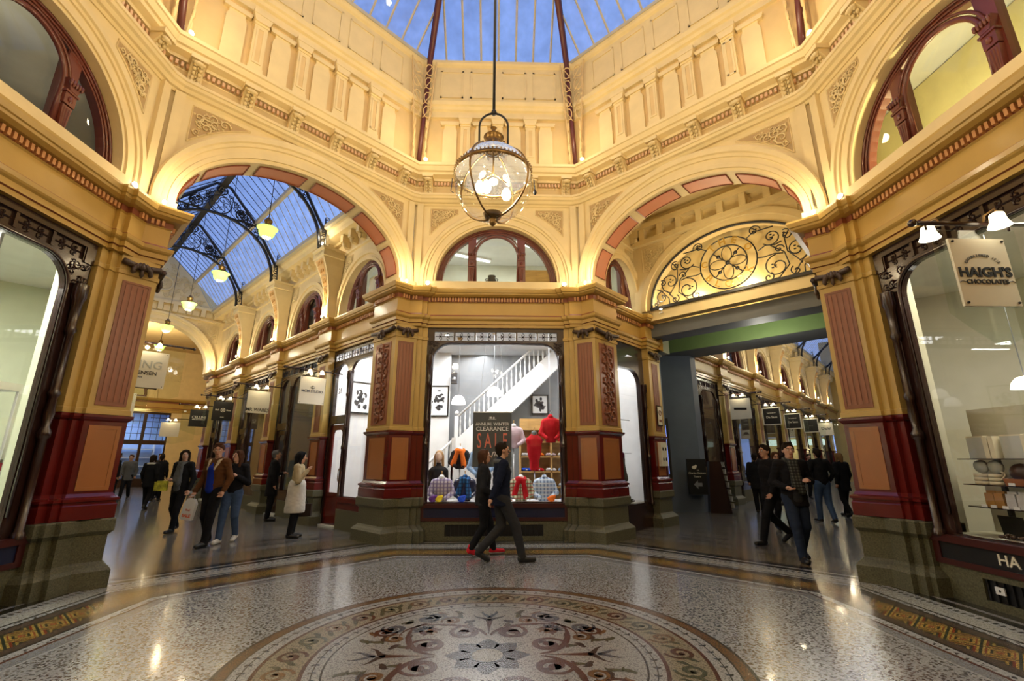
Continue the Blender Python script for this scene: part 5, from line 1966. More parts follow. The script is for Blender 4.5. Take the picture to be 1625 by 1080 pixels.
for i, (x, m, lab) in enumerate([(-1.12, 'yellow', 'yellow folded pocket cloth'), (-1.24, 'purple', 'purple folded cloth'), (-.66, 'royal', 'royal blue folded cloth'), (1.15, 'orange', 'orange folded cloth')]):
    t = thing('pocket_cloth', lab + ' on the display floor of the sale window', 'cloth', at(0, x, 5.47, PZ), 'folded cloths on display floor')
    s = SD(); s.ell((0, 0, .05), (.07, .05, .06), .03); s.cap((-.05, 0, .06), (.06, -.02, .10), .03, k=.03); s.half(2, 0, -1); s.build('folded_cloth', m, t, h=.012, wob=.006, seed=i)
W1 = WALL(1, 1, 2.32, 7.02)
shirt_form(W1 @ Matrix.Translation((.62, .52, 1.0)), 'dark quilted jacket on a stand behind the corner window numbered 21', 'charcoal', w=.19, h=.62, collar='greyknit', extra=rib_stand(.98), group='corner window displays')
shirt_form(W1 @ Matrix.Translation((.95, .75, 1.25)), 'patterned grey gilet on a stand deeper in the corner window', 'greyknit', w=.18, h=.6, sleeves=False, collar='charcoal', extra=rib_stand(1.23), group='corner window displays')
t = thing('tie_shelf', 'beech pigeonhole shelf of ties seen through the corner window', 'shelves', FACE(0) @ Matrix.Translation((-2.72, 8.45, 0)))
b = MB(); b.box(-.6, .6, -.25, .05, 2.0, 2.3)
for z in (.2, .6, 1.0, 1.4, 1.8):
    b.box(-.6, .6, -.25, .05, z, z + .03)
for x in (-.6, -.3, 0, .3, .58):
    b.box(x, x + .02, -.25, .05, 0, 2.2)
b.build('rack', 'beech', t)
# row of books / ties boxes: right narrow window display (corridor 7, first bay)
lamp('AREA', F0 @ Vector((0, 5.75, 4.40)), 85, (1, 1, 1), 2.4, F0 @ Vector((0, 5.9, 0)), sy=.5)
lamp('AREA', F0 @ Vector((-.2, 7.3, 4.40)), 125, (1, 1, 1), 3.0, F0 @ Vector((0, 7.4, 0)), sy=1.2)
lamp('AREA', F0 @ Vector((2.9, 7.0, 4.40)), 90, (1, 1, 1), 1.0, F0 @ Vector((2.9, 7.0, 0)))
lamp('AREA', F0 @ Vector((-2.9, 7.0, 4.40)), 110, (1, 1, 1), 1.0, F0 @ Vector((-2.9, 7.0, 0)))
lamp('AREA', F0 @ Vector((0, 6.9, 7.2)), 120, (1, .98, .9), 2.4, F0 @ Vector((0, 6.9, 0)), sy=1.5)
# other two shops
F2, F6 = FACE(2), FACE(6)
lamp('AREA', F2 @ Vector((0, 6.6, 4.38)), 330, (1, .98, .85), 2.8, F2 @ Vector((0, 6.6, 0)), sy=1.6)
lamp('AREA', F6 @ Vector((0, 6.1, 4.38)), 230, (1, .93, .74), 2.8, F6 @ Vector((0, 6.6, 0)), sy=1.6)
lamp('POINT', F6 @ Vector((-.55, 5.85, 5.25)), 150, (1, .86, .45), .1)
lamp('POINT', F2 @ Vector((.3, 6.5, 6.4)), 16, (1, .86, .55), .2)
b = MB(F6); b.box(-2.9, 2.9, 6.75, 6.83, 4.62, 7.28)
struct(b.build('wall_loft_right', mat('yellow_loft_board', (.85, .79, .46), .6)))
b = MB(F6); b.box(-1.40, 1.40, 5.95, 5.99, .68, 2.1); struct(b.build('trim_display_back', 'olive'))
# shelving display in the chocolate window
t = thing('display_shelves', 'dark slim shelves holding boxed chocolates in the right hand window', 'shelves', at(6, 0, 5.62, .68))
b = MB()
SZs = [.30, .54, .82]
for z in SZs:
    b.box(-1.2, 1.2, -.13, .17, z, z + .012)
b.build('shelf', 'dark', t)
b = MB()
for x in (-1.0, -.62, -.2, .3, .8):
    b.box(x - .02, x + .02, .12, .16, 0, .9)
b.build('upright', 'dark', t)
M['choc'] = mat('dark_chocolate', (.05, .02, .01), .3); M['cop'] = mat('copper_foil', (.45, .17, .06), .3, metal=.7); M['kraft'] = mat('amber_wrap', (.42, .22, .06), .35); M['crm'] = mat('cream_card', (.72, .66, .48), .5); M['slv'] = mat('silver_card', (.48, .50, .46), .4)


def prod(name, lab, cat, x, z, parts, group='goods in the chocolate window', y=5.60):
    t = thing(name, lab, cat, at(6, x, y, .68 + z), group)
    for nm_, fn, m in parts:
        c = MB(); fn(c); c.build(nm_, m, t)
    return t


def tagp(c):
    c.box(-.03, .03, -.13, -.122, 0, .03)


top = .832
for i, (x, w, d) in enumerate([(-1.02, .10, .03), (-.86, .025, .09), (-.80, .025, .09), (-.64, .11, .03), (-.47, .025, .09), (-.40, .03, .09)]):
    wide = w > .05
    prod('gift_box', ('square cream gift box' if wide else 'slim upright gift box') + ', %s from left on the top shelf' % ORD[i], 'box', x, top, [('carton', lambda c: c.box(-w, w, -d, d, 0, .235), 'slv' if wide else 'crm'), ('lid', lambda c: c.box(-w * .98, w * .98, -d - .004, d * .9, .235, .25) if wide else c.box(-w, w, -d, d, .235, .24), 'crm')])
prod('gift_basket', 'ribboned gift basket at right of the top shelf', 'basket', -.18, top, [('basket', lambda c: c.lathe([(0, 0), (.11, 0), (.13, .12), (.12, .12), (0, .02)], seg=14), 'crm'), ('ribbon', lambda c: [c.tube([(0, -.05, .13), (sg * .08, -.06, .20), (sg * .09, -.06, .14), (0, -.05, .13)], .012, 5) for sg in (-1, 1)], 'kraft'), ('filling', lambda c: [c.blob((.08 * math.cos(a), .06 * math.sin(a), .13), .035) for a in range(6)], 'crm')])
for i, x in enumerate([-1.04, -.88]):
    prod('round_tin', '%s pile of round tins with one tin standing on top, second shelf' % ('left' if i == 0 else 'right'), 'tins', x, .552, [('stacked_tin', lambda c: [c.lathe([(0, 0), (.075, 0), (.075, .035), (0, .035)], (0, -.02, j * .04), 16) for j in range(3)], 'crm'), ('standing_tin', lambda c: c.tube([(0, -.03, .19), (0, .01, .195)], .07, 18), 'slv')])
for i, x in enumerate([-.66, -.40, -.14]):
    prod('chocolate_egg', 'dark chocolate half egg on a copper tray, %s from left' % ORD[i], 'chocolate', x, .552, [('tray', lambda c: c.slab([(-.10, .0), (.10, .0), (.12, .07), (-.12, .07)], -.08, .06), 'cop'), ('egg', lambda c: c.blob((0, .02, .13), (.12, .06, .10), None, 14), 'choc'), ('ribbon', lambda c: [c.tube([(-.11, -.05, .10), (-.13, -.07, .14), (-.09, -.07, .13), (-.11, -.05, .1), (-.14, -.08, .05)], .008, 5)], 'crm'), ('price_tag', tagp, 'white')])
for i, (x, m, nm_) in enumerate([(-1.00, 'kraft', 'amber'), (-.90, 'kraft', 'glossy amber'), (-.78, 'wht', 'white'), (-.67, 'wht', 'silvery white'), (-.53, 'choc', 'dark'), (-.38, 'choc', 'black')]):
    prod('wrapped_bag', nm_ + ' wrapped bag on the third shelf, %s from left' % ORD[i], 'bag', x, .312, [('bag', lambda c: (c.slab([(-.05, 0), (.05, 0), (.045, .15), (-.045, .15)], -.05, .04)), m), ('fold', lambda c: c.box(-.046, .046, -.02, .01, .15, .175), m), ('price_tag', tagp, 'white')])
prod('ribboned_box', 'large copper box tied with a white ribbon on the third shelf', 'box', -.14, .312, [('carton', lambda c: c.box(-.15, .15, -.07, .07, 0, .16), 'cop'), ('ribbon', lambda c: (c.box(-.155, .155, -.075, -.068, .07, .09), c.tube([(-.08, -.08, .08), (-.14, -.10, .13), (-.10, -.1, .05), (-.06, -.1, .12), (-.08, -.08, .08)], .01, 5)), 'crm'), ('price_tag', tagp, 'white')])
prod('slate_board', 'black slab leaning at the left of the display floor', 'board', -.92, .0, [('slab', lambda c: c.slab([(-.12, 0), (.14, 0), (.10, .22), (-.15, .22)], -.0, .015), 'black')], y=5.66)
for i in range(7):
    x = -.82 + i * .2
    prod('chocolate_pile', 'low pile of dark chocolates on the display floor, %s from left' % ORD[i], 'chocolates', x, .0, [('chocolate', lambda c: [c.blob((random.uniform(-.08, .08), random.uniform(-.05, .05), .018 + random.uniform(0, .025)), (.025, .022, .018), None, 6) for _ in range(16)], 'choc'), ('price_tag', lambda c: c.box(-.03, .03, -.125, -.07, 0, .012), 'white')], y=5.50)
# downlights
for i, (k, x, y) in enumerate([(6, -1.0, 6.3), (6, -.4, 7.2), (6, .4, 6.0), (6, -.9, 7.8), (2, 1.0, 6.2), (2, .5, 7.0), (0, -1.2, 6.6), (0, .6, 7.5)]):
    t = thing('downlight', 'round recessed ceiling downlight in the %s, %s' % ({6: 'chocolate shop', 2: 'left shop', 0: 'sale shop'}[k], ['front left', 'middle', 'front right', 'rear', 'front', 'rear', 'front', 'rear'][i]), 'downlight', at(k, x, y, 4.44), 'recessed downlights')
    b = MB(); b.lathe([(.055, .02), (.075, .0), (.08, .02)], seg=16); b.build('trim_ring', 'white', t)
    b = MB(); b.lathe([(0, .008), (.055, .008), (.055, .02)], seg=16); b.build('lens', 'downl', t)
# left shop furniture glimpsed at the edge
t = thing('glass_cabinet', 'pale glazed cabinet with crimson shelf in the left shop', 'cabinet', at(2, 1.80, 6.70, 0))
b = MB(); b.box(-.9, .42, -.25, .25, 0, 1.36); b.box(-.9, .42, -.22, .25, 1.46, 1.50); [b.box(x - .02, x + .02, -.22, -.18, 1.46, 2.45) for x in (-.9, -.2, .4)]; b.box(-.9, .42, -.22, .25, 2.4, 2.5); b.build('body', 'white', t)
b = MB(); b.box(-.88, .40, -.24, .22, 1.36, 1.46); b.build('crimson_shelf', mat('crimson_felt', (.35, .01, .05), .7), t)
b = MB(); b.box(-.86, .38, -.21, -.205, 1.5, 2.4); b.build('glass_door', 'pane', t)


t = thing('support_pole', 'slim steel pole from floor to ceiling in the left shop', 'pole', at(2, 1.1, 6.1, .012))
b = MB(); b.lathe([(.0, 0), (.06, 0), (.06, .02), (.022, .03), (.022, 4.42), (0, 4.42)], seg=12); b.build('tube', 'steel', t)
for i, (k, x, y, z) in enumerate([(2, 1.5, 6.6, 1.95), (6, -1.2, 6.6, 2.35)]):
    t = thing('dome_pendant', ['opal dome pendant lamp in the left shop by the cabinet', 'opal dome pendant lamp above the shelves of the chocolate shop'][i], 'pendant lamp', at(k, x, y, z), 'opal dome pendants')
    b = MB(); b.lathe([(0, .16), (.08, .14), (.13, .08), (.15, 0), (.13, .01), (0, .13)], seg=18); b.build('shade', M['lit_dome'], t)
    b = MB(); b.tube([(0, 0, .15), (0, 0, 4.44 - z)], .006, 5); b.build('cord', 'gray', t)
# ---------------------------------------------------------------- corridor shopfront bays
def bay_front(T, W, label, group, door=.9, dside=-1, number=None, dm='dark', lit=None, open_=False):
    th = thing('shopfront', label, 'shopfront', T @ Matrix.Translation((0, .08, 0)), group)
    O = Matrix.Translation((0, -.08, 0))
    h = W / 2
    dx0, dx1 = (-h, -h + door) if dside < 0 else (h - door, h)
    wx0, wx1 = (-h + door, h) if dside < 0 else (-h, h - door)
    wc, ww = (wx0 + wx1) / 2, (wx1 - wx0) / 2
    b = MB(O)
    b.box(-h, h, .02, .10, 4.12, 4.215)
    b.box(-h, h, .02, .10, 3.92, 3.95)
    b.T = O @ Matrix.Translation((wc, 0, 0))
    rr_frame(b, ww, .60, 3.93, ww - .07, .70, 3.84, .3, .03, .10)
    colonnette(b, -ww + .03, .0, .66, 3.6, .03); colonnette(b, ww - .03, .0, .66, 3.6, .03)
    b.T = O
    dc, dw = (dx0 + dx1) / 2, door / 2
    b.T = O @ Matrix.Translation((dc, 0, 0))
    rr_frame(b, dw, 2.35, 3.93, dw - .10, 2.55, 3.84, dw - .12, .04, .12)
    b.box(-dw, -dw + .08, .03, .12, 0, 2.4); b.box(dw - .08, dw, .03, .12, 0, 2.4)
    b.build('frame', 'dark', th)
    f = MB(O); fret(f, -h + .04, h - .04, 3.95, 4.12, .05, max(3, int(W / .4))); f.build('fretwork', 'dark', th)
    d = MB(O @ Matrix.Translation((dc, .0, 0)))
    rr_frame(d, dw - .08, .04, 2.33, dw - .19, .75, 2.20, .12, .07, .11)
    d.box(-dw + .16, dw - .16, .06, .08, .2, .6)
    do = d.build('door', 'red' if dm == 'red' else dm, th)
    d = MB(O @ Matrix.Translation((dc, .0, 0))); d.box(-dw + .15, dw - .15, .088, .092, .72, 2.22); d.box(-dw + .08, dw - .08, .088, .092, 2.5, 3.86); d.build('door_glass', 'pane', th)
    d = MB(O); sx_ = dc + (dw - .13) * (-dside); d.tube([(sx_, .04, 1.0), (sx_, .02, 1.05), (sx_, .02, 1.25), (sx_, .04, 1.3)], .012, 6); d.build('door_handle', 'brass', th)
    g = MB(O); g.box(wx0 + .05, wx1 - .05, .06, .066, .66, 3.88); g.build('pane', 'pane', th)
    s_ = MB(O); s_.box(wx0, wx1, -.04, .1, .58, .68); s_.box(wx0, wx1, .0, .1, .42, .58); s_.build('sill', 'dark' if dm == 'dark' else 'red', th)
    s_ = MB(O); s_.box(wx0 + .0, wx1, -.02, .1, 0, .42); s_.build('stall_riser', 'granite', th)
    s_ = MB(O); s_.box(dx0, dx1, -.05, .12, 0, .035); s_.build('doorstep', 'offw', th)
    if number:
        text(number, .20, O @ TX(dc, .03, 3.15), 'black', th, 'door_number', sx=.8)
    return th


def bay_room(T, W, nm, m, light=0, col=WARM, depth=1.6, shelf=True):
    w = MB(T)
    h = W / 2
    w.box(-h - .25, h + .25, depth, depth + .05, 0, 7.0)
    w.box(-h - .3, -h - .25, .12, depth, 0, 7.0); w.box(h + .25, h + .3, .12, depth, 0, 7.0)
    w.box(-h - .3, h + .3, .3, depth, 4.3, 4.4); w.box(-h - .3, h + .3, .3, depth, 6.9, 7.0)
    struct(w.build('wall_' + nm, m))
    if light:
        lamp('POINT', T @ Vector((0, .8, 3.9)), light, col, .1)


M['dimroom'] = mat('brown_shop_interior', (.16, .11, .07), .6)
M['bluroom'] = mat('blue_grey_shop_interior', (.20, .24, .27), .6)
cb = [(7.02, 2.5), (10.35, 2.86), (13.85, 2.86), (17.35, 2.86)]
labs = ['white lit corner shopfront with door number 21 in the left corridor', 'dark shopfront between the two pale hanging signs of the left corridor', 'dark shopfront behind the walking couple in the left corridor', 'far dark shopfront at the end of the left corridor']
for i, (A, W) in enumerate(cb):
    bay_front(WALL(1, 1, 2.32, A), W, labs[i], 'left corridor shopfronts', door=.86, number='21' if i == 0 else None, dm='red' if i == 0 else 'dark')
    bay_front(WALL(1, -1, 2.32, A), W, 'shopfront on the hidden left wall of the left corridor, %s from the rotunda' % ORD[i], 'left corridor shopfronts', door=.86, dside=1)
    if i:
        bay_room(WALL(1, 1, 2.32, A), W, 'bay_%d' % i, ['', 'bluroom', 'dimroom', 'dimroom'][i], [0, 10, 14, 14][i], SOFTW)
        bay_room(WALL(1, -1, 2.32, A), W, 'bay_%d' % (i + 10), 'pgreen', 25, SOFTW)
for i, A in enumerate([6.9] + [10.35, 13.85, 17.35]):
    hw = 1.0 if i else .9
    lunette(WALL(1, 1, 2.36, A), 'dark arched window above the left corridor shopfronts, %s from the rotunda' % ORD[i], min(1.12, 1.75 * .8), 1.22, 5.22, 5.1, detail=i < 2, group='left corridor arched windows')
    lunette(WALL(1, -1, 2.36, A), 'arched window on hidden left wall of left corridor, %s from the rotunda' % ORD[i], 1.12, 1.22, 5.22, 5.1, detail=False, group='left corridor arched windows')
    cu = MB(WALL(1, 1, 2.36, A))
    cu.quad((-.9, .5, 5.0), (.2, .5, 5.0), (.2, .5, 6.3), (-.9, .5, 6.3))
    tag(cu.build('window_blind', 'signw'), 'pale roller blind behind the arched window, %s from the rotunda' % ORD[i], 'blind', 'blinds')
# right corridor
th = thing('shop_window', 'tall narrow white lit window of clothes right of the sale shop', 'shop window', WALL(7, -1, 2.32, 6.62) @ Matrix.Translation((0, .06, 0)))
O = Matrix.Translation((0, -.06, 0))
b = MB(O); rr_frame(b, .92, .40, 4.215, .74, .55, 3.62, .38, .0, .12); colonnette(b, -.85, -.03, .5, 3.3); colonnette(b, .85, -.03, .5, 3.3); b.build('frame', 'dark', th)
b = MB(O); b.box(-.76, .76, .05, .056, .53, 3.66); b.build('pane', 'pane', th)
b = MB(O); b.box(-.92, .92, -.02, .12, 0, .40); b.build('stall_riser', 'dark', th)
bay_front(WALL(7, 1, 2.32, 6.62), 1.8, 'shopfront on hidden right wall of the lobby under the iron screen', 'right corridor shopfronts', door=.7, dside=1)
for s in (-1, 1):
    wall_pilaster(WALL(7, s, 2.18, 7.88), 'lobby pilaster beneath the %s foot of the iron screen' % ('left' if s < 0 else 'right'), 'lobby pilasters')
    lunette(WALL(7, s, 2.36, 6.62), 'dark arched window %s of the iron screen lobby' % ('left' if s < 0 else 'right'), .72, 1.22, 5.22, 5.1, detail=False)
w = MB(WALL(7, -1, 2.32, 6.62)); w.box(-.95, .95, .75, .8, .3, 4.3); w.box(-.95, .95, .12, .75, .30, .56); w.box(-.95, -.9, .12, .8, .3, 4.3); w.box(-.95, .95, .12, .8, 4.0, 4.05); struct(w.build('wall_display_box', 'white'))
lamp('AREA', WALL(7, -1, 2.32, 6.62) @ Vector((0, .45, 3.95)), 14, (1, 1, 1), 1.2, WALL(7, -1, 2.32, 6.62) @ Vector((0, .45, 0)), sy=.4)
W7 = WALL(7, -1, 2.32, 6.62)
t = thing('clothes_rail', 'steel rail across the narrow right window with hanging garments', 'clothes rail', W7 @ Matrix.Translation((0, .45, 2.45)))
b = MB(); b.tube([(-.88, 0, 0), (.88, 0, 0)], .01, 6); b.tube([(-.1, 0, -.8), (.88, 0, -.8)], .008, 6); b.build('rail', 'steel', t)
for i, (x, y, z, m, w_, h_, lab) in enumerate([(.28, .5, 1.35, 'purple', .14, 1.08, 'long purple scarf hanging from the upper rail'), (.45, .52, 1.4, 'navy', .12, 1.03, 'long navy scarf hanging from the upper rail'), (.38, .42, .72, 'plum', .15, .9, 'plum shawl hanging from the lower rail'), (-.66, .45, 1.1, 'charcoal', .08, 1.3, 'dark coat at left of the narrow right window')]):
    t = thing('hanging_scarf', lab, 'scarf', W7 @ Matrix.Translation((x, y, z)), 'hanging garments')
    s = SD(); s.cap((0, 0, .03), (0, 0, h_), w_ * .55, w_ * .42, k=.02, fy=2.6); s.cap((w_ * .4, 0, .05), (w_ * .3, 0, h_), .05, .04, k=.03, fy=1.5); s.build('cloth', m, t, h=.018, wob=.008, seed=i)
t = shirt_form(W7 @ Matrix.Translation((-.02, .32, .95)), 'grey poncho on a stand in the narrow right window', 'greyknit', w=.17, h=.62, sleeves=False, collar='plum', scarf='greyknit', extra=rib_stand(.39), group='narrow window displays')
t = shirt_form(W7 @ Matrix.Translation((-.5, .35, 1.0)), 'white and dark knit top at left of the narrow right window', 'wht', w=.15, h=.6, sleeves=True, collar='charcoal', extra=rib_stand(.44), group='narrow window displays')
folded(W7 @ Matrix.Translation((-.1, .2, .562)), 'white folded garment on the floor of the narrow right window', 'wht')
folded(W7 @ Matrix.Translation((.22, .22, .562)), 'dark folded garment on the floor of the narrow right window', 'charcoal')
t = thing('framed_picture', 'small framed card in a timber frame on the narrow window floor', 'picture', W7 @ Matrix.Translation((-.42, .22, .80))); b = MB(); b.box(-.12, .12, 0, .03, -.235, .2); b.build('frame', 'beech', t); b = MB(); b.box(-.07, .07, -.005, .0, -.14, .14); b.build('mount', 'white', t)
# plates on the lobby pilaster
PT = WALL(7, -1, 2.18, 7.88)
t = thing('poster_frame', 'small framed notice on the yellow pilaster right of the narrow window', 'notice', PT @ Matrix.Translation((0.02, -.02, 2.3))); b = MB(); b.box(-.13, .13, -.02, .0, 0, .50); b.build('frame', 'dark', t); b = MB(); b.box(-.10, .10, -.025, -.02, .03, .47); b.build('notice', 'signw', t); b = MB(); b.tube([(.06 * math.cos(a), -.03, .32 + .06 * math.sin(a)) for a in np.linspace(0, 6.28, 12)[:-1]], .01, 4, closed=True); b.box(-.06, .06, -.03, -.024, .10, .16); b.build('crest', 'rust', t)
t = thing('service_plate', 'cream plate with four dark keyholes on the red dado right of the narrow window', 'plate', PT @ Matrix.Translation((0, -.07, 1.35))); b = MB(); b.box(-.16, .16, -.02, .07, 0, .56); b.build('plate', 'signw', t)
b = MB(); [b.blob((x, -.025, z), (.028, .012, .045)) for x in (-.07, .07) for z in (.16, .40)]; b.build('keyhole', 'black', t)
LB = [(12.9, 2.3)] + [((RP[i] + RP[i + 1]) / 2, RP[i + 1] - RP[i] - .62) for i in range(5)]
for i, (A, W) in enumerate(LB):
    for s in (-1, 1):
        sd = 'left' if s < 0 else 'right'
        bay_front(WALL(7, s, 2.85, A), W, 'shopfront on %s wall of right corridor, %s beyond the blue link' % (sd, ORD[i]), 'right corridor shopfronts', door=.8, dside=s)
        bay_room(WALL(7, s, 2.85, A), W, 'right_bay_%d' % (i + (0 if s < 0 else 10)), 'dimroom', 12 if i < 4 else 0, SOFTW)
        if i < 5:
            lunette(WALL(7, s, 2.89, A), 'arched window on %s wall of right corridor, %s beyond the blue link' % (sd, ORD[i]), 1.12 if i else 1.1, 1.22, 5.22, 5.1, detail=False, group='right corridor arched windows')

# ---------------------------------------------------------------- hanging signs
def m_anchor(q):
    q.tube([(0, 0, -.03), (0, 0, .05)], .006, 5); q.tube([(-.03, 0, .03), (.03, 0, .03)], .005, 5); q.tube([(.045 * math.cos(a), 0, .01 + .04 * math.sin(a)) for a in np.linspace(PI, 2 * PI, 9)], .006, 5)


def m_round(q):
    q.tube([(.06 * math.cos(a), 0, .06 * math.sin(a)) for a in np.linspace(0, 6.28, 14)[:-1]], .010, 5, closed=True)
    q.blob((0, 0, 0), (.03, .004, .03))


def m_swoosh(q):
    q.slab([(-.2, -.02), (.2, -.05), (.2, .02), (-.2, .05)], -.002, .002)


hang_sign(1, 1, 7.5, 'cream square sign lettered MCM STUDIO on clear glass, nearest in the left corridor', words=[('MCM STUDIO', .085, -.02, 'gray', .95)], mark=lambda q: (setattr(q, 'T', q.T @ Matrix.Translation((0, 0, .07))), m_anchor(q)))
hang_sign(1, 1, 11.0, 'cream square sign lettered MR WARES in the left corridor', words=[('MR WARES', .125, -.22, 'black', .98)], z=3.38)
hang_sign(1, 1, 14.3, 'black square sign with pale round emblem in the left corridor', board='black', words=[('Bell', .07, .03, 'signw', 1, -.17), ('Ross', .07, .03, 'signw', 1, .17), ('STORE', .035, -.2, 'signw')], mark=lambda q: (setattr(q, 'T', q.T @ Matrix.Translation((0, 0, .03))), m_round(q)), z=3.36)
hang_sign(1, 1, 17.2, 'black square sign lettered CELLINI in the left corridor', board='black', words=[('CELLINI', .13, .03, 'signw'), ('MELBOURNE', .055, -.05, 'signw', 1.3)], z=3.3)
hang_sign(1, -1, 7.4, 'large ivory sign ending in ING and JENSEN beside the far left pier', words=[('RECORDING'[-3:], .20, .08, 'slv', 1, .08), ('JENSEN', .095, -.07, 'black', 1, .04), ('1904', .04, -.15, 'gray', 1, -.05)], z=3.42, hgt=.66, x0=1.27, x1=1.93, wall_t=2.2)
hang_sign(1, -1, 12.5, 'pale square sign low behind the far left pier, first beyond the ivory one', words=[('PEN BOUTIQUE', .06, .05, 'gray')], z=3.2, x0=1.0, x1=1.6)
hang_sign(1, -1, 17.0, 'pale square sign at the end of the left corridor, left side', words=[('WATCHES', .07, 0, 'gray')], z=3.2, x0=1.1, x1=1.7)
hang_sign(1, 1, 22.0, 'pale square sign beyond the end arch on the right', words=[], z=3.1, x0=1.2, x1=1.9, wall_t=2.6)
nmr = ['white sign with black slanted band, nearest in the right corridor', 'black sign in white border, second in the right corridor', 'black sign in white border, third in the right corridor', 'plain black sign in white border, fourth in the right corridor', 'pale sign lettered Dafel, fifth in the right corridor', 'pale sign with black insect mark, farthest in the right corridor']
for i, A in enumerate([13.6, 17.3, 20.6, 24.2, 28.0]):
    kw = dict(z=3.5, x0=1.65, x1=2.3, wall_t=2.7, hgt=.68)
    if i == 0:
        hang_sign(7, -1, A, nmr[i], words=[], mark=m_swoosh, **kw)
    elif i < 3:
        hang_sign(7, -1, A, nmr[i], board='black', frame='signw', words=[('ST. GENTS' if False else 'De Saus', .12, -.04, 'signw'), ('THE HOUSE OF', .045, .12, 'signw')], **kw)
    elif i == 3:
        hang_sign(7, -1, A, nmr[i], board='black', frame='signw', words=[('. . . . . .', .06, 0, 'signw')], **kw)
    else:
        hang_sign(7, -1, A, nmr[i], words=[('Dafel', .22, .02, 'dkgray')], **kw)


def m_bug(q):
    q.blob((0, 0, .02), (.16, .004, .09)); [q.tube([(sg * .05, 0, 0), (sg * .2, 0, -.06 - j * .05)], .014, 4) for sg in (-1, 1) for j in (0, 1)]


hang_sign(7, 1, 30.0, nmr[5], words=[], mark=m_bug, z=3.5, x0=.6, x1=1.3, wall_t=2.7, hgt=.68)
# big chocolate sign at right: square to the shop wall
T = FACE(6) @ Matrix.Translation((0.43, 0, 0))
th = thing('hanging_sign', 'ivory chocolate shop sign on clear glass at the right edge', 'hanging sign', Matrix.Translation((4.57, 3.75, 2.79)), None)
b = MB(); b.tube([(.52, 0, .86), (-.60, 0, .86)], .022, 8); b.blob((-.62, 0, .86), .04); b.tube([(-.5, 0, .85), (-.5, 0, .79)], .01, 5); b.tube([(.3, 0, .85), (.3, 0, .79)], .01, 5); b.build('bracket_rod', 'dark', th)
b = MB(); b.slab([(-.46, .80), (.36, .80), (.36, -.16), (-.05, -.34), (-.30, -.16), (-.46, -.02)], .012, .018); b.build('glass_sheet', 'signg', th)
b = MB(); b.box(-.33, .20, -.012, .01, .04, .70); po = b.build('board', 'signw', th)
xc = -.065
text("HAIGH'S", .128, TX(xc, -.016, .36), 'black', po, bold=.004, sx=1.03)
text('CHOCOLATES', .058, TX(xc, -.016, .27), 'dkgray', po, bold=.001, sx=1.05)
for i, ch in enumerate('ESTABLISHED 1915'):
    a = PI * (.86 - .72 * i / 15)
    text(ch, .034, Matrix.Translation((xc + .17 * math.cos(a), -.016, .41 + .12 * math.sin(a))) @ Matrix.Rotation(-(a - PI / 2), 4, 'Y') @ Matrix.Rotation(PI / 2, 4, 'X'), 'gray', po)
b = MB(); [b.blob((x, -.02, z), .012) for x in (-.30, .17) for z in (.07, .67)]; b.build('screw', 'black', po)
for sg in (-1, 1):
    b = MB(); b.tube([(sg * .2 + xc, -.015, .27), (sg * .235 + xc, -.015, .28), (sg * .26 + xc, -.015, .265)], .004, 4); b.build('flourish', 'gray', po)
for i, (x, y) in enumerate([(4.63, 3.62), (4.22, 3.88)]):
    l = thing('sign_lamp', ['frilled tulip lamp on the chocolate sign bracket, viewer side', 'frilled tulip lamp on the chocolate sign bracket, far side'][i], 'sign lamp', Matrix.Translation((x, y, 3.64)))
    sg = -1 if i == 0 else 1
    b = MB(); b.tube([(0, -sg * .13, .0), (0, -sg * .10, .08), (0, 0, .10), (0, 0, .06)], .009, 6); b.build('arm', 'brass', l)
    b = MB(); b.lathe([(.015, .06), (.05, .04), (.06, -.03), (.085, -.085), (.07, -.08), (0, -.04)], seg=14); b.build('shade', 'glows', l)
t = thing('price_ticket', 'small white ticket on the grille under the chocolate window', 'ticket', at(6, -.93 + .15, 5.19, .17)); b = MB(); b.box(-.045, .045, -.005, .01, 0, .07); b.build('card', 'white', t); b = MB(); b.blob((0, -.006, .035), (.012, .004, .012)); b.build('hole', 'black', t)
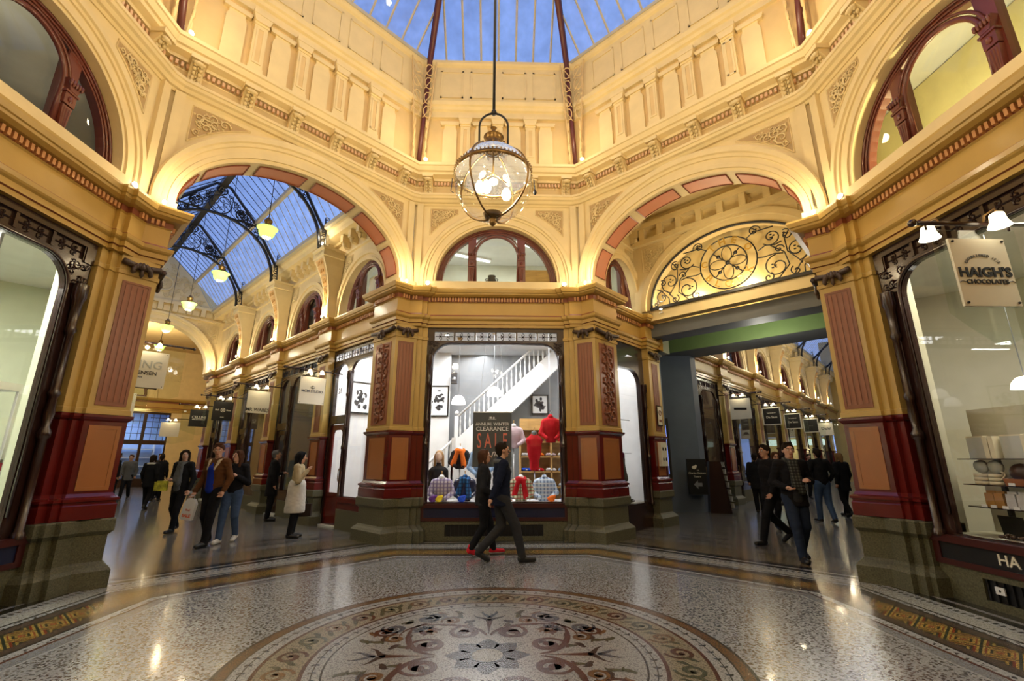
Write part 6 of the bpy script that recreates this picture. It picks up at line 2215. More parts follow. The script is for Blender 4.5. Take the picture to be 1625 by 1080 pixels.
# ================================================================ floor
def floor_material():
    m = bpy.data.materials.new('mosaic_and_terrazzo_floor')
    m.use_nodes = True
    nt = m.node_tree
    N, Lk = nt.nodes, nt.links
    b = N['Principled BSDF']

    def math_(op, a, c=None, clamp=False):
        n = N.new('ShaderNodeMath'); n.operation = op; n.use_clamp = clamp
        for i, v in enumerate((a, c)):
            if v is None:
                continue
            if isinstance(v, (int, float)):
                n.inputs[i].default_value = v
            else:
                Lk.new(v, n.inputs[i])
        return n.outputs[0]

    def ramp(fac, stops, const=True):
        n = N.new('ShaderNodeValToRGB')
        cr = n.color_ramp
        cr.interpolation = 'CONSTANT' if const else 'LINEAR'
        while len(cr.elements) < len(stops):
            cr.elements.new(.5)
        for e, (p, c) in zip(cr.elements, stops):
            e.position = p
            e.color = (*c, 1) if len(c) == 3 else c
        Lk.new(fac, n.inputs['Fac'])
        return n.outputs['Color']

    def mix(f, a, c, t='MIX'):
        n = N.new('ShaderNodeMix'); n.data_type = 'RGBA'; n.blend_type = t
        for i, v in ((0, f), (6, a), (7, c)):
            if isinstance(v, (int, float)):
                n.inputs[i].default_value = v
            elif isinstance(v, tuple):
                n.inputs[i].default_value = (*v, 1)
            else:
                Lk.new(v, n.inputs[i])
        return n.outputs[2]
    tc = N.new('ShaderNodeTexCoord')
    sp = N.new('ShaderNodeSeparateXYZ')
    Lk.new(tc.outputs['Object'], sp.inputs[0])
    ax, ay = math_('ABSOLUTE', sp.outputs[0]), math_('ABSOLUTE', sp.outputs[1])
    A1 = math_('MAXIMUM', ax, ay)
    A2 = math_('MULTIPLY', math_('ADD', ax, ay), 1 / S2)
    A = math_('MAXIMUM', A1, A2)
    tS = math_('MINIMUM', ax, ay)
    tD = math_('MULTIPLY', math_('ABSOLUTE', math_('SUBTRACT', ax, ay)), 1 / S2)
    side = math_('GREATER_THAN', A1, A2)
    t = math_('ADD', math_('MULTIPLY', tS, side), math_('MULTIPLY', tD, math_('SUBTRACT', 1, side)))
    # terrazzo: black chips in pale cement
    vo = N.new('ShaderNodeTexVoronoi'); vo.inputs['Scale'].default_value = 38; vo.inputs['Randomness'].default_value = 1
    wob = N.new('ShaderNodeTexNoise'); wob.inputs['Scale'].default_value = 60
    Lk.new(tc.outputs['Object'], wob.inputs['Vector'])
    mp = N.new('ShaderNodeMix'); mp.data_type = 'VECTOR'; mp.inputs[0].default_value = .02
    Lk.new(tc.outputs['Object'], mp.inputs[4]); Lk.new(wob.outputs['Color'], mp.inputs[5])
    Lk.new(mp.outputs[1], vo.inputs['Vector'])
    chip = ramp(vo.outputs['Distance'], [(0, (.02, .02, .02)), (.30, (.04, .04, .035)), (.42, (.12, .12, .12)), (.54, (.32, .32, .315))], False)
    vc = N.new('ShaderNodeSeparateColor'); Lk.new(vo.outputs['Color'], vc.inputs[0])
    keep = math_('GREATER_THAN', vc.outputs[0], .22)
    terr = mix(keep, (.28, .28, .275), chip)
    tess = N.new('ShaderNodeTexVoronoi'); tess.inputs['Scale'].default_value = 95
    Lk.new(tc.outputs['Object'], tess.inputs['Vector'])
    tesc = ramp(tess.outputs['Distance'], [(0, (1, 1, 1)), (.5, (.86, .86, .86)), (.8, (.55, .55, .55))], False)
    # octagonal bands, position A/8
    W, G, K, Br, Rs = (.34, .34, .33), (.20, .205, .21), (.020, .018, .015), (.075, .05, .035), (.09, .03, .018)
    s_ = lambda v: v / 8
    bands = ramp(math_('MULTIPLY', A, 1 / 8), [(0, W), (s_(3.54), K), (s_(3.555), G), (s_(3.68), Rs), (s_(3.70), W), (s_(3.80), K), (s_(3.815), Br), (s_(3.92), K), (s_(3.94), (.30, .19, .05)), (s_(4.28), K), (s_(4.30), Br), (s_(4.40), K), (s_(4.415), W),
                                               (s_(4.50), K), (s_(4.515), (.34, .335, .30)), (s_(4.70), K), (s_(4.715), W), (s_(4.85), K), (s_(4.98), W), (s_(5.06), K), (s_(5.25), (.16, .14, .10)), (s_(5.9), K), (s_(5.93), (.20, .19, .17)), (s_(6.3), (.05, .045, .04)), (s_(6.4), (.20, .19, .17))])
    # veined stripes in the corridors, lamp reflections put into their pale tones
    fs = math_('FRACT', math_('MULTIPLY', A, 1 / 1.15))
    stripe = ramp(fs, [(0, (.24, .235, .225)), (.42, (.04, .036, .03)), (.47, (.28, .27, .26)), (.62, (.09, .085, .08)), (.70, (.26, .25, .24)), (.93, (.06, .055, .05))])
    nz = N.new('ShaderNodeTexNoise'); nz.inputs['Scale'].default_value = 5; nz.inputs['Detail'].default_value = 8; nz.inputs['Distortion'].default_value = 2.5
    Lk.new(tc.outputs['Object'], nz.inputs['Vector'])
    vein = ramp(nz.outputs['Fac'], [(.3, (.45, .45, .45)), (.5, (1, 1, 1)), (.7, (.62, .62, .62))], False)
    stripe = mix(1.0, stripe, vein, 'MULTIPLY')
    far = math_('GREATER_THAN', A, 6.4)
    base = mix(far, bands, stripe)
    # key pattern in the coloured band
    u = math_('FRACT', math_('MULTIPLY', t, 1 / .30))
    v = math_('MULTIPLY', math_('SUBTRACT', A, 3.94), 1 / .34)
    dia = math_('ADD', math_('ABSOLUTE', math_('SUBTRACT', u, .5)), math_('ABSOLUTE', math_('SUBTRACT', v, .5)))
    pat = ramp(dia, [(0, (.28, .03, .015)), (.10, (.33, .22, .05)), (.17, (.02, .025, .012)), (.25, (.35, .23, .05)), (.33, (.22, .04, .015)), (.38, (.33, .22, .05)), (.45, (.02, .03, .015)), (.54, (.33, .22, .05)), (.62, (.18, .03, .012)), (.70, (.03, .04, .02)), (.78, (.30, .20, .045)), (.86, (.02, .02, .012))])
    inb = math_('MULTIPLY', math_('GREATER_THAN', A, 3.94), math_('LESS_THAN', A, 4.28))
    base = mix(inb, base, pat)
    # black leafy dashes along the white bands
    dash = math_('GREATER_THAN', math_('FRACT', math_('MULTIPLY', t, 1 / .075)), .55)
    inw = math_('MULTIPLY', math_('GREATER_THAN', A, 4.755), math_('LESS_THAN', A, 4.81))
    base = mix(math_('MULTIPLY', dash, inw), base, (.02, .02, .02))
    n3 = N.new('ShaderNodeTexNoise'); n3.inputs['Scale'].default_value = 26
    Lk.new(tc.outputs['Object'], n3.inputs['Vector'])
    sc_ = math_('GREATER_THAN', n3.outputs['Fac'], .56)
    inl = math_('ADD', math_('MULTIPLY', math_('GREATER_THAN', A, 3.72), math_('LESS_THAN', A, 3.78)), math_('MULTIPLY', math_('GREATER_THAN', A, 4.43), math_('LESS_THAN', A, 4.49)))
    base = mix(math_('MULTIPLY', sc_, inl), base, (.03, .03, .03))
    inner = math_('LESS_THAN', A, 3.54)
    base = mix(inner, base, terr)
    beige = math_('MULTIPLY', math_('GREATER_THAN', A, 5.25), math_('LESS_THAN', A, 5.9))
    base = mix(math_('MULTIPLY', beige, .8), base, mix(1.0, terr, (.8, .62, .38), 'MULTIPLY'))
    base = mix(.75, base, tesc, 'MULTIPLY')
    Lk.new(base, b.inputs['Base Color'])
    b.inputs['Specular IOR Level'].default_value = .7
    b.inputs['Coat Weight'].default_value = .5
    b.inputs['Coat Roughness'].default_value = .10
    nr = N.new('ShaderNodeTexNoise'); nr.inputs['Scale'].default_value = 2.2; nr.inputs['Detail'].default_value = 5
    Lk.new(tc.outputs['Object'], nr.inputs['Vector'])
    mr = N.new('ShaderNodeMapRange'); mr.inputs[3].default_value = .10; mr.inputs[4].default_value = .26
    Lk.new(nr.outputs['Fac'], mr.inputs[0]); Lk.new(mr.outputs[0], b.inputs['Roughness'])
    hb = math_('ADD', math_('MULTIPLY', tess.outputs['Distance'], -.35), math_('MULTIPLY', n3.outputs['Fac'], .8))
    bp = N.new('ShaderNodeBump'); bp.inputs['Strength'].default_value = .16; bp.inputs['Distance'].default_value = .012
    Lk.new(hb, bp.inputs['Height']); Lk.new(bp.outputs[0], b.inputs['Normal'])
    return m


b = MB()
R_ = 46
b.box(-R_, R_, -10, R_, -.2, 0)
fl = struct(b.build('floor', floor_material()))
fl.location = (0, YC, 0)


def tile(name, c, sc=85, rough=.2):
    m = mat(name, c, rough, spec=.5)
    nt = m.node_tree
    bs = nt.nodes['Principled BSDF']
    tc = nt.nodes.new('ShaderNodeTexCoord')
    v = nt.nodes.new('ShaderNodeTexVoronoi'); v.inputs['Scale'].default_value = sc
    nt.links.new(tc.outputs['Object'], v.inputs['Vector'])
    r = nt.nodes.new('ShaderNodeValToRGB')
    r.color_ramp.elements[0].color = (*c, 1); r.color_ramp.elements[1].color = tuple(x * .45 for x in c) + (1,)
    r.color_ramp.elements[0].position = .35; r.color_ramp.elements[1].position = .8
    nt.links.new(v.outputs['Distance'], r.inputs['Fac']); nt.links.new(r.outputs['Color'], bs.inputs['Base Color'])
    bp = nt.nodes.new('ShaderNodeBump'); bp.inputs['Strength'].default_value = .15; bp.inputs['Distance'].default_value = .01
    nt.links.new(v.outputs['Distance'], bp.inputs['Height']); nt.links.new(bp.outputs[0], bs.inputs['Normal'])
    M[name] = m
    return name


tile('t_white', (.30, .30, .29)); tile('t_rust', (.075, .022, .013)); tile('t_plum', (.03, .018, .018)); tile('t_blue', (.07, .085, .11)); tile('t_olive', (.06, .065, .035)); tile('t_beige', (.22, .19, .13)); tile('t_ochre', (.14, .07, .025)); tile('t_black', (.02, .02, .018))


def annulus(mb, r0, r1, z, n=96, m=None):
    vs, fs = [], []
    for i in range(n):
        a = 2 * PI * i / n
        vs += [(r0 * math.cos(a), r0 * math.sin(a), z), (r1 * math.cos(a), r1 * math.sin(a), z)]
    for i in range(n):
        j = (i + 1) % n
        fs.append((2 * i, 2 * i + 1, 2 * j + 1, 2 * j))
    mb.add(vs, fs, m)


def ribbon(mb, pts, w, z, m=None):
    n = len(pts)
    W = [x * 1.3 for x in (w if isinstance(w, (list, tuple)) else [w] * n)]
    vs = []
    for i in range(n):
        a, c = pts[max(0, i - 1)], pts[min(n - 1, i + 1)]
        dx, dy = c[0] - a[0], c[1] - a[1]
        L = math.hypot(dx, dy) or 1
        nx, ny = -dy / L * W[i] / 2, dx / L * W[i] / 2
        vs += [(pts[i][0] + nx, pts[i][1] + ny, z), (pts[i][0] - nx, pts[i][1] - ny, z)]
    mb.add(vs, [(2 * i, 2 * i + 1, 2 * i + 3, 2 * i + 2) for i in range(n - 1)], m)


def curl(mb, c, r, turns, a0, hand, w0, w1, z, m, n=20, shrink=.15):
    P = spiral(c[0], c[1], r, turns, a0, n, hand, shrink)
    ribbon(mb, P, [w0 + (w1 - w0) * i / n for i in range(n + 1)], z, m)
    k = 8
    e = P[-1]
    mb.add([(e[0] + w1 * .7 * math.cos(2 * PI * i / k), e[1] + w1 * .7 * math.sin(2 * PI * i / k), z) for i in range(k)], [tuple(range(k))], m)


def bez(p0, p1, p2, p3, n=14):
    return [tuple((1 - t) ** 3 * a + 3 * (1 - t) ** 2 * t * b_ + 3 * (1 - t) * t * t * c + t ** 3 * d for a, b_, c, d in zip(p0, p1, p2, p3)) for t in [i / n for i in range(n + 1)]]


md = MB()
TM = ['t_white', 't_rust', 't_plum', 't_blue', 't_olive', 't_beige', 't_ochre', 't_black']
annulus(md, 0.0005, 1.22, .0030, m=0); annulus(md, 1.22, 1.235, .0030, m=7); annulus(md, 1.235, 1.355, .003, m=0); annulus(md, 1.355, 1.385, .003, m=1); annulus(md, 1.385, 1.69, .003, m=5)
annulus(md, 1.69, 1.72, .003, m=1); annulus(md, 1.72, 1.865, .003, m=0); annulus(md, 1.865, 1.88, .003, m=7); annulus(md, 1.88, 1.96, .003, m=6); annulus(md, 1.96, 1.985, .003, m=7)
for i in range(30):
    a = 2 * PI * i / 30
    c = (1.54 * math.cos(a), 1.54 * math.sin(a))
    col = [1, 6, 5][i % 3] if i % 3 != 2 else 4
    curl(md, c, .125, 1.35, a + PI, 1, .022, .04, .0036, col)
    nx = a + PI / 30
    for sg in (-1, 1):
        r0 = 1.54 + sg * .10
        p = (r0 * math.cos(nx), r0 * math.sin(nx))
        q = ((r0 - sg * .13) * math.cos(nx + .05 * sg), (r0 - sg * .13) * math.sin(nx + .05 * sg))
        ribbon(md, bez(p, ((p[0] + q[0]) / 2 + .03, p[1]), ((p[0] + q[0]) / 2, q[1] + .02), q, 6), [.004, .02, .032, .035, .028, .015, .003], .0038, 4)
for rr, nn in ((1.795, 84), (1.295, 60)):
    for i in range(nn):
        a = 2 * PI * i / nn
        p = [(rr * math.cos(a - .4 / nn), rr * math.sin(a - .4 / nn)), ((rr + .03) * math.cos(a + 1.2 / nn), (rr + .03) * math.sin(a + 1.2 / nn))]
        q = ((rr - .03) * math.cos(a + 1.2 / nn), (rr - .03) * math.sin(a + 1.2 / nn))
        mid = ((p[0][0] + p[1][0]) / 2, (p[0][1] + p[1][1]) / 2); mid2 = ((p[0][0] + q[0]) / 2, (p[0][1] + q[1]) / 2)
        ribbon(md, [p[0], mid, p[1]], [.004, .02, .003], .0036, 7); ribbon(md, [p[0], mid2, q], [.004, .02, .003], .0036, 3)
    annulus(md, rr - .004, rr + .004, .0035, m=7)


def rot(P, a, fl_=1):
    c, s_ = math.cos(a), math.sin(a)
    return [(x * c - y * fl_ * s_, x * s_ + y * fl_ * c) for x, y in P]


def petal(mb, a, r0, r1, w, z, m):
    P = rot([(r0 + (r1 - r0) * t, 0) for t in (0, .2, .4, .6, .8, 1)], a)
    ribbon(mb, P, [w * k for k in (.25, .7, 1, .85, .5, .02)], z, m)


for i in range(8):
    petal(md, i * PI / 4, .10, .34, .15, .0037, 2)
    petal(md, i * PI / 4 + PI / 8, .10, .26, .09, .0036, 7)
annulus(md, .0005, .125, .0040, 32, 5); annulus(md, .125, .14, .0041, 32, 7)
for q in range(4):
    a0 = q * PI / 2
    ribbon(md, rot([(.46, 0), (.62, 0), (.80, 0)], a0), [.006, .02, .05], .0037, 1)
    for f in (-1, 1):
        R2 = lambda P: rot(P, a0, f)
        ribbon(md, R2(bez((.80, .0), (.88, .02), (.86, .12), (.96, .16))), [.05, .05, .045, .04, .04, .035, .03, .03, .025, .02, .02, .015, .01, .006, .003], .0038, 2)
        ribbon(md, R2(bez((.88, .0), (.97, .02), (1.0, .09), (1.08, .07))), [.03] * 7 + [.02] * 5 + [.008] * 3, .0038, 3)
        # main rust scroll
        P = R2(bez((.42, .02), (.66, .06), (.72, .40), (.70, .58), 18))
        ribbon(md, P, [.016 + .028 * math.sin(PI * i / 18) for i in range(19)], .0038, 1)
        P = R2(bez((.70, .58), (.68, .70), (.52, .80), (.42, .78), 12))
        ribbon(md, P, [.03 - .002 * i for i in range(13)], .0038, 1)
        c = R2([(.50, .20)])[0]
        curl(md, c, .17, 1.25, (a0 - .4 * f if f > 0 else a0 + .4), f, .02, .075, .0039, 1)
        c = R2([(.80, .36)])[0]
        curl(md, c, .10, 1.2, a0 + 2 * f, -f, .015, .05, .0039, 6)
        c = R2([(.60, .86)])[0]
        curl(md, c, .12, 1.3, a0 + 1 * f, f, .02, .06, .0039, 3)
        c = R2([(.93, .52)])[0]
        curl(md, c, .11, 1.2, a0 + 3 * f, f, .02, .055, .0039, 3 if q % 2 else 1)
        for (x, y, dx, dy, m_) in ((.62, .14, .12, .06, 4), (.72, .22, .10, -.07, 2), (.88, .24, .12, .08, 4), (1.02, .24, .06, .12, 4), (.30, .40, -.06, .10, 2), (.46, .48, .12, .08, 6), (.58, .42, .02, .14, 1), (.34, .66, .12, .05, 4), (.30, .86, .12, .06, 2), (.80, .72, -.08, .10, 4), (1.0, .40, .04, .13, 6)):
            P = R2(bez((x, y), (x + dx * .4 - dy * .5, y + dy * .4 + dx * .5), (x + dx * .7 + dy * .4, y + dy * .7 - dx * .4), (x + dx, y + dy), 8))
            ribbon(md, P, [.003, .02, .036, .045, .045, .036, .03, .03, .004], .0037, m_)
    c = rot([(.78, 0)], a0 + PI / 4)[0]
    for j in range(7):
        petal(md, 0, 0, 0, 0, -1, 0) if False else None
        an = a0 + PI / 4 + (j - 3) * .35
        ribbon(md, [(c[0] + .03 * math.cos(an), c[1] + .03 * math.sin(an)), (c[0] + .09 * math.cos(an), c[1] + .09 * math.sin(an)), (c[0] + .15 * math.cos(an), c[1] + .15 * math.sin(an))], [.01, .035, .003], .0037, 3)
mo = struct(md.build('floor_medallion', TM))
mo.location = (0, 4.12, 0)
# ================================================================ people
M['skin'] = mat('skin_light', (.52, .29, .19), .55, spec=.3)
M['skinp'] = mat('skin_pale', (.60, .36, .26), .55, spec=.3)
M['lip'] = mat('lips', (.36, .10, .08), .5)
for n_, c_ in dict(blackc=(.010, .010, .012), brownj=(.11, .045, .015), denim=(.06, .10, .19), dkdenim=(.02, .03, .055), camel=(.42, .34, .20), royalb=(.01, .03, .30), greysc=(.10, .105, .11), dkgrey=(.03, .03, .033), hairb=(.018, .011, .007), hairbr=(.07, .03, .015), hairbl=(.22, .12, .05), fleece=(.55, .45, .30), olivec=(.07, .075, .04), bluec=(.05, .12, .32), whitec=(.6, .58, .52)).items():
    cloth(n_, c_)


def V3(*a):
    return np.array(a, float)


def hand(s, w, d, side, r=1.0, curl_=.6, up=None):
    """palm and five separate curled digits; d = forearm direction"""
    d = d / np.linalg.norm(d)
    t = np.cross(d, V3(0, 0, 1)) if abs(d[2]) < .8 else np.cross(d, V3(0, 1, 0))
    t = t / np.linalg.norm(t)          # across the knuckles
    n = np.cross(t, d)
    if n[1] > 0:
        n = -n
    palm = w + d * .045 * r
    s.cap(w, palm, .026 * r, .030 * r, k=.012)
    s.cap(palm - t * .022 * r, palm + t * .022 * r + d * .012, .019 * r, .019 * r, k=.012)
    k0 = palm + d * .03 * r
    for i, ln in enumerate((.058, .068, .064, .050)):
        o = t * (i - 1.5) * .0205 * r
        a = k0 + o
        m_ = a + (d * .72 + n * curl_ * .45) * ln * .5 * r
        e = m_ + (d * .35 + n * curl_ * 1.1) * ln * .5 * r
        s.cap(a - d * .01, m_, .0105 * r, .0098 * r, k=.004)
        s.cap(m_, e, .0098 * r, .0088 * r, k=.003)
    sd = -side
    a = w + d * .018 * r + t * sd * .022 * r
    m_ = a + (t * sd * .8 + d * .8 + n * .35) * .026 * r
    e = m_ + (d * .9 + t * sd * .15 + n * .4) * .028 * r
    s.cap(a, m_, .014 * r, .012 * r, k=.008)
    s.cap(m_, e, .012 * r, .0095 * r, k=.004)


def person(T, label, H=1.75, stride=.0, lead=1, arms=None, head=(0, 0), coat=None, hem=.82, inner=None, trousers='blackc', shoes='black', hair='hairb', hairs='short', scarf=None, h=.012, skin='skin', female=False, skirt=None, sole=None, group='people in the arcade', lean=0.0, collar=None, cuffs=True, glasses=False, legs=None):
    th = thing('person', label, 'person', T, group)
    k = H / 1.75
    P = {}
    w_ = .93 if female else 1.0
    st = stride
    dz = -.025 * st
    Lz = lambda x, y, z: V3(x, y, z) * k
    P['pel'] = Lz(0, 0, .95 + dz); P['che'] = Lz(0, -.01 - lean * .6, 1.30 + dz); P['nek'] = Lz(0, -lean, 1.475 + dz); P['hd'] = Lz(0, -.025 - lean * 1.2, 1.625 + dz)
    for s_ in (-1, 1):
        f = 1 if s_ == lead else -1
        P['hip', s_] = Lz(s_ * .085, 0, .93 + dz)
        if st and f > 0:
            P['kne', s_] = Lz(s_ * .09, -.24 * st, .51); P['ank', s_] = Lz(s_ * .085, -.36 * st, .085); P['toe', s_] = Lz(s_ * .10, -.36 * st - .17, .045)
        elif st:
            P['kne', s_] = Lz(s_ * .09, -.03 * st, .485); P['ank', s_] = Lz(s_ * .085, .36 * st, .085 + .09 * st); P['toe', s_] = Lz(s_ * .095, .36 * st - .13, .035)
        else:
            P['kne', s_] = Lz(s_ * .095, -.015, .50); P['ank', s_] = Lz(s_ * .10, .03, .085); P['toe', s_] = Lz(s_ * .12, -.14, .035)
        P['sho', s_] = Lz(s_ * .175 * w_, -lean, 1.425 + dz)
        sw = -f * .16 * st
        P['elb', s_] = Lz(s_ * .235, -lean * .5 + sw * .5 + .03, 1.14 + dz); P['wri', s_] = Lz(s_ * .235, sw - .05, .90 + dz)
    if legs:
        for kk, v in legs.items():
            P[kk] = V3(*v) * k
    if arms:
        for s_, (e, w) in arms.items():
            P['elb', s_] = V3(*e) * k; P['wri', s_] = V3(*w) * k
    s = SD()
    # trunk, limbs
    s.cap(P['pel'], P['che'], .125 * k * w_, .14 * k * w_, .05, fy=1.45); s.cap(P['che'], P['nek'] - V3(0, 0, .07 * k), .13 * k * w_, .09 * k, .05, fy=1.4)
    s.cap(P['sho', -1], P['sho', 1], .055 * k, k=.05)
    s.cap(P['nek'] - V3(0, 0, .05 * k), P['hd'] - V3(0, -.01, .06) * k, .056 * k, .052 * k, .025)
    for s_ in (-1, 1):
        s.cap(P['hip', s_], P['kne', s_], .085 * k, .055 * k, .03); s.cap(P['kne', s_], P['ank', s_], .055 * k, .036 * k, .02)
        s.cap(P['ank', s_], P['toe', s_] + V3(0, .05, 0), .030 * k, .020 * k, .02)
        s.cap(P['sho', s_], P['elb', s_], .05 * k, .038 * k, .03); s.cap(P['elb', s_], P['wri', s_], .038 * k, .026 * k, .015)
        hand(s, P['wri', s_], P['wri', s_] - P['elb', s_], s_, 1.08 * k)
    # head turned by yaw, pitch
    yw, pt = head
    hd = P['hd']
    cy_, sy_ = math.cos(yw), math.sin(yw)

    def hp(x, y, z):
        y2, z2 = y * math.cos(pt) + z * math.sin(pt), -y * math.sin(pt) + z * math.cos(pt)
        return hd + V3(x * cy_ - y2 * sy_, x * sy_ + y2 * cy_, z2) * k
    s.ell(hp(0, .012, .035), (.076 * k, .093 * k, .092 * k) if abs(cy_) > .7 else (.090 * k, .079 * k, .092 * k), .02)
    s.cap(hp(0, -.02, -.02), hp(0, -.045, -.075), .058 * k, .033 * k, .03)
    s.cap(hp(0, -.088, .015), hp(0, -.112, -.022), .010 * k, .0155 * k, .012)          # nose
    s.cap(hp(-.035, -.080, .036), hp(.035, -.080, .036), .014 * k, k=.012)      # brow
    s.cap(hp(-.02, -.088, -.052), hp(.02, -.088, -.052), .0105 * k, k=.006)     # lips
    for s_ in (-1, 1):
        s.ell(hp(s_ * .078, .01, -.002), (.014 * k, .022 * k, .030 * k), .008)
        s.ell(hp(s_ * .031, -.098, .012), (.015 * k, .012 * k, .010 * k), .008, op=1)
    lipc = hp(0, -.095, -.052)
    body = s.build('body', [skin, 'lip'], th, h=h, pick=lambda c: (np.linalg.norm((c - lipc) / np.array([.026, .02, .012]), axis=1) < 1))
    e = MB()
    for s_ in (-1, 1):
        e.blob(hp(s_ * .031, -.082, .012), .0115 * k, 0, 8)
        e.blob(hp(s_ * .031, -.0915, .012), .0052 * k, 1, 6)
    e.build('eyes', ['white', 'black'], th)
    e = MB()
    for s_ in (-1, 1):
        e.tube([hp(s_ * .016, -.096, .033), hp(s_ * .033, -.098, .040), hp(s_ * .05, -.088, .034)], .0042 * k, 5)
    e.build('eyebrows', hair, th)
    # hair
    s = SD()
    r = (.084, .100, .088) if abs(cy_) > .7 else (.098, .087, .088)
    s.ell(hp(0, .022, .050), tuple(x * k for x in r), .015)
    s.cap(hp(0, .06, -.01), hp(0, .045, -.06), .06 * k, .045 * k, .03)
    if hairs == 'short':
        s.cap(hp(-.05, -.035, .120), hp(.04, -.04, .125), .018 * k, k=.02)
        for s_ in (-1, 1):
            s.cap(hp(s_ * .07, -.005, .06), hp(s_ * .078, .0, .015), .014 * k, k=.015)
    else:
        for s_ in (-1, 1):
            ln = -.20 if hairs == 'long' else -.11
            s.cap(hp(s_ * .075, .0, .05), hp(s_ * .082, .0, ln), .028 * k, .026 * k, .02)
            s.cap(hp(s_ * .05, -.055, .10), hp(s_ * .078, -.03, -.02), .022 * k, .018 * k, .02)
        s.cap(hp(0, .07, 0), hp(0, .08, ln), .065 * k, .05 * k, .03)
    s.ell(hp(0, -.125, .018), (.066 * k if abs(cy_) > .7 else .058 * k, .062 * k, .100 * k), .01, op=1)
    s.build('hair', hair, th, h=h, wob=.003, seed=H)
    # trousers
    s = SD()
    wt = .028 if not female else .02
    if skirt:
        s.cap(P['pel'] + V3(0, 0, .08), V3(0, 0, .55 * k), .19 * k, .22 * k, .03, fy=1.08); s.half(2, .50 * k, -1)
        s.build('skirt', skirt, th, h=h * 1.1, wob=.004)
        s = SD()
    s.cap(P['pel'] + V3(0, 0, .06 * k), P['pel'], (.125 + wt) * k * w_, (.13 + wt) * k * w_, .04, fy=1.35)
    for s_ in (-1, 1):
        s.cap(P['hip', s_], P['kne', s_], (.088 + wt * .6) * k, (.055 + wt * .7) * k, .03)
        s.cap(P['kne', s_], P['ank', s_] + V3(0, 0, .0), (.055 + wt * .7) * k, (.045 + wt * .5) * k, .02)
    s.build('trousers', trousers, th, h=h * 1.05, wob=.004, seed=2)
    # shoes
    for s_ in (-1, 1):
        s = SD()
        a, t_ = P['ank', s_].copy(), P['toe', s_].copy()
        low = min(a[2] - .055 * k, t_[2] - .02)
        a2 = V3(a[0], a[1] + .02, a[2] - .035 * k)
        t2 = V3(t_[0], t_[1], max(t_[2] - .005, .028))
        s.cap(a2, t2, .046 * k, .040 * k, .015); s.cap(a + V3(0, 0, .02), a2, .050 * k, .048 * k, .02)
        s.half(2, .004, -1)
        s.build('shoe', [shoes, sole or shoes], th, h=h, pick=lambda c: c[:, 2] < .03 if sole else np.zeros(len(c)))
    # upper garment
    if coat:
        s = SD()
        ex = .038
        s.cap(P['pel'] + V3(0, 0, .03), P['che'], (.13 + ex) * k * w_, (.142 + ex * .8) * k * w_, .05, fy=1.32)
        if hem < .84:
            s.cap(V3(0, P['pel'][1] * .5, hem * k), P['pel'], (.155 + ex) * k * w_, (.13 + ex) * k * w_, .04, fy=1.28)
        s.cap(P['che'], P['nek'] - V3(0, 0, .08 * k), (.13 + ex * .6) * k * w_, .10 * k, .05, fy=1.3)
        s.cap(P['sho', -1] - V3(0, 0, .01), P['sho', 1] - V3(0, 0, .01), (.055 + ex * .45) * k, k=.05)
        for s_ in (-1, 1):
            we = P['wri', s_] + (P['elb', s_] - P['wri', s_]) * .06
            s.cap(P['sho', s_], P['elb', s_], (.05 + ex * .55) * k, (.04 + ex * .5) * k, .03)
            s.cap(P['elb', s_], we, (.04 + ex * .5) * k, (.028 + ex * .42) * k, .02)
        s.cap(P['nek'] - V3(0, -.01, .06 * k), P['nek'] + V3(0, .015, -.01), .085 * k, .075 * k, .02)
        s.half(2, hem * k, -1)
        s.build('jacket', coat, th, h=h * 1.08, wob=.006, seed=hem * 10)
        if collar:
            s = SD()
            for i in range(9):
                a, c = -PI * .15 + i * PI * 1.3 / 9, -PI * .15 + (i + 1) * PI * 1.3 / 9
                q = lambda an: P['nek'] + V3(.112 * math.cos(an), .088 * math.sin(an), -.02 + .01 * math.sin(an)) * k
                s.cap(q(a), q(c), .034 * k, k=.015)
            s.cap(P['nek'] + V3(.09, -.07, -.04) * k, P['nek'] + V3(.07, -.135, -.17) * k, .032 * k, .018 * k, .015); s.cap(P['nek'] + V3(-.09, -.07, -.04) * k, P['nek'] + V3(-.07, -.135, -.17) * k, .032 * k, .018 * k, .015)
            s.build('collar', collar, th, h=h, wob=.003)
        if inner:
            s = SD()
            s.cap(P['nek'] + V3(0, -.055, -.06) * k, P['che'] + V3(0, -.074, 0) * k, .05 * k, .076 * k, .02, fx=.85); s.cap(P['che'] + V3(0, -.074, 0) * k, P['pel'] + V3(0, -.076, hem - .83) * k, .076 * k, .080 * k, .02, fx=.9)
            s.half(2, (hem - .02) * k, -1)
            s.build('shirt', inner, th, h=h)
    if scarf:
        s = SD()
        for i in range(10):
            a, c = 2 * PI * i / 10, 2 * PI * (i + 1) / 10
            q = lambda an: P['nek'] + V3(.075 * math.cos(an), .07 * math.sin(an) - .01, .0 - .02 * math.cos(an + 1)) * k
            s.cap(q(a), q(c), .034 * k, k=.02)
        s.cap(P['nek'] + V3(.03, -.11, -.03) * k, P['che'] + V3(.05, -.165, -.28) * k, .045 * k, .055 * k, .02, fy=1.4)
        s.cap(P['nek'] + V3(-.03, -.10, -.03) * k, P['che'] + V3(-.03, -.165, -.20) * k, .045 * k, .05 * k, .02, fy=1.4)
        s.build('scarf', scarf, th, h=h, wob=.006, seed=3)
    if glasses:
        e = MB()
        for s_ in (-1, 1):
            e.tube([hp(s_ * .033 + .022 * math.cos(a), -.102, .012 + .017 * math.sin(a)) for a in np.linspace(0, 6.28, 10)[:-1]], .003, 4, closed=True)
        e.build('glasses', 'black', th)
    return th, P, k


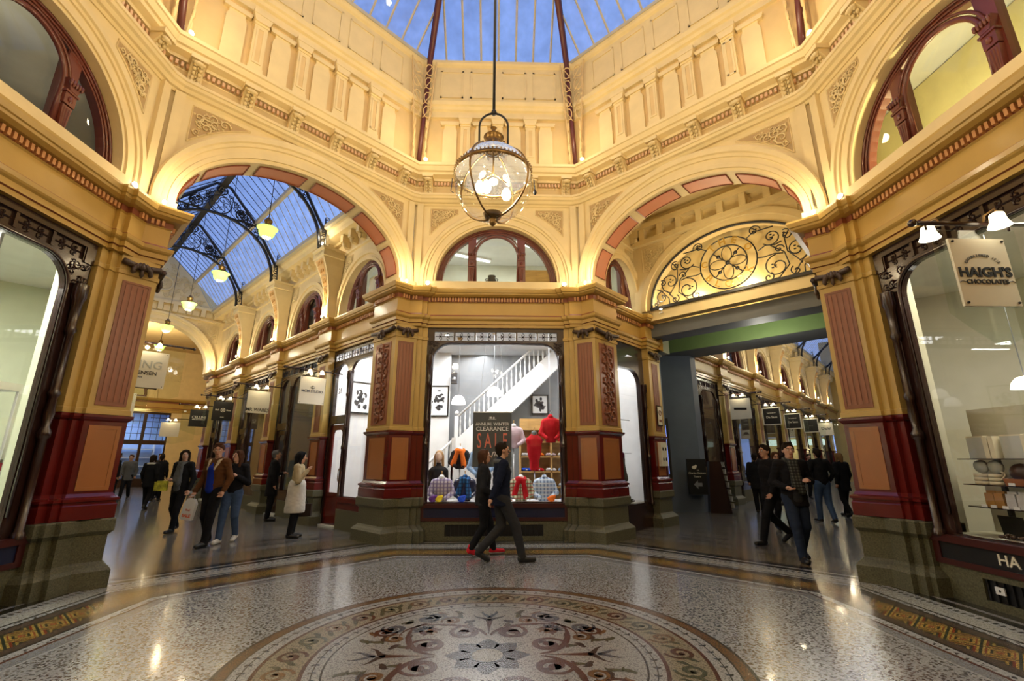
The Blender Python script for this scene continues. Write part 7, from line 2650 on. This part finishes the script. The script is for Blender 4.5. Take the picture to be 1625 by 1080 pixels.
def on(k, t, A, face):
    """stand at corridor coordinates, face = compass heading in degrees (0 looks to the camera, 90 to image right)"""
    p = FACE(k) @ Vector((t, A, 0))
    return Matrix.Translation(p) @ Matrix.Rotation(math.radians(face), 4, 'Z')


# the couple walking right in front of the sale window
tm, Pm, km = person(Matrix.Translation((.12, 7.50, 0)) @ Matrix.Rotation(math.radians(102), 4, 'Z'), 'man in dark navy coat striding right in front of the sale window', 1.79, .85, lead=-1, arms={1: ((.25, .02, 1.15), (.20, -.12, .93)), -1: ((-.25, .10, 1.14), (-.26, .20, .92))}, coat=cloth('dknavy', (.008, .011, .026), .9, .05), hem=.80, trousers='dkgrey', shoes='black', hair='hairb', collar='greysc', head=(.1, .12), h=.011)
person(Matrix.Translation((-.18, 8.02, 0)) @ Matrix.Rotation(math.radians(98), 4, 'Z'), 'woman in black walking just behind the man at the sale window, red and white shoes', 1.68, .55, lead=1, arms={-1: ((-.24, .02, 1.10), (-.20, -.16, .98)), 1: ((.24, .04, 1.1), (.24, -.10, .9))}, coat='charcoal', hem=.80, trousers='blackc', shoes=cloth('redshoe', (.5, .02, .03)), sole='white', hair='hairbr', hairs='mid', female=True, head=(-.2, .15), h=.012)
# left group
tb, Pb, kb = person(on(1, -.28, 7.05, -12), 'man in brown jacket with cream collar and blue shirt walking towards the camera', 1.80, .35, lead=1, arms={-1: ((-.27, .03, 1.13), (-.27, -.12, .90)), 1: ((.27, .04, 1.13), (.25, -.06, .92))}, coat='brownj', hem=.84, inner='royalb', trousers='blackc', shoes='black', hair='hairbr', head=(.55, -.05), collar='fleece', h=.01)
bg = thing('carrier_bag', 'white paper carrier bag with red lettering in the hand of the brown jacketed man', 'bag', Matrix.Translation(tb.matrix_world @ Vector((-.29, -.20, .46))) @ Matrix.Rotation(math.radians(8), 4, 'Y'))
b = MB(); b.slab([(-.10, 0), (.10, 0), (.105, .28), (.06, .36), (-.06, .36), (-.105, .28)], -.035, .035); b.build('bag_body', 'white', bg)
b = MB(); b.tube([(-.04, 0, .35), (-.03, 0, .41), (.03, 0, .41), (.04, 0, .35)], .006, 5); b.build('handle', 'white', bg)
text('SALE', .07, TX(0, -.04, .07), 'coral', bg, bold=.002); text('final', .05, TX(0, -.04, .17), 'coral', bg)
person(on(1, .10, 7.22, 8), 'young woman in black top and blue jeans, hand raised to her chest', 1.69, .45, lead=-1, arms={1: ((.24, .03, 1.10), (.08, -.17, 1.24)), -1: ((-.23, .02, 1.1), (-.20, -.10, .88))}, coat='blackc', hem=.92, trousers='denim', shoes='whitec', hair='hairbr', hairs='long', female=True, head=(-.45, .05), h=.01, skin='skinp')
person(on(1, -.30, 9.45, -5), 'woman in black jacket with thick grey scarf walking towards the camera', 1.72, .45, lead=1, arms={-1: ((-.25, .05, 1.12), (-.10, -.20, 1.10)), 1: ((.25, .03, 1.12), (.24, -.05, .88))}, coat='blackc', hem=.80, inner='greysc', scarf='greysc', trousers='blackc', shoes='black', hair='hairb', hairs='mid', female=True, head=(.75, 0), h=.012, skin='skinp')
tw, Pw, kw_ = person(on(1, 1.15, 6.85, 100), 'woman in pale quilted jacket and black headscarf looking into the dark shop', 1.66, .0, arms={1: ((.23, .0, 1.10), (.22, -.06, .84)), -1: ((-.24, -.06, 1.14), (-.13, -.20, 1.36))}, coat='camel', hem=.80, skirt='whitec', trousers='blackc', shoes='black', hair='blackc', hairs='long', female=True, head=(.1, -.05), h=.011)
hb_ = thing('handbag', 'dark brown tote held low by the woman in the pale jacket', 'bag', Matrix.Translation(tw.matrix_world @ Vector((.34, -.06, .36))) @ tw.matrix_world.to_3x3().to_4x4())
b = MB(); b.slab([(-.04, 0)] * 1 + [(.07, 0), (.09, .25), (-.09, .25), (-.07, 0)][0:4][1:] if False else [(-.07, 0), (.07, 0), (.06, .25), (-.06, .25)], -.19, .19); b.build('bag_body', cloth('bagbrown', (.03, .018, .012)), hb_)
b = MB(); b.tube([(0, -.11, .24), (0, -.05, .42), (0, .05, .42), (0, .11, .24)], .009, 5); b.build('strap', 'bagbrown', hb_)
person(on(1, 1.78, 9.95, 115), 'man in black coat standing at the dark shopfront of the left corridor', 1.74, .0, arms={1: ((.24, -.02, 1.12), (.12, -.24, 1.16)), -1: ((-.25, .02, 1.12), (-.24, -.05, .88))}, coat='blackc', hem=.60, trousers='blackc', shoes='black', hair='greysc', head=(.2, .25), h=.013)
tg, Pg, kg = person(on(1, .12, 15.6, 190), 'woman seen from behind in black with white shawl collar, yellow bag at her side', 1.66, .5, lead=1, coat='blackc', hem=.70, collar='whitec', trousers='blackc', shoes='black', hair='hairb', hairs='mid', female=True, h=.02)
b = MB(); b.box(-.17, .17, -.06, .06, 0, .30)
yb = thing('shopping_bag', 'yellow green printed shopping bag carried by the woman seen from behind', 'bag', Matrix.Translation(tg.matrix_world @ Vector((-.36, -.02, .55))) @ Matrix.Rotation(.3, 4, 'Z'))
b.build('bag_body', mat('lime_print_bag', (.45, .42, .03), .6, var=.6, vscale=9), yb)
b = MB(); b.tube([(-.08, 0, .3), (0, 0, .42), (.08, 0, .3)], .008, 5); b.build('handle', 'blackc', yb)
crowd = [(-1.35, 16.8, 170, 'bluec', 1.72, 'person in blue coat at the left of the crowd near the far left pier'), (-.95, 18.4, 60, 'blackc', 1.74, 'person in black in the middle of the far crowd'), (-.80, 16.2, 100, 'olivec', 1.66, 'person with olive backpack coat bending in the far crowd'), (-.3, 19.5, 150, 'blackc', 1.76, 'tall dark figure behind the olive coat in the far crowd'),
         (.3, 21.0, 20, 'greysc', 1.70, 'person in grey far back in the left corridor'), (1.15, 20.2, -10, 'blackc', 1.75, 'dark dressed person beneath the end arch'), (.95, 19.0, 200, 'blackc', 1.68, 'dark dressed person walking away under the end arch'), (-.2, 24.5, 0, 'dkgrey', 1.72, 'distant person in front of the blue glazed shop')]
for i, (t_, A_, f_, c_, H_, lab) in enumerate(crowd):
    person(on(1, t_, A_, f_), lab, H_, .3 + .1 * (i % 3), lead=1 if i % 2 else -1, coat=c_, hem=.72, trousers='blackc' if i != 2 else 'whitec', shoes='black', hair=['hairb', 'hairbr', 'hairb'][i % 3], hairs='mid' if i % 2 else 'short', h=.024)
# right group
person(on(7, 1.05, 5.72, -10), 'man in black coat with long dark patterned scarf striding towards the camera', 1.78, .55, lead=-1, arms={1: ((.27, .02, 1.15), (.13, -.20, 1.17)), -1: ((-.28, .05, 1.13), (-.16, -.17, 1.06))}, coat='blackc', hem=.78, inner='dkgrey', scarf=plaid('sc_dark', (.04, .045, .04), (.11, .115, .10), (.015, .015, .015), 22), trousers='dkdenim', shoes='black', hair='hairb', head=(-.1, 0), h=.0095, skin='skinp')
person(on(7, .36, 7.05, -78), 'dark clothed man striding left behind the man with the scarf', 1.80, 1.0, lead=1, coat='blackc', hem=.74, trousers='blackc', shoes='black', hair='hairb', head=(0, .1), h=.012)
person(on(7, .05, 8.9, -5), 'young woman with glasses in dark coat between the two dark men', 1.68, .4, lead=1, coat='dkgrey', hem=.7, trousers='blackc', shoes='black', hair='hairbr', hairs='mid', female=True, glasses=True, head=(-.2, 0), h=.013, skin='skinp')
person(on(7, .49, 11.0, 175), 'man in black jacket and blue jeans walking away in the right corridor', 1.78, .4, lead=1, coat='blackc', hem=.84, trousers='denim', shoes='black', sole='white', hair='hairb', h=.014, arms={1: ((.30, .02, 1.15), (.26, -.10, .98)), -1: ((-.30, .02, 1.15), (-.26, -.10, .98))})
person(on(7, .66, 12.85, 185), 'dark figure with light hair walking away beside the right hand pier', 1.70, .5, lead=-1, coat='blackc', hem=.70, trousers='blackc', shoes='black', hair='hairbl', hairs='mid', female=True, h=.016)
person(on(7, 1.75, 10.4, 95) if False else on(7, -1.35, 12.2, 140), 'person in black with pale sleeves leaning over the brochure rack', 1.68, .2, lead=1, coat='blackc', hem=.7, trousers='blackc', shoes='black', hair='hairb', h=.016, head=(0, .3), lean=.05)
person(on(7, -.9, 13.6, 20), 'distant person in white top in the right corridor', 1.66, .2, lead=1, coat='whitec', hem=.8, trousers='blackc', shoes='black', hair='hairb', h=.02)
for i, (t_, A_, f_, c_) in enumerate([(-1.3, 19, 0, 'blackc'), (.3, 22, 180, 'dkgrey'), (.9, 26, 10, 'blackc')]):
    person(on(7, t_, A_, f_), 'distant dark figure in the right corridor, %s from the blue link' % ORD[i], 1.72, .3, lead=1, coat=c_, hem=.75, trousers='blackc', shoes='black', hair='hairb', h=.026)
# brochure rack and tavern board beside the link
T = FACE(7) @ Matrix.Translation((-2.15, 11.35, 0)) @ Matrix.Rotation(math.radians(35), 4, 'Z')
t = thing('brochure_rack', 'tall leaning rack of white brochures beside the right corridor entrance', 'brochure rack', T)
b = MB(); b.slab([(-.30, 0), (.30, 0), (.12, 1.45), (-.20, 1.45)], .0, .28); b.build('side_frame', 'dark', t)
for i in range(7):
    b = MB()
    x = .30 - i * .026
    b.box(x - .02, x + .10, -.16, .26, .14 + i * .19, .15 + i * .19); b.build('tray', 'black', t)
    for j in range(2):
        b = MB(); b.box(x + .02, x + .03, -.14 + j * .2, .02 + j * .2, .15 + i * .19, .29 + i * .19); b.build('brochure', 'white', t)
T = FACE(7) @ Matrix.Translation((-2.60, 10.93, .52)) @ Matrix.Rotation(math.radians(40), 4, 'Z')
t = thing('tavern_board', 'black advertising board for a tavern with white lettering and arrow', 'sign board', T)
b = MB(); b.box(-.27, .27, -.06, -.03, 0, 1.0); b.box(-.27, -.24, -.03, .01, 0, 1.0); b.box(.24, .27, -.03, .01, 0, 1.0); bo = b.build('panel', 'black', t)
text('Charles Dickens', .075, TX(0, -.064, .60), 'signw', bo); text('Tavern', .075, TX(0, -.064, .50), 'signw', bo); text('THE', .035, TX(.03, -.064, .68), 'signw', bo)
b = MB(); b.slab([(-.12, .28), (0, .40), (0, .33), (.12, .33), (.12, .23), (0, .23), (0, .16)], -.063, -.060); b.build('arrow', 'gray', bo)
b = MB(); b.blob((-.07, -.064, .76), (.07, .004, .05)); b.blob((-.02, -.064, .80), (.03, .004, .04)); b.build('emblem', 'signw', bo)
# ================================================================ great globe lantern
G = thing('globe_lantern', 'great glass globe lantern with brass bands hanging in the rotunda', 'lantern', Matrix.Translation((0, YC, 4.30)))
R = .408
M['lbulb'] = mat('lantern_bulb', (1, .95, .85), .5, emit=(1, .93, .78), es=9)
b = MB(); b.lathe([(R * math.sin(a), R * math.cos(a)) for a in np.linspace(.22, PI - .06, 30)], seg=48); b.build('glass_globe', 'globe', G)
b = MB(); b.lathe([(R * 1.004 * math.sin(a), R * 1.004 * math.cos(a)) for a in np.linspace(.22, PI * .415, 12)], seg=48); b.build('upper_glass', glass('frosted_upper_glass', (.8, .85, .95), .06, body=.14, bodycol=(.4, .45, .55)), G)
b = MB()
zb = R * math.cos(PI * .42)
rb = R * math.sin(PI * .42)
b.lathe([(rb + .002, zb - .022), (rb + .014, zb - .018), (rb + .014, zb + .018), (rb + .002, zb + .022)], seg=48)
for i in range(64):
    a = 2 * PI * i / 64
    for s_ in (-1, 1):
        b.blob(((rb + .012) * math.cos(a), (rb + .012) * math.sin(a), zb + s_ * .028), (.008, .008, .012), None, 6)
b.build('gallery_band', 'brass', G)
for i in range(4):
    a = i * PI / 2 + .62 + PI / 8
    b = MB(); b.tube([((R + .008) * math.sin(q) * math.cos(a), (R + .008) * math.sin(q) * math.sin(a), (R + .008) * math.cos(q)) for q in np.linspace(.22, PI - .12, 20)], .011, 6); b.build('meridian_strap', 'brass', G)
b = MB(); b.lathe([(.10, .385), (.13, .40), (.11, .44), (.09, .46), (.09, .54), (.11, .56), (.07, .59), (.03, .61), (.02, .66), (.035, .68), (.01, .70)], seg=16)
for i in range(16):
    a = 2 * PI * i / 16
    b.blob((.155 * math.cos(a), .155 * math.sin(a), .41), (.014, .014, .035), None, 6)
b.build('crown', 'brass', G)
b = MB(); b.lathe([(.10, -.36), (.085, -.395), (.04, -.41), (.03, -.44), (.045, -.46), (.02, -.485), (.0, -.50)], seg=16); b.build('base_finial', 'brass', G)
b = MB(); b.tube([(.155, 0, .36)] + [(.155 * math.cos(q), 0, .70 + .17 * math.sin(q)) for q in np.linspace(0, PI, 14)] + [(-.155, 0, .36)], .012, 6); b.blob((0, 0, .88), .035); b.build('yoke', 'iron', G)
b = MB(); b.tube([(0, 0, .88), (0, 0, TZ - 4.35)], .016, 8); b.build('hanging_rod', 'iron', G)
b = MB(); b.tube([(0, 0, .38), (0, 0, .10)], .01, 6); [b.tube([(0, 0, .12), (.16 * math.cos(q), .16 * math.sin(q), .06)], .006, 5) for q in (.5, 2.7, 4.3)]; b.build('bulb_holder', 'brass', G)
for i, (q, z) in enumerate(((.5, -.06), (2.7, .02), (4.3, -.12))):
    b = MB(); b.lathe([(0, .06), (.02, .05), (.045, 0), (.05, -.04), (.035, -.075), (0, -.09)], (.16 * math.cos(q), .16 * math.sin(q), z), 12); b.build('bulb', 'lbulb', G)
b = MB(); b.tube([(R + .02, 0, .05), (R + .03, 0, -.08)], .006, 5); b.blob((R + .03, 0, -.10), (.02, .02, .03)); b.build('pull_drop', 'iron', G)
b = MB(); b.tube([(-R - .02, 0, .05), (-R - .03, 0, -.1), (-R + .0, .0, -.12)], .005, 5); b.build('pull_drop', 'iron', G)
lamp('POINT', (0, YC, 4.28), 95, (1, .93, .78), .04)

# ================================================================ light of the fittings in the rotunda
for k in (0, 2, 4, 6):
    for sg in (-1, 1):
        p = FACE(k) @ Vector((sg * 1.86, 4.55, 5.32))
        lamp('POINT', p, 22, WARM, .08)
        lamp('SPOT', FACE(k) @ Vector((sg * 1.80, 4.45, 5.35)), 190, (1, .82, .52), .12, FACE(k) @ Vector((sg * -2.2, -5.2, 7.4)), 2.3, .9)
for i, (x, y) in enumerate(octo(4.7, 4.9)):
    lamp('POINT', (x * .93, y * .93 + YC, 8.7), 22, (1, .82, .52), .1)
    lamp('SPOT', (x * .97, y * .97 + YC, 8.6), 560, (1, .79, .44), .12, (-x, -y + YC, 10.9), 1.5, .8)
for i, (x, y) in enumerate(octo(5.0, 5.2)):
    T = TC @ Matrix.Translation((x * 1.0, y * 1.0, 8.285)) @ Matrix.Rotation(math.atan2(y, x) - PI / 2, 4, 'Z')
    cornice_lamp(T @ Matrix.Translation((.16, 0, 0)), 'small white spotlight beside the maroon rib at the %s corner of the gallery' % RN[i], 'gallery spotlights', 0)
lamp('POINT', FACE(7) @ Vector((0, 9.6, 4.0)), 60, (1, .95, .8), .2)  # added fill light for the link, no fitting hangs there
